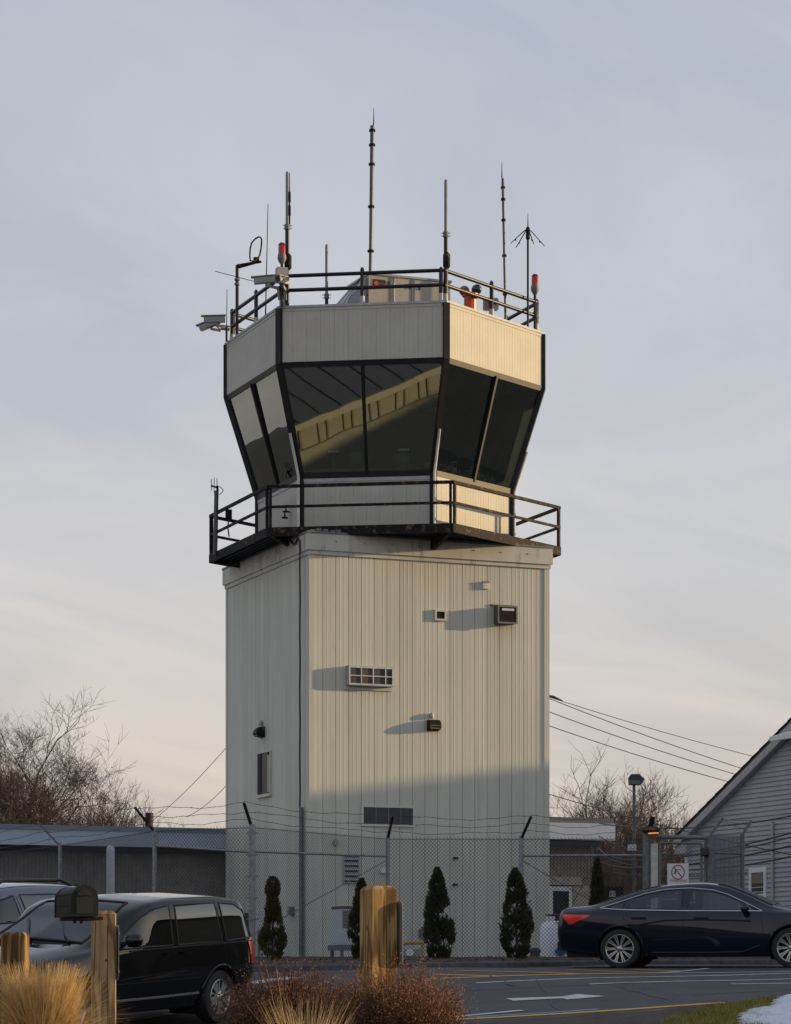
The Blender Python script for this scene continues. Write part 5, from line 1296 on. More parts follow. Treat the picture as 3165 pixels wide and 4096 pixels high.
# ------------------------------------------------------------------ unseen hangar added outside the frame to shade the yard, and the one mirrored in the cab glass
hang = thing('hangar', 'long unseen hangar added beyond the right edge to shade the yard', 'hangar', (52, 57, 0.3))
HT = 11.3
HMET = mat('hangar_sheet', (0.20, 0.175, 0.13), 0.6, var=0.1, scale=1)
g = MB(); g.box((45, 33.5, 0), (60, 81, HT - 0.2)); hb = g.build('wall', HMET, hang)
g = MB(); g.prism([(44.7, 33.2, HT - 0.2), (60.3, 33.2, HT - 0.2), (60.3, 33.2, HT), (44.7, 33.2, HT)], (0, 48.2, 0)); g.build('roof', HMET, hang)
for i in range(5):
    g = MB(); y = 36 + i * 9; g.box((44.9, y, 0.2), (44.99, y + 7, 6.5)); g.build('door', mat('hangar_door', (0.12, 0.11, 0.09), 0.6), hang)
tan = thing('tan_hangar', 'tan metal hangar with a dark ribbed roof standing beyond the left edge', 'hangar', (-12, 33, -0.6))
ea, eb = Vector((-14.0, 43.7, 0)), Vector((-7.15, 30.8, 0)); ed = (eb - ea).normalized(); en = Vector((-ed.y, ed.x, 0)); en = en if en.x > 0 else -en
TANM = mat('tan_sheet', (0.33, 0.30, 0.22), 0.55, var=0.05); TANL = mat('tan_trim', (0.42, 0.385, 0.28), 0.5)
ZTE = 4.4
g = MB(); g.prism([ea - Vector((0, 0, 1)), eb - Vector((0, 0, 1)), eb - en * 9 - Vector((0, 0, 1)), ea - en * 9 - Vector((0, 0, 1))], (0, 0, ZTE + 0.8)); tw = g.build('wall', TANM, tan)
LE = (eb - ea).length
for i in range(22):
    c = ea + ed * (0.3 + i * LE / 22.3 + (0.22 if i % 2 else 0.0)); g = MB(); g.bar(c + en * 0.03 + Vector((0, 0, ZTE - 1.0)), c + en * 0.03 + Vector((0, 0, ZTE - 0.2)), 0.05 if i % 2 else 0.09, 0.04, up=en); g.build('rib', mat('tan_rib', (0.22, 0.18, 0.11), 0.6), tan)
g = MB(); g.bar(ea + en * 0.04 + Vector((0, 0, ZTE - 1.05)), eb + en * 0.04 + Vector((0, 0, ZTE - 1.05)), 0.06, 0.05); g.build('rail', mat('tan_rib', (0, 0, 0)), tan)
g = MB(); g.bar(ea + en * 0.2 + Vector((0, 0, ZTE - 0.1)), eb + en * 0.2 + Vector((0, 0, ZTE - 0.1)), 0.45, 0.22); g.build('eave', TANL, tan)
g = MB(); e0 = Vector((0, 0, ZTE + 0.02)); e1 = Vector((0, 0, ZTE + 2.0))
g.prism([ea + en * 0.45 + e0, eb + en * 0.45 + e0, eb - en * 5 + e1, ea - en * 5 + e1], (0, 0, 0.05)); g.prism([ea - en * 10 + e0, eb - en * 10 + e0, eb - en * 5 + e1, ea - en * 5 + e1], (0, 0, 0.05)); tr_ = g.build('roof', mat('dark_roof', (0.10, 0.105, 0.11), 0.7), tan)
for i in range(14):
    c = ea + ed * (0.2 + i * LE / 14); g = MB(); g.bar(c + en * 0.45 + e0 + Vector((0, 0, 0.06)), c - en * 5 + e1 + Vector((0, 0, 0.06)), 0.05, 0.06); g.build('seam', mat('dark_seam', (0.065, 0.068, 0.07), 0.7), tr_)

# ------------------------------------------------------------------ overhead wires
def sag(a, b, s, n=14): return [a.lerp(b, i / n) - Vector((0, 0, s * 4 * (i / n) * (1 - i / n))) for i in range(n + 1)]
up = thing('utility_pole', 'wooden utility pole behind the grey house carrying the service wires', 'utility pole', (13.6, 84, gz(84)))
g = MB(); g.tube([Vector((13.6, 84, 0)), Vector((13.6, 84, 8.6))], [0.15, 0.11], 10); g.build('shaft', mat('creosote', (0, 0, 0)), up, True)
g = MB(); g.bar(Vector((12.6, 84, 8.2)), Vector((14.6, 84, 8.2)), 0.1, 0.12); g.build('crossarm', mat('creosote', (0, 0, 0)), up)
wires = ((2187, 2783, 3010, 3010, 0.010), (2187, 2788, 2970, 3060, 0.012), (2187, 2842, 2950, 3085, 0.012), (2187, 2898, 2925, 3115, 0.012))
labs = ('topmost overhead wire right of the tower', 'second overhead wire from the top right of the tower', 'third overhead wire from the top right of the tower', 'lowest overhead service wire running to the house roof')
for (x0, y0, x1, y1, r_), lb in zip(wires, labs):
    a = W(x0, y0, 66.0); b = W(x1, y1, 76.0); dx = b - a
    a2 = a - dx * 0.06; b2 = b + dx * 0.55; a2.x = min(a2.x, 3.0)
    g = MB(); g.tube(sag(a - dx * 0.04, b + dx * 0.5, 0.12), r_, 5); tag(g.build('overhead_wire', CABLE, None, True), lb, 'wire', 'overhead wires')
g = MB(); g.tube([W(2170, 2780, 65.9), W(2215, 2788, 66.0), W(2250, 2804, 66.1)], [0.03, 0.035, 0.02], 8); tag(g.build('wire_splice', CABLE, None, True), 'thick black splice where the wires meet the tower', 'wire')
for (x0, y0, x1, y1), lb in zip(((905, 2988, 630, 3262), (905, 3140, 760, 3256)), ('longer thin wire slanting down left of the tower', 'shorter thin wire slanting down left of the tower')):
    a, b = W(x0, y0, 68.2), W(x1, y1, 74.0); g = MB(); g.tube(sag(a + (a - b) * 0.05, b + (b - a) * 0.12, 0.10), 0.008, 5); tag(g.build('overhead_wire', CABLE, None, True), lb, 'wire', 'overhead wires')
low = ((2180, 3172, 2640, 3300, 3170, 3420, 0.012, 'thin wire crossing in front of the bare trees'), (2400, 3295, 2760, 3312, 3175, 3262, 0.016, 'uppermost slack cable crossing in front of the house wall'), (2395, 3345, 2700, 3420, 3175, 3345, 0.014, 'second slack cable crossing in front of the house wall'),
       (2395, 3392, 2610, 3440, 3175, 3330, 0.018, 'thick slack cable in the middle of the bundle'), (2395, 3445, 2640, 3470, 3175, 3382, 0.020, 'thickest slack cable above the house window'), (2395, 3420, 2700, 3480, 3175, 3425, 0.018, 'slack cable touching the top of the house window'), (2395, 3480, 2620, 3505, 2990, 3492, 0.014, 'lowest slack cable behind the warning sign'))
for x0, y0, x1, y1, x2, y2, r_, lb in low:
    a, m_, b = W(x0, y0, 69.5), W(x1, y1, 61.5), W(x2, y2, 56.6)
    pts = [a * (1 - t) ** 2 + (m_ * 2 - (a + b) * 0.5) * 2 * t * (1 - t) + b * t ** 2 for t in [i / 20 for i in range(21)]]
    g = MB(); g.tube(pts, r_, 6); tag(g.build('slack_cable', CABLE, None, True), lb, 'cable', 'slack cables by the gate')

# ------------------------------------------------------------------ bare trees
BARK = mat('bark', (0.075, 0.058, 0.05), 0.9, col2=(0.045, 0.036, 0.032), scale=6)
TWIG = mat('twigs', (0.080, 0.052, 0.040), 0.9, col2=(0.045, 0.032, 0.027), scale=3)
def grow(rng, gt, gc, p, d, L, r_, lev, maxlev, spread, up):
    k = 3 if lev < 2 else 2
    pts = [p]; rs = [r_]; dd = d.copy()
    for i in range(k):
        dd = (dd + Vector((rng.uniform(-1, 1), rng.uniform(-1, 1), rng.uniform(-0.6, 1))) * 0.16 + Vector((0, 0, up))).normalized()
        pts.append(pts[-1] + dd * L / k); rs.append(r_ * (1 - 0.35 * (i + 1) / k))
    (gt if lev < 2 else gc).tube(pts, rs, 6 if lev == 0 else (4 if lev < 3 else 3), cap=False)
    if lev >= maxlev: return
    nc = rng.randint(3, 4) if lev < maxlev - 1 else rng.randint(3, 5)
    for i in range(nc):
        t = rng.uniform(0.35, 1.0) if i else 1.0
        j = min(k - 1, int(t * k)); q = pts[j].lerp(pts[j + 1], t * k - j)
        ax = Vector((rng.uniform(-1, 1), rng.uniform(-1, 1), rng.uniform(-0.35, 0.6))).normalized()
        nd = (dd * (1 - spread * (0.6 if i == 0 else 1.0)) + ax * spread * (0.6 if i == 0 else 1.0)).normalized()
        grow(rng, gt, gc, q, nd, L * rng.uniform(0.58, 0.82), max(0.0045, r_ * rng.uniform(0.45, 0.66)), lev + 1, maxlev, spread, up)
def bare_tree(seed, base, h, maxlev=5, spread=0.55, up=0.06, lean=(0, 0), lab=None, group=None, r0=None, stems=1):
    rng = random.Random(seed); gt, gc = MB(), MB()
    for s in range(stems):
        off = Vector((rng.uniform(-.4, .4), rng.uniform(-.4, .4), 0)) * (stems > 1)
        ln = Vector((lean[0] + rng.uniform(-.45, .45) * (stems > 1), lean[1] + rng.uniform(-.3, .3) * (stems > 1), 1)).normalized()
        grow(rng, gt, gc, base + off, ln, h * 0.36 * rng.uniform(0.8, 1.1), r0 or h * 0.02, 0, maxlev, spread, up)
    o = thing('bare_tree', lab, 'tree', base, 0, group)
    gt.build('trunk', BARK, o, True); c = gc.build('crown', TWIG, o)
    return o
def gbase(x, Y): return Vector(((x - CX) / K * Y, Y, gz(Y) - 0.1))
# big tree and its neighbours at the left
bare_tree(21, gbase(-90, 86), 9.0, 7, 0.58, 0.05, (0.14, 0), 'large bare tree leaning in from the left edge', 'bare trees behind the low building', 0.15)
bare_tree(5, gbase(40, 84), 7.6, 7, 0.60, 0.07, (0.05, 0), 'dense brown bare tree below the large one at the left edge', 'bare trees behind the low building', 0.10, 2)
bare_tree(9, gbase(30, 81), 6.8, 6, 0.60, 0.06, (0, 0), 'reddish twiggy thicket tree low at the left edge', 'bare trees behind the low building', 0.08, 5)
bare_tree(33, gbase(330, 85), 6.6, 5, 0.50, 0.09, (0, 0), 'slim bare tree between the big tree and the round one', 'bare trees behind the low building', 0.07, 2)
bare_tree(14, gbase(470, 86), 6.4, 6, 0.50, 0.09, (0.02, 0), 'rounded bare tree above the low building roof', 'bare trees behind the low building', 0.085, 2)
bare_tree(41, gbase(720, 88), 4.4, 5, 0.5, 0.1, (0, 0), 'low bare shrub tree just left of the tower', 'bare trees behind the low building', 0.05, 4)
bare_tree(43, gbase(820, 88), 4.1, 5, 0.5, 0.1, (0, 0), 'low bare shrub tree touching the tower edge behind the fence', 'bare trees behind the low building', 0.05, 3)
# right side thicket
RT_ = [(2215, 92, 6.4, 51, 'bare tree against the right edge of the tower'), (2300, 88, 5.6, 52, 'bare tree above the annex roof'), (2400, 86, 6.2, 53, 'bare tree above the end of the annex roof'),
       (2480, 84, 6.4, 54, 'bare tree just left of the street lamp'), (2600, 90, 8.0, 55, 'tall thin bare tree right of the street lamp'), (2560, 80, 5.4, 56, 'tangled bare tree behind the street lamp'), (2680, 84, 6.6, 57, 'tangled bare tree above the gate'),
       (2790, 90, 8.2, 58, 'tall bare tree beside the slope of the house roof'), (2740, 80, 5.6, 59, 'dense bare tree touching the house eave'), (2520, 76, 4.2, 60, 'low tangled tree behind the small notice'), (2640, 76, 4.4, 61, 'low tangled tree behind the gate')]
for x, Y, h, sd, lb in RT_:
    bare_tree(sd, gbase(x, Y), h * (0.94 if x < 2450 else 0.78 if Y < 90 else 0.88), 6 if Y < 87 else 5, 0.56, 0.075, (0, 0), lb, 'bare trees right of the tower', h * 0.010, 2)
# undergrowth behind the gate: a mass of stems
g = MB(); ru = random.Random(77)
for i in range(5200):
    Y = ru.uniform(72, 80); x = ru.uniform(2150, 2900); b = gbase(x, Y); h = ru.uniform(0.4, 3.1)
    d = Vector((ru.uniform(-0.7, 0.7), ru.uniform(-0.4, 0.4), 1)).normalized(); m_ = b + d * h * 0.5 + Vector((0, 0, ru.uniform(0, 0.3))); e = m_ + (d + Vector((ru.uniform(-0.8, 0.8), 0, ru.uniform(-0.5, 0.3)))).normalized() * h * 0.5
    b = b + Vector((0, 0, ru.uniform(0, 1.6))); g.tube([b, m_, e], [0.012, 0.009, 0.005], 3, cap=False)
tag(g.build('undergrowth', mat('undergrowth', (0.12, 0.085, 0.06), 0.95, col2=(0.06, 0.042, 0.03), scale=2.5)), 'tangled brown undergrowth behind the gate and annex', 'undergrowth', kind='stuff')
# wooded slope behind the thicket
g = MB(); NB = 60
for i in range(NB + 1):
    X = lerp(3, 40, i / NB)
    for Y, h in ((98, 0.2), (104, 2.0), (112, 3.4 + 0.6 * sin(i * 0.9) + 0.4 * sin(i * 2.3)), (150, 3.6)): g.v.append((X, Y, h))
for i in range(NB):
    for k in range(3): g.f.append((i * 4 + k, i * 4 + 4 + k, i * 4 + 5 + k, i * 4 + 1 + k)); g.m.append(0)
struct('wooded_bank', g, mat('leaf_bank', (0.10, 0.07, 0.05), 1.0, col2=(0.055, 0.042, 0.034), scale=1.5, bump=1.0, bscale=4), True)

# ------------------------------------------------------------------ evergreens along the fence
EVG = mat('arborvitae', (0.022, 0.032, 0.012), 0.7, col2=(0.075, 0.072, 0.030), scale=16, ramp=(0.40, 0.70))
EVT = mat('arborvitae_olive', (0.045, 0.045, 0.015), 0.7, col2=(0.085, 0.07, 0.025), scale=5, ramp=(0.42, 0.66))
def evergreen(lab, xF, yTop, wF, Y, seed, m=EVG, lean=0.0, prof=None, n=9500):
    rng = random.Random(seed); zb = gz(Y) + 0.08; X = (xF - CX) / K * Y; H = (HY - yTop) / K * Y - zb; w = wF / K * Y / 2
    o = thing('arborvitae', lab, 'evergreen', (X, Y, zb), 0, 'young evergreens along the fence')
    g = MB(); g.tube([Vector((X, Y, zb - 0.05)), Vector((X + lean * H * 0.5, Y, zb + H * 0.6))], [0.025, 0.010], 6); g.build('trunk', BARK, o, True)
    prof = prof or [(0.0, 0.62), (0.12, 0.88), (0.3, 1.0), (0.5, 0.82), (0.7, 0.62), (0.85, 0.42), (0.95, 0.16), (1.0, 0.03)]
    def rad(t):
        for (a, ra), (b, rb__) in zip(prof, prof[1:]):
            if t <= b: return lerp(ra, rb__, (t - a) / (b - a + 1e-9))
        return 0.02
    # lobes: sprays gathered in clumps that stand off the outline
    cl = []
    for i in range(70):
        t = rng.random() ** 0.85; a = rng.uniform(0, 2 * pi); cl.append((t, a, rng.uniform(0.78, 1.18)))
    g = MB()
    for i in range(n):
        t0, a0_, f = cl[rng.randrange(len(cl))]
        t = min(1.0, max(0.0, t0 + rng.gauss(0, 0.035))); a = a0_ + rng.gauss(0, 0.38)
        rr_ = w * rad(t) * f * (0.55 + 0.45 * rng.random() ** 0.5)
        c = Vector((X + lean * H * t + rr_ * cos(a), Y + rr_ * sin(a), zb + 0.03 + t * H * 0.97))
        out = Vector((cos(a) * 0.7, sin(a) * 0.7, rng.uniform(0.5, 1.4))).normalized(); s = out.cross(Vector((rng.uniform(-1, 1), rng.uniform(-1, 1), rng.uniform(-1, 1)))).normalized()
        L = rng.uniform(0.025, 0.062); ww = L * 0.30
        g.add([c - s * ww, c + s * ww, c + out * L + s * ww * 0.5, c + out * L * 1.25, c + out * L - s * ww * 0.5], [(0, 1, 2, 3, 4)])
    g.build('crown', m, o)
evergreen('slim olive evergreen beside the thick fence post', 1090, 3512, 100, 48.6, 1, EVT, 0.0, [(0.0, 0.75), (0.15, 1.0), (0.3, 0.95), (0.42, 0.72), (0.55, 0.55), (0.68, 0.5), (0.75, 0.34), (0.83, 0.48), (0.95, 0.40), (1.0, 0.1)], 7000)
evergreen('evergreen mostly hidden behind the centre wooden post', 1447, 3522, 105, 50.0, 2)
evergreen('full dark evergreen right of the centre wooden post', 1757, 3474, 116, 50.6, 3, EVG, -0.02)
evergreen('widest dark evergreen in front of a fence post', 2067, 3478, 128, 51.0, 4, EVG, -0.015, [(0.0, 0.55), (0.12, 0.85), (0.3, 1.0), (0.5, 0.92), (0.66, 0.66), (0.8, 0.55), (0.9, 0.34), (0.97, 0.12), (1.0, 0.03)])
evergreen('dark evergreen rising behind the trunk of the navy sedan', 2390, 3438, 92, 53.2, 5, EVG, 0.0, [(0.0, 1.0), (0.3, 1.0), (0.5, 0.85), (0.7, 0.55), (0.88, 0.3), (1.0, 0.03)])

# ------------------------------------------------------------------ things behind the fence
def simple(name, lab, cat, loc): return thing(name, lab, cat, loc)
# rusty condenser on a stand
p = W(1410, 3850, 58.5); p = Vector((p.x, 58.5, gz(58.5)))
o = simple('condenser_unit', 'white condenser with a rusty grille on a metal stand behind the fence', 'air conditioner', p)
M = Matrix.Translation(p) @ Matrix.Rotation(TH, 4, 'Z'); x0 = (1343 - CX) / K * 58.5 - p.x; hw2 = 0.36
WB = mat('condenser_white', (0.50, 0.53, 0.58), 0.5, var=0.06)
zt_ = (HY - 3632) / K * 58.5 - p.z; zb_ = (HY - 3777) / K * 58.5 - p.z
g = MB(); g.box((-hw2, -0.3, zb_), (hw2, 0.3, zt_), M); g.build('casing', WB, o)
g = MB(); g.box((-hw2 - 0.01, -0.31, zt_ - 0.03), (hw2 + 0.01, 0.31, zt_ + 0.03), M); g.build('rusty_lid', mat('lid_rust', (0.14, 0.055, 0.035), 0.8, var=0.3, scale=14), o)
for i in range(12):
    z = lerp(zt_ - 0.08, zb_ + 0.36, i / 11); g = MB(); g.box((-hw2 + 0.02, -0.312, z - 0.008), (-hw2 + 0.27, -0.302, z + 0.008), M); g.build('slat', mat('rusty_slat', (0.11, 0.06, 0.04), 0.8, var=0.4, scale=20), o)
g = MB(); g.box((-hw2 - 0.08, -0.36, zb_ - 0.14), (hw2 + 0.08, 0.36, zb_ - 0.02), M)
for sx in (-1, 1):
    for sy in (-1, 1): g.box((sx * hw2 - 0.03, sy * 0.3 - 0.03, 0), (sx * hw2 + 0.03, sy * 0.3 + 0.03, zb_ - 0.14), M)
g.build('stand', mat('stand_grey', (0.12, 0.14, 0.165), 0.6), o)
# two boxes by the shaded corner
for lab, xF, yt, yb, wF, Y, mm in (('dark slotted condenser behind the thick fence post', 988, 3652, 3720, 62, 60.5, mat('cond_dark', (0.055, 0.06, 0.065), 0.6)), ('pale condenser box behind the slim evergreen', 1066, 3640, 3720, 76, 60.0, WB)):
    p = W(xF, 3850, Y); z0_, z1_ = (HY - yb) / K * Y, (HY - yt) / K * Y; w_ = wF / K * Y / 2; p = Vector((p.x, Y, gz(Y)))
    o = thing('condenser_unit', lab, 'air conditioner', p)
    g = MB(); g.box((p.x - w_, Y - 0.2, z0_), (p.x + w_, Y + 0.2, z1_)); g.build('casing', mm, o)
    for i in range(6): z = lerp(z0_ + 0.04, z1_ - 0.04, i / 5); g = MB(); g.box((p.x - w_ + 0.02, Y - 0.212, z - 0.008), (p.x + w_ - 0.02, Y - 0.202, z + 0.008)); g.build('slat', EQ if mm is not WB else GREYPAINT, o)
    g = MB()
    for sx in (-1, 1): g.box((p.x + sx * w_ * 0.8 - 0.02, Y - 0.15, gz(Y) - 0.05), (p.x + sx * w_ * 0.8 + 0.02, Y + 0.15, z0_))
    g.build('stand', GALVD, o)
# yellow gas pipe
GASY = mat('gas_yellow', (0.42, 0.27, 0.05), 0.5, var=0.2, scale=8); Y = 60.5
o = simple('gas_pipe', 'yellow gas pipe bent down to the ground beside the wall', 'pipe', (W(1650, 0, Y).x, Y, gz(Y)))
g = MB(); g.tube([W(1608, 3776, Y), W(1640, 3772, Y), W(1680, 3772, Y), W(1690, 3777, Y), Vector((W(1692, 0, Y).x, Y, gz(Y) - 0.05))], 0.04, 8); g.build('pipe', GASY, o, True)
g = MB(); g.tube([W(1684, 3771, Y), W(1692, 3779, Y)], 0.055, 8); g.tube([W(1612, 3776, Y), W(1620, 3775, Y)], 0.055, 8); g.build('elbow', GASY, o, True)
o = simple('gas_meter', 'pale grey gas meter below the yellow pipe', 'gas meter', (W(1640, 0, Y).x, Y + 0.1, gz(Y)))
g = MB(); g.box((W(1612, 0, Y).x, Y + 0.05, gz(Y)), (W(1682, 0, Y).x, Y + 0.35, W(0, 3797, Y).z)); g.build('casing', mat('meter_grey', (0.30, 0.32, 0.33), 0.5), o)
g = MB(); g.lathe([(0.09, 0), (0.09, 0.05), (0.06, 0.06)], 12, Matrix.Translation((W(1640, 0, Y).x, Y + 0.05, W(0, 3812, Y).z)) @ Matrix.Rotation(pi / 2, 4, 'X')); g.build('dial', WHITEP, o)
# propane tank
Y = 57.0; c = W(2222, 3838, Y); rad_ = 62 / K * Y; p = Vector((c.x, Y, gz(Y)))
o = simple('propane_tank', 'white propane tank with a maroon collar and blue diamond sign', 'propane tank', p)
zt_ = W(0, 3686, Y).z
TW = mat('tank_white', (0.78, 0.81, 0.88), 0.4, var=0.05)
g = MB(); g.lathe([(rad_ * 0.9, p.z), (rad_, p.z + 0.05), (rad_, zt_ - 0.14), (rad_ * 0.93, zt_ - 0.06), (rad_ * 0.75, zt_ - 0.015), (rad_ * 0.3, zt_)], 28, Matrix.Translation((c.x, Y, 0))); g.build('body', TW, o, True)
zc_ = W(0, 3661, Y).z
g = MB(); r1_ = rad_ * 0.6
for i in range(14):
    a0_, a1_ = 2 * pi * i / 18 - 1.0, 2 * pi * (i + 0.8) / 18 - 1.0
    if i in (3, 9): continue
    q = [Vector((c.x + r1_ * cos(a), Y + r1_ * sin(a), 0)) for a in (a0_, a1_)]
    g.add([(q[0].x, q[0].y, zt_ - 0.03), (q[1].x, q[1].y, zt_ - 0.03), (q[1].x, q[1].y, zc_), (q[0].x, q[0].y, zc_)], [(0, 1, 2, 3)])
g.build('collar', TW, o)
g = MB(); g.tube([Vector((c.x + r1_ * cos(2 * pi * i / 24), Y + r1_ * sin(2 * pi * i / 24), zc_)) for i in range(24)], 0.02, 6, closed=True); g.build('collar_ring', mat('maroon', (0.11, 0.02, 0.035), 0.5), o, True)
g = MB(); v0 = W(2232, 3672, Y - 0.3); g.box((v0.x - 0.06, v0.y - 0.05, v0.z - 0.06), (v0.x + 0.06, v0.y + 0.05, v0.z + 0.06)); g.build('valve', EQ, o)
g = MB(); g.tube([v0, W(2255, 3664, Y - 0.35), W(2264, 3672, Y - 0.36), W(2264, 3720, Y - 0.36)], 0.025, 6); g.build('gas_hose', GASY, o, True)
dc = W(2243, 3807, Y - rad_ - 0.05); s_ = 0.135
g = MB(); g.add([dc + Vector(q) for q in ((-s_, 0, 0), (0, 0, -s_), (s_, 0, 0), (0, 0, s_))], [(0, 1, 2, 3)]); g.prism([dc + Vector(q) for q in ((-s_, 0.002, 0), (0, 0.002, -s_), (s_, 0.002, 0), (0, 0.002, s_))], (0, 0.006, 0)); dm = g.build('diamond_sign', mat('diamond_blue', (0.012, 0.10, 0.30), 0.5), o)
dr_ = dc + Vector((0.12, 0.003, 0.12)); g = MB(); g.prism([dr_ + Vector(q) for q in ((-s_, 0.012, 0), (0, 0.012, -s_), (s_, 0.012, 0), (0, 0.012, s_))], (0, 0.006, 0)); g.build('red_diamond', mat('diamond_red', (0.45, 0.05, 0.05), 0.5), o)
tm = text_mesh('1', 0.16, 0.001); tm.materials.append(EQ); inst('lettering', tm, None, dm, dc - Vector((0, 0.004, 0)), rot=Matrix.Rotation(pi / 2, 3, 'X'))
# grey bin
Y = 55.3; c = W(2140, 3836, Y); p = Vector((c.x, Y, gz(Y))); r_ = 21 / K * Y
o = simple('grey_bin', 'small grey green bin beside the widest evergreen', 'bin', p)
zt_ = W(0, 3800, Y).z
g = MB(); g.lathe([(r_ * 0.9, p.z), (r_, zt_ - 0.05)], 14, Matrix.Translation((c.x, Y, 0))); g.build('body', mat('bin_grey', (0.10, 0.115, 0.12), 0.6), o, True)
g = MB(); g.lathe([(r_ * 1.2, zt_ - 0.05), (r_ * 1.2, zt_ - 0.01), (r_ * 0.8, zt_ + 0.04), (0.01, zt_ + 0.05)], 14, Matrix.Translation((c.x, Y, 0))); g.build('lid', mat('bin_lid', (0.045, 0.045, 0.04), 0.6), o, True)

# ------------------------------------------------------------------ foreground: wooden posts, mailbox, plants
def wood(name, dark, light, seed):
    """sawn softwood: fine upright grain, a broad arched figure, knots and stains"""
    m = bpy.data.materials.new(name); m.use_nodes = True; n, l = m.node_tree.nodes, m.node_tree.links; bs = n['Principled BSDF']; bs.inputs['Roughness'].default_value = 0.8; bs.inputs['Specular IOR Level'].default_value = 0.25
    tc = n.new('ShaderNodeTexCoord')
    def noise(scale, stretch, detail, off=0.0):
        mp = n.new('ShaderNodeMapping'); mp.inputs['Scale'].default_value = stretch; mp.inputs['Location'].default_value = (seed * 1.7 + off, seed * 0.9, seed * 0.31); l.new(tc.outputs['Object'], mp.inputs[0])
        z = n.new('ShaderNodeTexNoise'); z.inputs['Scale'].default_value = scale; z.inputs['Detail'].default_value = detail; l.new(mp.outputs[0], z.inputs['Vector']); return z, mp
    fig, mp = noise(9.0, (1, 1, 0.10), 1.5)
    mu = n.new('ShaderNodeMath'); mu.operation = 'MULTIPLY'; mu.inputs[1].default_value = 42.0; l.new(fig.outputs['Fac'], mu.inputs[0])
    si = n.new('ShaderNodeMath'); si.operation = 'SINE'; l.new(mu.outputs[0], si.inputs[0])
    fine, _ = noise(85.0, (1, 1, 0.025), 5, 3.0)
    ad = n.new('ShaderNodeMath'); ad.operation = 'MULTIPLY_ADD'; ad.inputs[1].default_value = 0.22; l.new(si.outputs[0], ad.inputs[0]); l.new(fine.outputs['Fac'], ad.inputs[2])
    rp = n.new('ShaderNodeValToRGB'); rp.color_ramp.elements[0].color = (*dark, 1); rp.color_ramp.elements[1].color = (*light, 1); rp.color_ramp.elements[0].position = 0.36; rp.color_ramp.elements[1].position = 0.60; l.new(ad.outputs[0], rp.inputs[0])
    st, _ = noise(7.0, (1.5, 1.5, 0.5), 4, 9.0)
    r2 = n.new('ShaderNodeValToRGB'); r2.color_ramp.elements[0].color = (0.62, 0.56, 0.46, 1); r2.color_ramp.elements[1].color = (1.08, 1.04, 1.0, 1); r2.color_ramp.elements[0].position = 0.34; r2.color_ramp.elements[1].position = 0.58; l.new(st.outputs['Fac'], r2.inputs[0])
    mx = n.new('ShaderNodeMix'); mx.data_type = 'RGBA'; mx.blend_type = 'MULTIPLY'; mx.inputs['Factor'].default_value = 0.8; l.new(rp.outputs[0], mx.inputs['A']); l.new(r2.outputs[0], mx.inputs['B'])
    l.new(mx.outputs['Result'], bs.inputs['Base Color'])
    bp = n.new('ShaderNodeBump'); bp.inputs['Strength'].default_value = 0.12; bp.inputs['Distance'].default_value = 0.003; l.new(fine.outputs['Fac'], bp.inputs['Height']); l.new(bp.outputs[0], bs.inputs['Normal'])
    return m
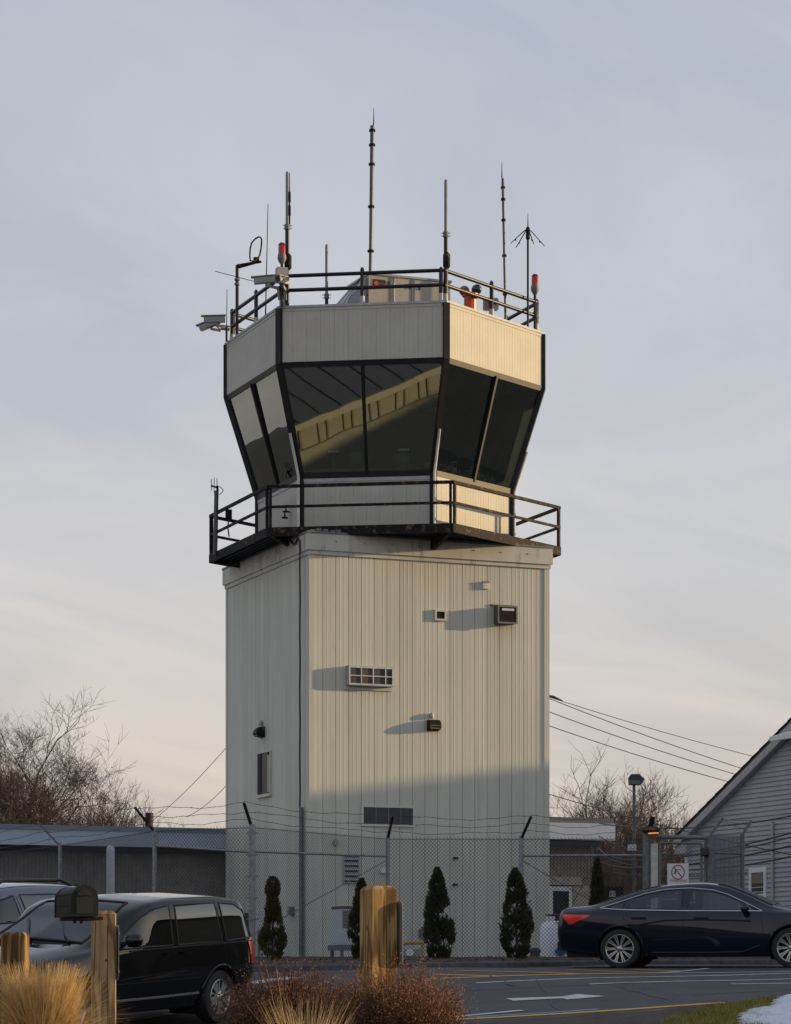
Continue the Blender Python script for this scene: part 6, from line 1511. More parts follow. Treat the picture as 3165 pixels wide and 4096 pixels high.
def wood_post(lab, xl, xc, xr, yt, Y, seed, yaw, cols, sign=None, cracks=(), knots=()):
    """square timber post with a chamfered top; the plate of a sign may stand on its far right side"""
    xm = (xl + xr) / 2; X = (xm - CX) / K * Y; zt = (HY - yt) / K * Y; zb = gz(Y) - 0.3
    w = 0.16; o = thing('wooden_post', lab, 'post', (X, Y, gz(Y)), yaw, 'square timber posts at the roadside')
    M = Matrix.Translation((X, Y, 0)) @ Matrix.Rotation(yaw, 4, 'Z'); h = w / 2; ch = 0.022; e = 0.006
    g = MB(); prof = []
    for z, q in ((zb, 0), (zt - ch, 0), (zt - ch * 0.3, ch * 0.6), (zt, ch)):
        r_ = h - q; prof.append([M @ Vector(p + (z,)) for p in ((-r_ + e, -r_), (r_ - e, -r_), (r_, -r_ + e), (r_, r_ - e), (r_ - e, r_), (-r_ + e, r_), (-r_, r_ - e), (-r_, -r_ + e))])
    vs = [v for ring_ in prof for v in ring_]; fs = []
    for i in range(3):
        for k in range(8): fs.append((i * 8 + k, i * 8 + (k + 1) % 8, i * 8 + 8 + (k + 1) % 8, i * 8 + 8 + k))
    fs.append(tuple(24 + k for k in range(8))); g.add(vs, fs); g.build('timber', wood('timber_%d' % seed, *cols, seed), o)
    for cx_, z0_, z1_ in cracks:
        g = MB(); g.box((cx_ - 0.0022, -h - 0.0012, z0_), (cx_ + 0.0022, -h + 0.002, z1_), M); g.build('crack', mat('crack_dark', (0.05, 0.03, 0.015), 0.9), o)
    for face, kx, kz, kr in knots:                                   # dark oval knots let into a face
        Mk = M @ Matrix.Rotation(-face * pi / 2, 4, 'Z') @ Matrix.Translation((kx, -h - 0.0012, kz)) @ Matrix.Rotation(pi / 2, 4, 'X') @ Matrix.Diagonal((1, 1.7, 1, 1))
        g = MB(); g.lathe([(kr, -0.002), (kr * 0.7, 0.0004), (kr * 0.3, -0.0006)], 12, Mk); g.build('knot', mat('knot_dark', (0.07, 0.035, 0.014), 0.8, col2=(0.14, 0.075, 0.03), scale=60), o)
    if sign:
        z0_, z1_ = (HY - sign[1]) / K * Y, (HY - sign[0]) / K * Y; d0, d1 = sign[2]
        s = thing('sign_plate', sign[3], 'sign', M @ Vector((h, 0, z0_)), yaw)
        g = MB(); poly = []
        rc_ = 0.035; L0, L1 = d0, d1
        for cx_, cz_, a0_ in ((L1 - rc_, z1_ - rc_, 0), (L0 + rc_, z1_ - rc_, 90), (L0 + rc_, z0_ + rc_, 180), (L1 - rc_, z0_ + rc_, 270)):
            for i in range(5): a_ = radians(a0_ + 22.5 * i); poly.append(M @ Vector((h + 0.014, cx_ + rc_ * cos(a_), cz_ + rc_ * sin(a_))))
        g.prism(poly, M.to_3x3() @ Vector((0.004, 0, 0))); g.build('plate', mat('plate_back', (0.33, 0.32, 0.30), 0.45, metal=0.4, var=0.1), s)
        g = MB()
        for z in (lerp(z0_, z1_, 0.15), lerp(z0_, z1_, 0.85)): g.lathe([(0.012, -0.02), (0.012, 0.022), (0.004, 0.026)], 8, Matrix.Translation(M @ Vector((h + 0.006, 0, z))) @ Matrix.Rotation(yaw, 4, 'Z') @ Matrix.Rotation(pi / 2, 4, 'Y'))
        g.build('bolt', GALVD, s)
    return M
wood_post('honey coloured timber post in the middle with a sign plate on its side', 1439, 1487, 1590, 3545, 14.9, 1, radians(25), ((0.15, 0.085, 0.03), (0.40, 0.26, 0.105)), (3607, 3870, (-0.115, 0.12), 'sign plate seen edge on at the side of the middle timber post'), ((0.012, -1.3, 0.30), (-0.05, -1.3, -0.10)), ((1, 0.02, 0.26, 0.011), (0, 0.05, 0.10, 0.006)))
wood_post('pale timber post carrying the mailbox', 359, 383, 469, 3644, 18.6, 2, radians(12), ((0.22, 0.13, 0.065), (0.45, 0.315, 0.18)), (3702, 3920, (-0.10, 0.12), 'sign plate seen edge on at the side of the mailbox post'), ((0.02, -1.3, 0.35),), ((0, 0.01, 0.10, 0.008), (0, -0.02, -0.25, 0.006)))
wood_post('dark grained timber post at the left edge behind the tall grass', 10, 10, 111, 3730, 17.2, 3, radians(-1), ((0.10, 0.052, 0.018), (0.30, 0.18, 0.07)), None, ())
# mailbox
Y = 18.15; mx0 = W(292, 3672, Y); yaw = radians(20)
o = thing('mailbox', 'dark green rural mailbox with a domed top on the timber post', 'mailbox', W(315, 3670, Y), 0)
MM = Matrix.Translation(W(338, 3666, Y - 0.24)) @ Matrix.Rotation(yaw, 4, 'Z')      # front at y = 0, running back along +y
hw3, hh3, L = 0.086, 0.120, 0.50
GRN = mat('mailbox_green', (0.007, 0.011, 0.009), 0.6, col2=(0.011, 0.014, 0.011), scale=3, spec=0.3)
def dome(r, h, y): 
    a = [(-r, 0.0)] + [(-r * cos(pi * i / 14), h + r * sin(pi * i / 14)) for i in range(15)] + [(r, 0.0)]
    return [MM @ Vector((x, y, z)) for x, z in a]
g = MB(); g.prism(dome(hw3, hh3, 0.0), MM.to_3x3() @ Vector((0, L, 0))); g.build('body', GRN, o, True)
g = MB(); g.prism(dome(hw3 + 0.008, hh3 - 0.002, -0.004), MM.to_3x3() @ Vector((0, 0.03, 0))); dd_ = g.build('door', GRN, o)
g = MB(); g.prism(dome(hw3 * 0.66, hh3 * 0.88, -0.010), MM.to_3x3() @ Vector((0, 0.008, 0))); pnl = g.build('raised_panel', mat('mailbox_door', (0.005, 0.010, 0.010), 0.5), dd_)
pnl.location = pnl.location + Vector((0, 0, 0.018))
g = MB(); g.bar(MM @ Vector((-0.045, -0.018, 0.145)), MM @ Vector((0.05, -0.018, 0.145)), 0.012, 0.010); g.build('handle', STEEL, dd_)
g = MB(); g.prism(dome(hw3 + 0.006, hh3 - 0.002, L - 0.02), MM.to_3x3() @ Vector((0, 0.02, 0))); g.build('back_rim', GRN, o)
for z in (0.075, 0.15): g = MB(); g.bar(MM @ Vector((-hw3 - 0.002, 0.03, z)), MM @ Vector((-hw3 - 0.002, L - 0.02, z)), 0.004, 0.004); g.build('side_rib', STEEL, o)
g = MB(); g.box((-0.06, 0.03, -0.022), (hw3 + 0.05, L - 0.03, -0.002), MM); g.box((0.0, 0.08, -0.045), (0.008, 0.14, -0.02), MM); g.box((-0.045, 0.08, -0.045), (-0.037, 0.14, -0.02), MM); g.build('bracket', STEEL, o)

# ornamental grass clump
def clump(name, lab, base, n, h, spread, m, seed, droop=0.5, w=0.0022, fine=1.0, up=0.55):
    rng = random.Random(seed); g = MB()
    for i in range(n):
        a = rng.uniform(0, 2 * pi); rad = spread * 0.22 * sqrt(rng.random()); L = h * rng.uniform(0.55, 1.15)
        b = base + Vector((cos(a) * rad, sin(a) * rad, 0)); a2 = a + rng.gauss(0, 0.5); tilt = rng.random() ** up * spread
        d = Vector((cos(a2) * tilt, sin(a2) * tilt, 1)).normalized(); pts = [b]; k = 5; droop_ = droop * (0.5 if rng.random() < 0.7 else rng.uniform(1.0, 3.2))
        for j in range(k):
            d = (d + Vector((cos(a2) * droop_ * 0.14, sin(a2) * droop_ * 0.14, -droop_ * 0.13 * (j + 1) * rng.uniform(0.3, 1.1))) + Vector((rng.uniform(-1, 1), rng.uniform(-1, 1), 0)) * 0.05).normalized()
            pts.append(pts[-1] + d * L / k)
        sd = Vector((-sin(a2 + rng.uniform(-1, 1)), cos(a2), 0.2)).normalized(); vs = []; wf = rng.choice((0.6, 0.8, 1.0, 1.7))
        for j, p in enumerate(pts):
            ww = w * wf * (1 - 0.8 * j / k); vs += [p - sd * ww, p + sd * ww]
        g.add(vs, [(2 * j, 2 * j + 1, 2 * j + 3, 2 * j + 2) for j in range(k)])
    o = thing(name, lab, 'grass clump', base, 0); g.build('blades', m, o)
    return o
def leafy(m, amount=0.35):
    """light passing through thin blades"""
    n, l = m.node_tree.nodes, m.node_tree.links; bs = n['Principled BSDF']; out = n['Material Output']
    tr = n.new('ShaderNodeBsdfTranslucent'); mx = n.new('ShaderNodeMixShader'); mx.inputs[0].default_value = amount
    l.new(bs.inputs['Base Color'].links[0].from_socket, tr.inputs[0]); l.new(bs.outputs[0], mx.inputs[1]); l.new(tr.outputs[0], mx.inputs[2]); l.new(mx.outputs[0], out.inputs[0]); return m
STRAW = mat('straw_blades', (0.46, 0.29, 0.11), 0.75, col2=(0.62, 0.45, 0.21), scale=14, ramp=(0.4, 0.62))
STRAW2 = mat('straw_pale', (0.50, 0.34, 0.16), 0.75, col2=(0.64, 0.48, 0.26), scale=14)
leafy(STRAW); leafy(STRAW2)
b = gbase(165, 16.0) + Vector((0, 0, 0.1)); clump('ornamental_grass', 'big golden dry grass clump in front of the left timber posts', b, 7000, 0.71, 0.25, STRAW, 3, 0.34, 0.0024)
b = gbase(1225, 13.6) + Vector((0, 0, 0.1)); clump('ornamental_grass', 'small pale dry grass tuft in front of the brown shrubs', b, 1000, 0.54, 0.26, STRAW2, 4, 0.6, 0.0018)
b = gbase(1225, 13.7) + Vector((0, 0, 0.1)); clump('grass_stalks', 'few tall dry straw stalks rising from the small grass tuft', b, 22, 0.68, 0.24, STRAW2, 8, 0.12, 0.0024)
# brown winter shrubs
def shrub(lab, base, n, h, spread, seed, sq=1.0):
    rng = random.Random(seed); g = MB(); gt = MB()
    o = thing('brown_shrub', lab, 'shrub', base, 0, 'brown winter shrubs by the roadside')
    for i in range(n):
        a = rng.uniform(0, 2 * pi); t = rng.random() ** 0.6; d = Vector((cos(a) * t * spread, sin(a) * t * spread * 0.7, 1)).normalized(); L = h * rng.uniform(0.72, 1.08) * (1 - 0.18 * t)
        b = base + Vector((cos(a), sin(a), 0)) * 0.06 * rng.random(); pts = [b]
        for j in range(4):
            d = (d + Vector((rng.uniform(-1, 1), rng.uniform(-1, 1), rng.uniform(-0.4, 0.7))) * 0.13).normalized(); pts.append(pts[-1] + d * L / 4)
        g.tube(pts, [0.0030, 0.0026, 0.0022, 0.0018, 0.0011], 3, cap=False)
        for j in range(7):                                          # side shoots, each with a few dry seed heads
            q = pts[2].lerp(pts[3], rng.random()) if j < 3 else pts[3].lerp(pts[4], rng.random())
            e = q + (d + Vector((rng.uniform(-1, 1), rng.uniform(-1, 1), rng.uniform(-0.2, 0.8))) * 0.75).normalized() * rng.uniform(0.04, 0.10)
            s = Vector((rng.uniform(-1, 1), rng.uniform(-1, 1), 0)).normalized() * 0.0012; g.add([q - s, q + s, e], [(0, 1, 2)])
            for _ in range(3):
                c = e + Vector((rng.uniform(-1, 1), rng.uniform(-1, 1), rng.uniform(-1, 1))) * 0.014; r_ = rng.uniform(0.002, 0.0055)
                v1 = Vector((rng.uniform(-1, 1), rng.uniform(-1, 1), rng.uniform(-1, 1))).normalized() * r_; v2 = v1.orthogonal().normalized() * r_
                gt.add([c - v1, c - v2, c + v1, c + v2], [(0, 1, 2, 3)])
    g.build('stems', mat('shrub_stem', (0.10, 0.042, 0.022), 0.9, col2=(0.06, 0.028, 0.016), scale=10), o); gt.build('seed_heads', mat('shrub_heads', (0.26, 0.11, 0.045), 0.9, col2=(0.14, 0.06, 0.03), scale=12), o)
shrub('brown winter shrub around the foot of the middle timber post', gbase(1590, 14.4) + Vector((0, 0, 0.1)), 1100, 0.74, 0.72, 1)
shrub('brown winter shrub left of the middle timber post', gbase(1170, 14.8) + Vector((0, 0, 0.1)), 1100, 0.74, 0.75, 2)

# ------------------------------------------------------------------ vehicles
def cubic(xs, ys, x):
    """monotone-ish cubic through points"""
    n = len(xs)
    if x <= xs[0]: return ys[0]
    if x >= xs[-1]: return ys[-1]
    for i in range(n - 1):
        if x <= xs[i + 1]: break
    h = xs[i + 1] - xs[i]; t = (x - xs[i]) / h
    def slope(j):
        if j == 0: return (ys[1] - ys[0]) / (xs[1] - xs[0])
        if j == n - 1: return (ys[-1] - ys[-2]) / (xs[-1] - xs[-2])
        a = (ys[j] - ys[j - 1]) / (xs[j] - xs[j - 1]); b = (ys[j + 1] - ys[j]) / (xs[j + 1] - xs[j])
        return 0.0 if a * b <= 0 else 2 * a * b / (a + b)
    m0, m1 = slope(i) * h, slope(i + 1) * h
    return (2 * t**3 - 3 * t**2 + 1) * ys[i] + (t**3 - 2 * t**2 + t) * m0 + (-2 * t**3 + 3 * t**2) * ys[i + 1] + (t**3 - t**2) * m1

GLS = glass('car_glass', (0.50, 0.60, 0.57), 0.03, ior=1.5)
GLD = glass('car_glass_dark', (0.03, 0.032, 0.032), 0.10, ior=1.52)
GLW = glass('windscreen_glass', (0.26, 0.33, 0.32), 0.0, ior=1.42)
TYRE = mat('tyre', (0.016, 0.016, 0.017), 0.75, bump=0.2, bscale=60)
BLKP = mat('black_plastic', (0.012, 0.012, 0.013), 0.5)
CHROME = mat('chrome', (0.62, 0.63, 0.66), 0.12, metal=1.0)
ALLOY = mat('alloy_silver', (0.52, 0.53, 0.54), 0.28, metal=0.85, var=0.05)
TAILR = mat('tail_red', (0.60, 0.018, 0.022), 0.12, coat=0.7, emit=(0.5, 0.01, 0.01), emit_s=0.10)
SEAT = mat('seat_dark', (0.03, 0.032, 0.034), 0.9)

class Car:
    def __init__(s, root, st, paint):
        s.root = root; s.paint = paint; s.xs = [a[0] for a in st]; s.tr = list(zip(*[a[1] for a in st]))   # tracks of (y, z)
        s.holes = []; s.arches = []; s.cache = {}
    def section(s, x, n=9):
        k = round(x, 4)
        if k in s.cache: return s.cache[k]
        P = [(cubic(s.xs, [p[0] for p in t], x), cubic(s.xs, [p[1] for p in t], x)) for t in s.tr]
        out = []; m = len(P)
        for i in range(m - 1):
            p0, p1, p2, p3 = P[max(i - 1, 0)], P[i], P[i + 1], P[min(i + 2, m - 1)]
            for j in range(n):
                t = j / n
                q = []
                for c in (0, 1):
                    m1 = (p2[c] - p0[c]) * 0.36; m2 = (p3[c] - p1[c]) * 0.36
                    q.append((2*t**3 - 3*t**2 + 1) * p1[c] + (t**3 - 2*t**2 + t) * m1 + (-2*t**3 + 3*t**2) * p2[c] + (t**3 - t**2) * m2)
                out.append((max(0.0, q[0]), q[1]))
        out.append(P[-1]); s.cache[k] = out
        return out
    def side_y(s, x, z):
        sec = s.section(x)
        best = 0
        for (y0, z0), (y1, z1) in zip(sec, sec[1:]):
            if min(z0, z1) - 1e-6 <= z <= max(z0, z1) + 1e-6:
                t = 0 if abs(z1 - z0) < 1e-6 else (z - z0) / (z1 - z0); best = max(best, y0 + (y1 - y0) * t)
        return best
    def top_z(s, x, y):
        sec = s.section(x); m = len(sec); best = None
        for (y0, z0), (y1, z1) in zip(sec[m // 2:], sec[m // 2 + 1:]):
            if min(y0, y1) - 1e-6 <= y <= max(y0, y1) + 1e-6:
                t = 0 if abs(y1 - y0) < 1e-6 else (y - y0) / (y1 - y0); z = z0 + (z1 - z0) * t; best = z if best is None else max(best, z)
        return sec[-1][1] if best is None else best
    def local(s, g, name, m, parent=None, smooth=False):
        return link(name, g.mesh(name, smooth), m, parent or s.root)
    def body(s, nx, name='body'):
        """the shell, open where windows and wheel arches are"""
        x0, x1 = s.xs[0], s.xs[-1]; secs = []
        for i in range(nx + 1): secs.append((lerp(x0, x1, i / nx), s.section(lerp(x0, x1, i / nx))))
        m = len(secs[0][1]); bm = bmesh.new(); V = {}
        for i, (x, sec) in enumerate(secs):
            for sg in (1, -1):
                for j, (y, z) in enumerate(sec):
                    if sg == -1 and (j == 0 or j == m - 1) and y < 1e-5: V[i, j, -1] = V[i, j, 1]; continue
                    V[i, j, sg] = bm.verts.new((x, y * sg, z))
        def hole(x, y, z):
            for poly, ymin in s.holes:
                if abs(y) > ymin and inside(x, z, poly): return True
            for ax, az, ar in s.arches:
                if abs(y) > 0.42 and (x - ax) ** 2 + (z - az) ** 2 < ar * ar: return True
            if s.wind and s.wind(x, abs(y), z): return True
            return False
        for i in range(nx):
            for j in range(m - 1):
                for sg in (1, -1):
                    q = [V[i, j, sg], V[i + 1, j, sg], V[i + 1, j + 1, sg], V[i, j + 1, sg]]
                    c = sum((v.co for v in q), Vector()) / 4
                    if hole(c.x, c.y, c.z): continue
                    u = []
                    for v in q:
                        if v not in u: u.append(v)
                    if len(u) < 3: continue
                    try: bm.faces.new(u if sg == 1 else u[::-1])
                    except ValueError: pass
        for i in (0, nx):
            ringv = [V[i, j, 1] for j in range(m)] + [V[i, j, -1] for j in range(m - 1, -1, -1)]
            u = []
            for v in ringv:
                if v not in u: u.append(v)
            try: bm.faces.new(u)
            except ValueError: pass
        bmesh.ops.remove_doubles(bm, verts=bm.verts, dist=1e-5)
        bmesh.ops.recalc_face_normals(bm, faces=bm.faces)
        me = bpy.data.meshes.new(name); bm.to_mesh(me); bm.free()
        me.polygons.foreach_set('use_smooth', [True] * len(me.polygons))
        try: me.set_sharp_from_angle(angle=radians(50))
        except Exception: pass
        return link(name, me, s.paint, s.root)
    def patch(s, poly, off, nz=14, nx=14, sides=(1, -1)):
        """a piece lying on the flank, outlined by (x, z) points"""
        zs = [p[1] for p in poly]; z0, z1 = min(zs), max(zs); g = MB()
        for sg in sides:
            rows = []
            for i in range(nz + 1):
                z = lerp(z0 + 1e-4, z1 - 1e-4, i / nz); X = []
                for (a, b) in zip(poly, poly[1:] + poly[:1]):
                    if (a[1] > z) != (b[1] > z): X.append(a[0] + (z - a[1]) / (b[1] - a[1]) * (b[0] - a[0]))
                if len(X) < 2: continue
                rows.append([(x, sg * (s.side_y(x, z) + off), z) for x in [lerp(min(X), max(X), k / nx) for k in range(nx + 1)]])
            vs = [p for r_ in rows for p in r_]
            g.add(vs, [(i * (nx + 1) + k, i * (nx + 1) + k + 1, (i + 1) * (nx + 1) + k + 1, (i + 1) * (nx + 1) + k) for i in range(len(rows) - 1) for k in range(nx)])
        return g
    def line(s, pts, r_, off=0.0, sides=(1, -1), closed=False, n=6, g=None):
        """a strip following the flank through (x, z) points"""
        g = g or MB()
        for sg in sides:
            P = []
            L = pts + pts[:1] if closed else pts
            for a, b in zip(L, L[1:]):
                k = max(1, int(sqrt((a[0] - b[0]) ** 2 + (a[1] - b[1]) ** 2) / 0.05))
                for i in range(k): x, z = lerp(a[0], b[0], i / k), lerp(a[1], b[1], i / k); P.append((x, sg * (s.side_y(x, z) + off), z))
            if not closed: x, z = pts[-1]; P.append((x, sg * (s.side_y(x, z) + off), z))
            g.tube(P, r_, n, closed)
        return g
    def window(s, name, poly, m, frit=0.012):
        for sg in (1, -1):
            w = s.local(s.patch(poly, 0.004, sides=(sg,)), name, m, None, True)
            s.local(s.line(poly, frit, 0.0, (sg,), True), 'seal', BLKP, w, True)
    def pline(s, name, pts, r_, off, m):
        for sg in (1, -1): s.local(s.line(pts, r_, off, (sg,)), name, m, None, True)
    def ppatch(s, name, poly, off, nz, nx, m):
        for sg in (1, -1): s.local(s.patch(poly, off, nz, nx, (sg,)), name, m, None, True)
    def arch(s, ax, az, ar):
        for sg in (1, -1):
            g = MB(); P = []
            for i in range(29):
                a = radians(-24 + 228 * i / 28); x, z = ax + ar * cos(a), az + ar * sin(a); P.append((x, sg * (s.side_y(x, max(z, s.section(x)[0][1] + 0.02)) + 0.002), z))
            g.tube(P, 0.014, 6)
            s.local(g, 'arch_lip', s.paint, None, True)
        for sg in (1, -1):
            g = MB(); ring0, ring1 = [], []
            for i in range(25):
                a = radians(-30 + 240 * i / 24); x, z = ax + (ar + 0.01) * cos(a), az + (ar + 0.01) * sin(a); ring0.append((x, sg * 0.45, z)); ring1.append((x, sg * (max(0.5, s.side_y(x, max(z, 0.25))) - 0.01), z))
            g.add(ring0 + ring1, [(i, i + 1, 26 + i, 25 + i) for i in range(24)]); g.add(ring0, [tuple(range(25))])
            s.local(g, 'wheel_well', DARK)

def make_wheel(car, x, y, r_, sg, spokes, w=0.215, rim=0.70, face=0.03):
    """tyre with a spoked rim as its sub-part; sg is the outside"""
    M = Matrix.Translation((x, y, r_)) @ Matrix.Rotation(-sg * pi / 2, 4, 'X')     # local z points outwards
    h = w / 2; R1_ = r_ * rim
    g = MB(); g.lathe([(R1_, -h), (r_ * 0.93, -h), (r_ * 0.99, -h * 0.75), (r_, -h * 0.4), (r_, h * 0.4), (r_ * 0.99, h * 0.75), (r_ * 0.95, h * 0.97), (r_ * 0.86, h * 1.04), (R1_ * 1.03, h), (R1_, h * 0.9), (R1_ * 0.97, -h)], 40, M, False)
    wh = car.local(g, 'wheel', TYRE, None, True)
    g = MB(); zf = h * 0.86
    g.lathe([(R1_ * 1.015, zf + 0.012), (R1_ * 0.985, zf + 0.018), (R1_ * 0.93, zf + 0.004), (R1_ * 0.92, -h * 0.4)], 40, M, False)
    def spoke(a, r0, r1, w0, w1, z0, z1, t=0.02):
        ca, sa = cos(a), sin(a); vs = []
        for rr_, ww, zz in ((r0, w0, z0), (r1, w1, z1)):
            for sx, dz in ((-1, 0), (1, 0), (1, -t), (-1, -t)): vs.append(M @ Vector((rr_ * ca - sx * ww * sa, rr_ * sa + sx * ww * ca, zz + dz)))
        g.add(vs, [(0, 1, 5, 4), (1, 2, 6, 5), (2, 3, 7, 6), (3, 0, 4, 7), (0, 3, 2, 1), (4, 5, 6, 7)])
    if spokes == 'multi':
        for i in range(10):
            for dlt in (-0.085, 0.085):
                a = 2 * pi * i / 10; c0 = a + dlt * 1.1
                spoke(a + dlt, R1_ * 0.2, R1_ * 0.95, 0.007, 0.0085, zf - 0.006, zf + 0.006)
        g.lathe([(0.01, zf + 0.006), (R1_ * 0.14, zf + 0.004), (R1_ * 0.24, zf - 0.012), (R1_ * 0.26, zf - 0.05)][::-1], 20, M, False)
    else:
        for i in range(5):
            a = 2 * pi * i / 5 + 0.3
            for dlt in (-0.17, 0.17): spoke(a + dlt, R1_ * 0.22, R1_ * 0.94, 0.020, 0.026, zf + 0.012, zf + 0.004)
            spoke(a + pi / 5, R1_ * 0.3, R1_ * 0.94, 0.010, 0.016, zf - 0.008, zf - 0.002)
        g.lathe([(0.01, zf + 0.026), (R1_ * 0.14, zf + 0.022), (R1_ * 0.30, zf + 0.010), (R1_ * 0.34, zf - 0.03)][::-1], 20, M, False)
    car.local(g, 'rim', ALLOY, wh, True if spokes == 'multi' else True)
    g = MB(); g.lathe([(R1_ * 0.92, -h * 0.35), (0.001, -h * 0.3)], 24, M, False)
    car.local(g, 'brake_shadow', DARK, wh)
    g = MB()
    for i in range(5):
        a = 2 * pi * i / 5 + 0.6; g.lathe([(0.011, zf + (0.005 if spokes == 'multi' else 0.018)), (0.011, zf + (0.018 if spokes == 'multi' else 0.032))], 6, M @ Matrix.Translation((R1_ * 0.22 * cos(a), R1_ * 0.22 * sin(a), 0)))
    car.local(g, 'lug_nuts', BLKP, wh)

def seats(car, x, z0, hgt, head=True):
    for sg in (1, -1):
        g = MB(); g.box((x - 0.10, sg * 0.38 - 0.24, z0), (x + 0.06, sg * 0.38 + 0.24, z0 + hgt)); g.box((x, sg * 0.38 - 0.24, z0 - 0.05), (x + 0.5, sg * 0.38 + 0.24, z0 + 0.12))
        if head: g.box((x - 0.12, sg * 0.38 - 0.12, z0 + hgt + 0.03), (x - 0.02, sg * 0.38 + 0.12, z0 + hgt + 0.2)); g.box((x - 0.08, sg * 0.38 - 0.02, z0 + hgt - 0.02), (x - 0.06, sg * 0.38 + 0.02, z0 + hgt + 0.05))
        car.local(g, 'seat', SEAT)
def handle(car, x, z, m, side=(1, -1), L=0.18):
    for sg in side:
        g = MB(); y = sg * (car.side_y(x, z) + 0.03); g.box((x - L / 2, y - 0.014, z - 0.016), (x + L / 2, y + 0.014, z + 0.018)); g.box((x - L / 2, y - sg * 0.03 - 0.015, z - 0.016), (x - L / 2 + 0.03, y, z + 0.018)); g.box((x + L / 2 - 0.03, y - sg * 0.03 - 0.015, z - 0.016), (x + L / 2, y, z + 0.018))
        car.local(g, 'door_handle', m)
def mirror(car, x, z, m):
    for sg in (1, -1):
        y = car.side_y(x, z) * sg; g = MB()
        g.lathe([(0.001, -0.10), (0.06, -0.085), (0.085, -0.03), (0.085, 0.05), (0.05, 0.075), (0.001, 0.08)], 14, Matrix.Translation((x, y + sg * 0.15, z + 0.05)) @ Matrix.Rotation(sg * pi / 2 * 0, 4, 'X') @ Matrix.Rotation(pi / 2, 4, 'X') @ Matrix.Diagonal((0.75, 1, 1.25, 1)))
        g.box((x - 0.03, min(y, y + sg * 0.1), z - 0.01), (x + 0.05, max(y, y + sg * 0.1), z + 0.03)); car.local(g, 'mirror', m, None, True)

def place(root, loc, head, pitch, roll): root.location = loc; root.rotation_euler = (roll, pitch, head)

# ---- black minivan
BLACK = mat('black_car_paint', (0.004, 0.004, 0.005), 0.6, coat=1.0, spec=0.0)
van = thing('minivan', 'black minivan with silver hubcaps parked nose towards the left edge', 'car')
def sec(bz, sw, mw, mz, bw_, bz_, dw, dz, ew, ez, tz): return ((0.0, bz), (sw * 0.9, bz), (sw, bz + 0.06), (mw, mz), (bw_, bz_), (dw, dz), (ew, ez), (0.0, tz))
vst = [(-1.07, sec(0.42, 0.70, 0.78, 0.60, 0.78, 0.76, 0.76, 0.80, 0.6, 0.83, 0.85)), (-1.02, sec(0.36, 0.78, 0.88, 0.62, 0.86, 0.95, 0.83, 1.02, 0.70, 1.06, 1.10)), (-0.95, sec(0.33, 0.82, 0.93, 0.64, 0.91, 1.02, 0.80, 1.28, 0.66, 1.36, 1.40)),
       (-0.82, sec(0.30, 0.85, 0.96, 0.64, 0.94, 1.01, 0.84, 1.50, 0.70, 1.58, 1.62)), (-0.60, sec(0.28, 0.87, 0.985, 0.64, 0.965, 1.01, 0.875, 1.57, 0.74, 1.66, 1.70)), (0.0, sec(0.25, 0.89, 1.0, 0.64, 0.98, 1.01, 0.885, 1.60, 0.74, 1.70, 1.745)),
       (0.8, sec(0.24, 0.90, 1.0, 0.64, 0.98, 1.01, 0.885, 1.60, 0.74, 1.705, 1.75)), (1.3, sec(0.24, 0.90, 1.0, 0.64, 0.975, 1.0, 0.885, 1.57, 0.74, 1.67, 1.715)), (1.6, sec(0.24, 0.90, 1.0, 0.63, 0.97, 1.0, 0.865, 1.48, 0.73, 1.59, 1.64)),
       (2.0, sec(0.24, 0.90, 0.995, 0.62, 0.955, 1.02, 0.79, 1.28, 0.66, 1.38, 1.44)), (2.45, sec(0.24, 0.89, 0.99, 0.61, 0.93, 0.99, 0.82, 1.08, 0.70, 1.16, 1.22)), (2.65, sec(0.24, 0.89, 0.985, 0.60, 0.92, 0.96, 0.83, 1.03, 0.66, 1.09, 1.12)),
       (3.1, sec(0.24, 0.88, 0.975, 0.59, 0.90, 0.90, 0.80, 0.98, 0.58, 1.03, 1.055)), (3.6, sec(0.24, 0.85, 0.94, 0.57, 0.86, 0.82, 0.76, 0.91, 0.52, 0.96, 0.985)), (3.9, sec(0.26, 0.76, 0.85, 0.55, 0.78, 0.74, 0.66, 0.82, 0.44, 0.87, 0.89)), (4.03, sec(0.30, 0.60, 0.66, 0.52, 0.60, 0.62, 0.5, 0.67, 0.3, 0.70, 0.715))]
def low_(z): return z if z < 1.06 else 1.06 + (z - 1.06) * 0.86
vst = [(x * (0.88 if x < 0 else 1.0), tuple((y, low_(z)) for y, z in sc)) for x, sc in vst]
H_ = Vector((-0.5, -0.866)); Lf = Vector((0.866, -0.5))
rp_ = Vector((-2.33, 34.0)) - Lf * 0.85
place(van, (rp_.x, rp_.y, gz(34.2) - 0.0), atan2(H_.y, H_.x), radians(2.6), radians(-1.7))
c = Car(van, vst, BLACK)
w1 = [(2.16, 1.02), (1.88, 1.25), (1.60, 1.45), (1.34, 1.56), (1.03, 1.595), (1.05, 1.035)]
w2 = [(0.94, 1.035), (0.90, 1.60), (0.02, 1.61), (-0.04, 1.045)]
w3 = [(-0.15, 1.05), (-0.10, 1.605), (-0.46, 1.58), (-0.66, 1.49), (-0.79, 1.34), (-0.88, 1.08)]
w1, w2, w3 = [[(x * (0.92 if x < 0 else 1.0), low_(z)) for x, z in w] for w in (w1, w2, w3)]
c.holes = [(w1, 0.5)]
WSx = (1.50, 2.56)
c.wind = lambda x, y, z: WSx[0] < x < WSx[1] and y < lerp(0.60, 0.70, (x - WSx[0]) / (WSx[1] - WSx[0])) and z > 1.05 and abs(z - c.top_z(x, y)) < 0.03
AR = 0.405
c.arches = [(0.0, 0.345, AR), (3.08, 0.345, AR)]
c.body(210)
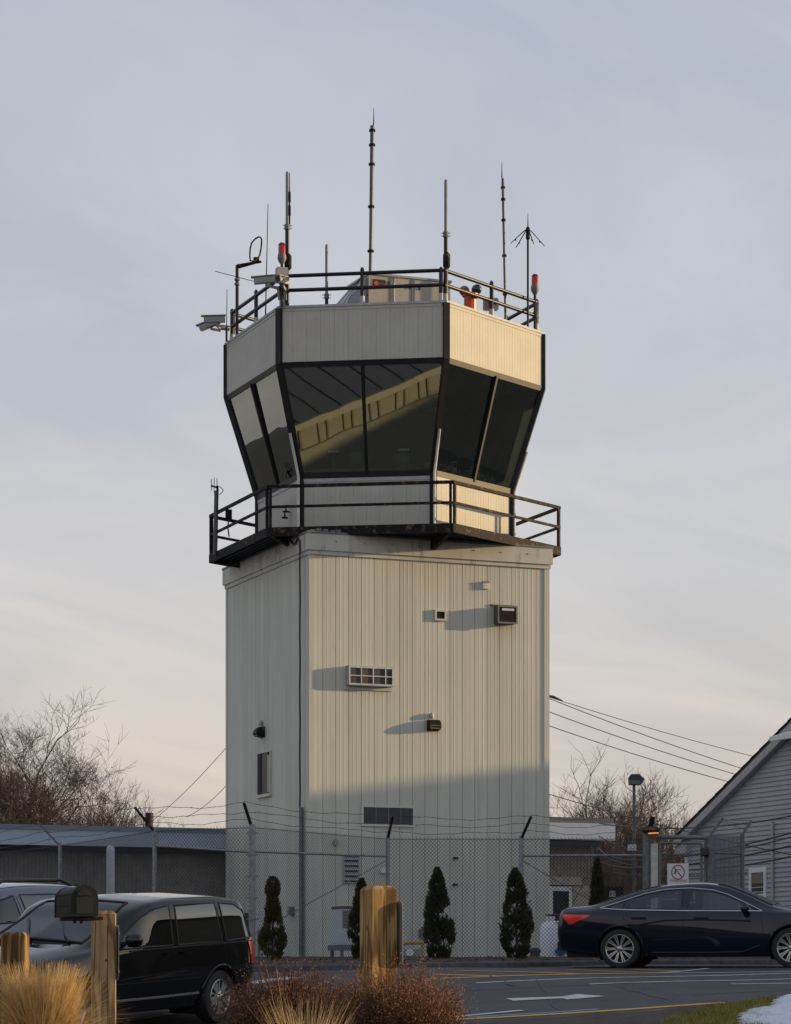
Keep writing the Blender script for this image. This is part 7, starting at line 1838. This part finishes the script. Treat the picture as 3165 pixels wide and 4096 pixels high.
c.window('front_door_window', w1, GLS); c.window('sliding_door_window', w2, GLD); c.window('rear_side_window', w3, GLD)
def windscreen(c, x0, x1, y0, y1, m, name='windscreen'):
    g = MB(); nx, ny = 20, 24
    for i in range(nx + 1):
        x = lerp(x0, x1, i / nx); ym = lerp(y0, y1, i / nx)
        for j in range(ny + 1): y = lerp(-ym, ym, j / ny); g.v.append((x, y, c.top_z(x, abs(y)) + 0.005))
    for i in range(nx):
        for j in range(ny): g.f.append((i * (ny + 1) + j, (i + 1) * (ny + 1) + j, (i + 1) * (ny + 1) + j + 1, i * (ny + 1) + j + 1)); g.m.append(0)
    ws = c.local(g, name, m, None, True)
    P = [(lerp(x0, x1, i / 10), -lerp(y0, y1, i / 10)) for i in range(11)] + [(x1, lerp(-y1, y1, i / 10)) for i in range(1, 11)] + [(lerp(x1, x0, i / 10), lerp(y1, y0, i / 10)) for i in range(1, 11)] + [(x0, lerp(y0, -y0, i / 10)) for i in range(1, 10)]
    g = MB(); g.tube([(x, y, c.top_z(x, abs(y)) + 0.002) for x, y in P], 0.020, 6, closed=True); c.local(g, 'seal', BLKP, ws, True)
    return ws
ws = windscreen(c, 1.50, 2.56, 0.60, 0.70, GLW)
g = MB()
for y0, y1 in ((0.55, -0.05), (-0.02, -0.55)):
    g.tube([(2.60, y0, c.top_z(2.6, abs(y0)) + 0.02), (2.45, lerp(y0, y1, 0.3), c.top_z(2.45, abs(lerp(y0, y1, 0.3))) + 0.025), (2.02, y1 * 1.0 + 0.05, c.top_z(2.02, abs(y1)) + 0.025)], 0.014, 6)
c.local(g, 'wiper', BLKP, None, True)
g = MB(); g.add([(1.66, 0.28, c.top_z(1.66, 0.28) - 0.01), (1.66, 0.14, c.top_z(1.66, 0.14) - 0.01), (1.74, 0.14, c.top_z(1.74, 0.14) - 0.01), (1.74, 0.28, c.top_z(1.74, 0.28) - 0.01)], [(0, 1, 2, 3)]); c.local(g, 'sticker', mat('sticker_blue', (0.10, 0.30, 0.5), 0.5))
for ax in (0.0, 3.08): c.arch(ax, 0.345, AR)
for ax in (0.0, 3.08):
    for sg in (1, -1): make_wheel(c, ax, sg * 0.865, 0.345, sg, 'split', 0.225, 0.645)
SEAM = mat('panel_gap', (0.002, 0.002, 0.002), 0.9)
for pts in ([(2.30, 0.32), (2.28, 0.80), (2.22, 1.03)], [(1.0, 0.30), (0.985, 0.8), (1.0, 1.06)], [(-0.10, 0.42), (-0.10, 0.8), (-0.085, 1.06)], [(-0.08, 1.07), (-0.02, 1.48)], [(-0.88, 0.70), (-0.7, 0.69), (-0.42, 0.66)]):
    c.pline('panel_gap', pts, 0.005, -0.001, SEAM)
c.pline('rub_strip', [(2.30, 0.40), (1.2, 0.405), (0.45, 0.415)], 0.017, 0.004, mat('rub_strip', (0.20, 0.20, 0.20), 0.3, metal=0.4))
c.pline('crease', [(2.25, 0.60), (1.2, 0.605), (0.45, 0.615)], 0.006, 0.0, BLACK)
c.pline('belt_strip', [(1.95, 0.99), (1.0, 1.01), (-0.80, 1.03)], 0.012, 0.004, BLKP)
handle(c, 1.16, 0.93, BLACK, L=0.2); handle(c, 0.80, 0.935, BLACK, L=0.2)
g = c.patch([(-0.36 + 0.085 * cos(2 * pi * i / 16), 0.90 + 0.085 * sin(2 * pi * i / 16)) for i in range(16)], 0.004, 8, 8, (1,)); c.local(g, 'fuel_door', BLACK, None, True)
c.local(c.line([(-0.36 + 0.09 * cos(2 * pi * i / 20), 0.90 + 0.09 * sin(2 * pi * i / 20)) for i in range(20)], 0.004, 0.002, (1,), True), 'fuel_door_gap', SEAM)
c.ppatch('tail_light', [(-0.78, 1.08), (-0.67, 1.04), (-0.71, 0.92), (-0.73, 0.74), (-0.885, 0.74), (-0.885, 0.92), (-0.87, 1.06)], 0.012, 12, 6, TAILR)
c.ppatch('headlight', [(3.50, 0.80), (3.55, 0.66), (3.92, 0.62), (3.93, 0.72)], 0.008, 8, 8, mat('headlight', (0.5, 0.52, 0.55), 0.1, coat=0.6))
c.ppatch('indicator', [(3.47, 0.79), (3.51, 0.68), (3.62, 0.66), (3.60, 0.77)], 0.012, 6, 6, mat('amber', (0.5, 0.13, 0.03), 0.2))
mirror(c, 2.02, 1.08, BLACK)
g = MB(); g.box((-0.99, -0.78, 0.44), (-0.8, 0.78, 0.60)); c.local(g, 'rear_bumper', BLKP)
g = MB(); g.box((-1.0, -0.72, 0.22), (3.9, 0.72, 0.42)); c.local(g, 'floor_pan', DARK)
seats(c, 1.0, 0.62, 0.62); seats(c, 0.1, 0.62, 0.62)
g = MB(); g.box((2.1, -0.75, 0.75), (2.55, 0.75, 1.03)); c.local(g, 'dashboard', SEAT)

# ---- silver blue sport utility vehicle behind it
SILV = mat('silver_blue_paint', (0.07, 0.095, 0.14), 0.3, metal=0.55, coat=0.8)
suv = thing('suv', 'silver blue suv with roof rails and an orange roof light behind the minivan', 'car')
sst = [(-1.12, sec(0.45, 0.68, 0.76, 0.62, 0.76, 0.80, 0.74, 0.86, 0.6, 0.9, 0.92)), (-1.06, sec(0.36, 0.78, 0.88, 0.66, 0.86, 0.98, 0.80, 1.08, 0.68, 1.14, 1.17)), (-0.98, sec(0.33, 0.83, 0.93, 0.68, 0.90, 1.08, 0.76, 1.38, 0.63, 1.47, 1.50)), (-0.85, sec(0.30, 0.86, 0.96, 0.68, 0.93, 1.11, 0.79, 1.54, 0.58, 1.62, 1.66)),
       (-0.5, sec(0.28, 0.88, 0.985, 0.68, 0.955, 1.11, 0.80, 1.58, 0.64, 1.67, 1.71)), (0.5, sec(0.26, 0.89, 1.0, 0.67, 0.97, 1.09, 0.80, 1.61, 0.64, 1.71, 1.75)), (1.2, sec(0.26, 0.89, 1.0, 0.67, 0.965, 1.07, 0.80, 1.58, 0.64, 1.68, 1.72)), (1.6, sec(0.26, 0.89, 0.995, 0.66, 0.955, 1.06, 0.75, 1.43, 0.61, 1.54, 1.60)),
       (2.25, sec(0.26, 0.88, 0.985, 0.65, 0.93, 1.03, 0.82, 1.13, 0.68, 1.20, 1.25)), (2.5, sec(0.26, 0.88, 0.98, 0.64, 0.92, 1.01, 0.82, 1.09, 0.66, 1.14, 1.16)), (3.4, sec(0.28, 0.84, 0.94, 0.62, 0.86, 0.92, 0.78, 0.99, 0.55, 1.04, 1.06)), (3.75, sec(0.32, 0.72, 0.82, 0.6, 0.76, 0.82, 0.66, 0.88, 0.45, 0.92, 0.94)), (3.88, sec(0.38, 0.55, 0.62, 0.58, 0.58, 0.70, 0.48, 0.74, 0.3, 0.76, 0.78))]
def low2(z): return z if z < 1.1 else 1.1 + (z - 1.1) * 0.82
sst = [(x, tuple((y, low2(z)) for y, z in sc)) for x, sc in sst]
place(suv, (-5.35, 37.15, gz(37.15)), atan2(H_.y, H_.x), radians(3.0), radians(-2.0))
c = Car(suv, sst, SILV); c.wind = None
s1 = [(1.90, 1.10), (1.62, 1.32), (1.35, 1.47), (0.98, 1.55), (0.95, 1.13)]; s2 = [(0.80, 1.14), (0.84, 1.56), (0.02, 1.55), (-0.10, 1.15)]; s3 = [(-0.24, 1.16), (-0.10, 1.54), (-0.55, 1.50), (-0.75, 1.38), (-0.82, 1.20)]
s1, s2, s3 = [[(x, low2(z)) for x, z in w] for w in (s1, s2, s3)]
c.holes = [(s1, 0.5)]; c.arches = [(0.0, 0.37, 0.42), (2.86, 0.37, 0.42)]
c.body(160)
c.window('front_door_window', s1, GLS); c.window('rear_door_window', s2, GLD); c.window('rear_side_window', s3, GLD)
windscreen(c, 1.32, 2.36, 0.56, 0.68, GLD)
for ax in (0.0, 2.86): c.arch(ax, 0.37, 0.42)
for ax in (0.0, 2.86):
    for sg in (1, -1): make_wheel(c, ax, sg * 0.86, 0.37, sg, 'split', 0.24, 0.62)
for sg in (1, -1):
    g = MB(); g.tube([(1.15, sg * 0.62, 1.59), (0.95, sg * 0.62, 1.665), (-0.35, sg * 0.605, 1.65), (-0.62, sg * 0.595, 1.57)], [0.02, 0.028, 0.028, 0.02], 8); c.local(g, 'roof_rail', BLKP, None, True)
for pts in ([(0.88, 0.4), (0.88, 1.1), (0.92, 1.47)], [(-0.10, 0.6), (-0.16, 1.10), (-0.02, 1.47)]): c.pline('panel_gap', pts, 0.005, -0.001, SEAM)
g = MB(); g.prism([(-0.78, -0.6, 1.535), (-1.02, -0.6, 1.49), (-1.02, -0.6, 1.52), (-0.78, -0.6, 1.58)], (0, 1.2, 0)); c.local(g, 'spoiler', SILV)
g = MB(); g.lathe([(0.12, 0), (0.13, 0.03), (0.12, 0.075), (0.02, 0.09)], 16, Matrix.Translation((0.95, 0.05, 1.625)) @ Matrix.Diagonal((1, 2.2, 1, 1))); c.local(g, 'roof_light', mat('orange_lens', (0.75, 0.12, 0.03), 0.2, coat=0.5), None, True)
c.ppatch('tail_light', [(-0.98, 1.08), (-0.9, 1.08), (-0.86, 0.86), (-0.98, 0.86)], 0.01, 8, 5, TAILR)
handle(c, 1.02, 0.98, SILV); handle(c, 0.02, 1.0, SILV); mirror(c, 1.85, 1.10, SILV)
g = MB(); g.box((-1.0, -0.72, 0.24), (3.7, 0.72, 0.44)); c.local(g, 'floor_pan', DARK); seats(c, 0.9, 0.62, 0.62)

# ---- navy sedan
NAVY = mat('navy_car_paint', (0.006, 0.009, 0.022), 0.5, coat=1.0, spec=0.05)
sed = thing('sedan', 'dark navy sedan with chrome window trim and multi spoke wheels parked side on', 'car')
Hs = Vector((0.966, -0.259)); Rs = Vector((-0.259, -0.966))
p_ = Vector((3.78, 44.9)) - Rs * 0.83
place(sed, (p_.x, p_.y, 0.118), atan2(Hs.y, Hs.x), radians(-0.2), radians(1.0))
nst = [(-1.10, sec(0.42, 0.62, 0.70, 0.58, 0.70, 0.66, 0.66, 0.72, 0.5, 0.75, 0.76)), (-1.04, sec(0.34, 0.70, 0.80, 0.60, 0.80, 0.84, 0.76, 0.92, 0.62, 0.98, 1.01)), (-0.94, sec(0.30, 0.75, 0.855, 0.60, 0.855, 0.88, 0.80, 0.97, 0.64, 1.03, 1.045)), (-0.55, sec(0.25, 0.80, 0.90, 0.58, 0.90, 0.92, 0.78, 1.02, 0.62, 1.06, 1.085)),
       (-0.15, sec(0.22, 0.83, 0.92, 0.56, 0.91, 0.93, 0.72, 1.12, 0.60, 1.17, 1.195)), (0.35, sec(0.20, 0.84, 0.925, 0.55, 0.91, 0.93, 0.67, 1.25, 0.54, 1.32, 1.345)), (0.85, sec(0.19, 0.84, 0.925, 0.54, 0.905, 0.925, 0.64, 1.33, 0.50, 1.405, 1.43)), (1.30, sec(0.19, 0.84, 0.925, 0.53, 0.90, 0.92, 0.63, 1.35, 0.49, 1.425, 1.45)),
       (1.70, sec(0.19, 0.84, 0.925, 0.53, 0.895, 0.91, 0.65, 1.30, 0.52, 1.38, 1.41)), (2.10, sec(0.19, 0.84, 0.925, 0.53, 0.89, 0.90, 0.71, 1.14, 0.60, 1.23, 1.27)), (2.55, sec(0.19, 0.84, 0.92, 0.53, 0.88, 0.88, 0.78, 0.97, 0.66, 1.03, 1.07)), (2.75, sec(0.20, 0.84, 0.92, 0.53, 0.875, 0.87, 0.78, 0.95, 0.62, 0.99, 1.01)),
       (3.2, sec(0.21, 0.82, 0.90, 0.52, 0.85, 0.82, 0.72, 0.90, 0.52, 0.935, 0.95)), (3.6, sec(0.23, 0.74, 0.82, 0.50, 0.77, 0.74, 0.64, 0.82, 0.42, 0.85, 0.86)), (3.82, sec(0.27, 0.58, 0.64, 0.48, 0.60, 0.62, 0.48, 0.68, 0.3, 0.71, 0.72)), (3.90, sec(0.32, 0.42, 0.46, 0.46, 0.44, 0.54, 0.36, 0.58, 0.2, 0.6, 0.61))]
c = Car(sed, nst, NAVY)
n1 = [(2.30, 0.955), (2.05, 1.085), (1.80, 1.20), (1.55, 1.275), (1.18, 1.315), (1.13, 0.975)]
n2 = [(1.03, 0.98), (1.05, 1.318), (0.75, 1.30), (0.40, 1.235), (0.18, 1.17), (0.12, 1.00)]
n3 = [(0.03, 1.005), (0.08, 1.13), (-0.10, 1.075), (-0.24, 1.03), (-0.24, 1.018)]
c.holes = [(n1, 0.45), (n2, 0.45), (n3, 0.45)]
RWx, WSs = (-0.42, 0.62), (1.62, 2.52)
c.wind = lambda x, y, z: (WSs[0] < x < WSs[1] and y < lerp(0.50, 0.64, (x - WSs[0]) / 0.9) and abs(z - c.top_z(x, y)) < 0.03 and z > 0.95) or (RWx[0] < x < RWx[1] and y < lerp(0.58, 0.50, (x - RWx[0]) / 1.04) and abs(z - c.top_z(x, y)) < 0.03 and z > 1.0)
SA = 0.385
c.arches = [(0.0, 0.335, SA), (2.87, 0.335, SA)]
c.body(210)
for nm, w_ in (('front_door_window', n1), ('rear_door_window', n2), ('quarter_window', n3)): c.window(nm, w_, GLS, 0.014)
windscreen(c, 1.62, 2.52, 0.50, 0.64, GLS); windscreen(c, -0.42, 0.62, 0.58, 0.50, GLD, 'rear_window')
chro = [(2.38, 0.945), (2.05, 1.105), (1.80, 1.222), (1.55, 1.298), (1.16, 1.338), (0.75, 1.322), (0.40, 1.258), (0.08, 1.15), (-0.10, 1.093), (-0.34, 1.022), (-0.20, 1.005), (0.12, 0.985), (1.10, 0.96), (2.38, 0.945)]
c.pline('chrome_trim', chro, 0.012, 0.006, CHROME)
for ax in (0.0, 2.87): c.arch(ax, 0.335, SA)
for ax in (0.0, 2.87):
    for sg in (1, -1): make_wheel(c, ax, sg * 0.815, 0.335, sg, 'multi', 0.225, 0.715)
for pts in ([(1.08, 0.24), (1.07, 0.6), (1.09, 0.96)], [(2.42, 0.24), (2.40, 0.6), (2.36, 0.93)], [(0.30, 0.30), (0.42, 0.55), (0.22, 0.72), (0.06, 0.85), (0.06, 0.98)], [(-0.36, 0.60), (-0.72, 0.62), (-1.0, 0.64)]): c.pline('panel_gap', pts, 0.004, -0.001, SEAM)
c.pline('sill_strip', [(0.55, 0.27), (1.5, 0.265), (2.05, 0.275), (2.35, 0.38)], 0.012, 0.004, mat('sill_navy', (0.02, 0.024, 0.04), 0.3, coat=0.5))
c.pline('body_crease', [(0.35, 0.735), (0.75, 0.80), (1.4, 0.81), (2.2, 0.78)], 0.016, -0.004, NAVY)
handle(c, 0.33, 0.845, NAVY, L=0.24); handle(c, 1.38, 0.835, NAVY, L=0.24)
mirror(c, 2.12, 0.94, NAVY)
c.ppatch('tail_light', [(-0.47, 0.905), (-0.78, 0.775), (-0.86, 0.74), (-1.0, 0.90), (-0.98, 0.925)], 0.010, 10, 8, TAILR)
g = MB(); g.box((-1.06, -0.55, 1.0), (-0.9, 0.55, 1.045)); c.local(g, 'trunk_lip', NAVY)
g = MB(); g.box((-1.12, -0.62, 0.30), (-0.9, 0.62, 0.46)); c.local(g, 'rear_diffuser', BLKP)
for sg in (1, -1):
    g = MB(); g.tube([(-1.12, sg * 0.5, 0.30), (-0.95, sg * 0.5, 0.31)], 0.04, 10); c.local(g, 'exhaust_tip', CHROME, None, True)
g = MB(); g.box((-0.95, -0.66, 0.19), (3.7, 0.66, 0.34)); c.local(g, 'floor_pan', DARK)
seats(c, 1.05, 0.50, 0.60); seats(c, 0.15, 0.50, 0.58)
g = MB(); g.box((2.0, -0.7, 0.62), (2.5, 0.7, 0.90)); c.local(g, 'dashboard', SEAT)
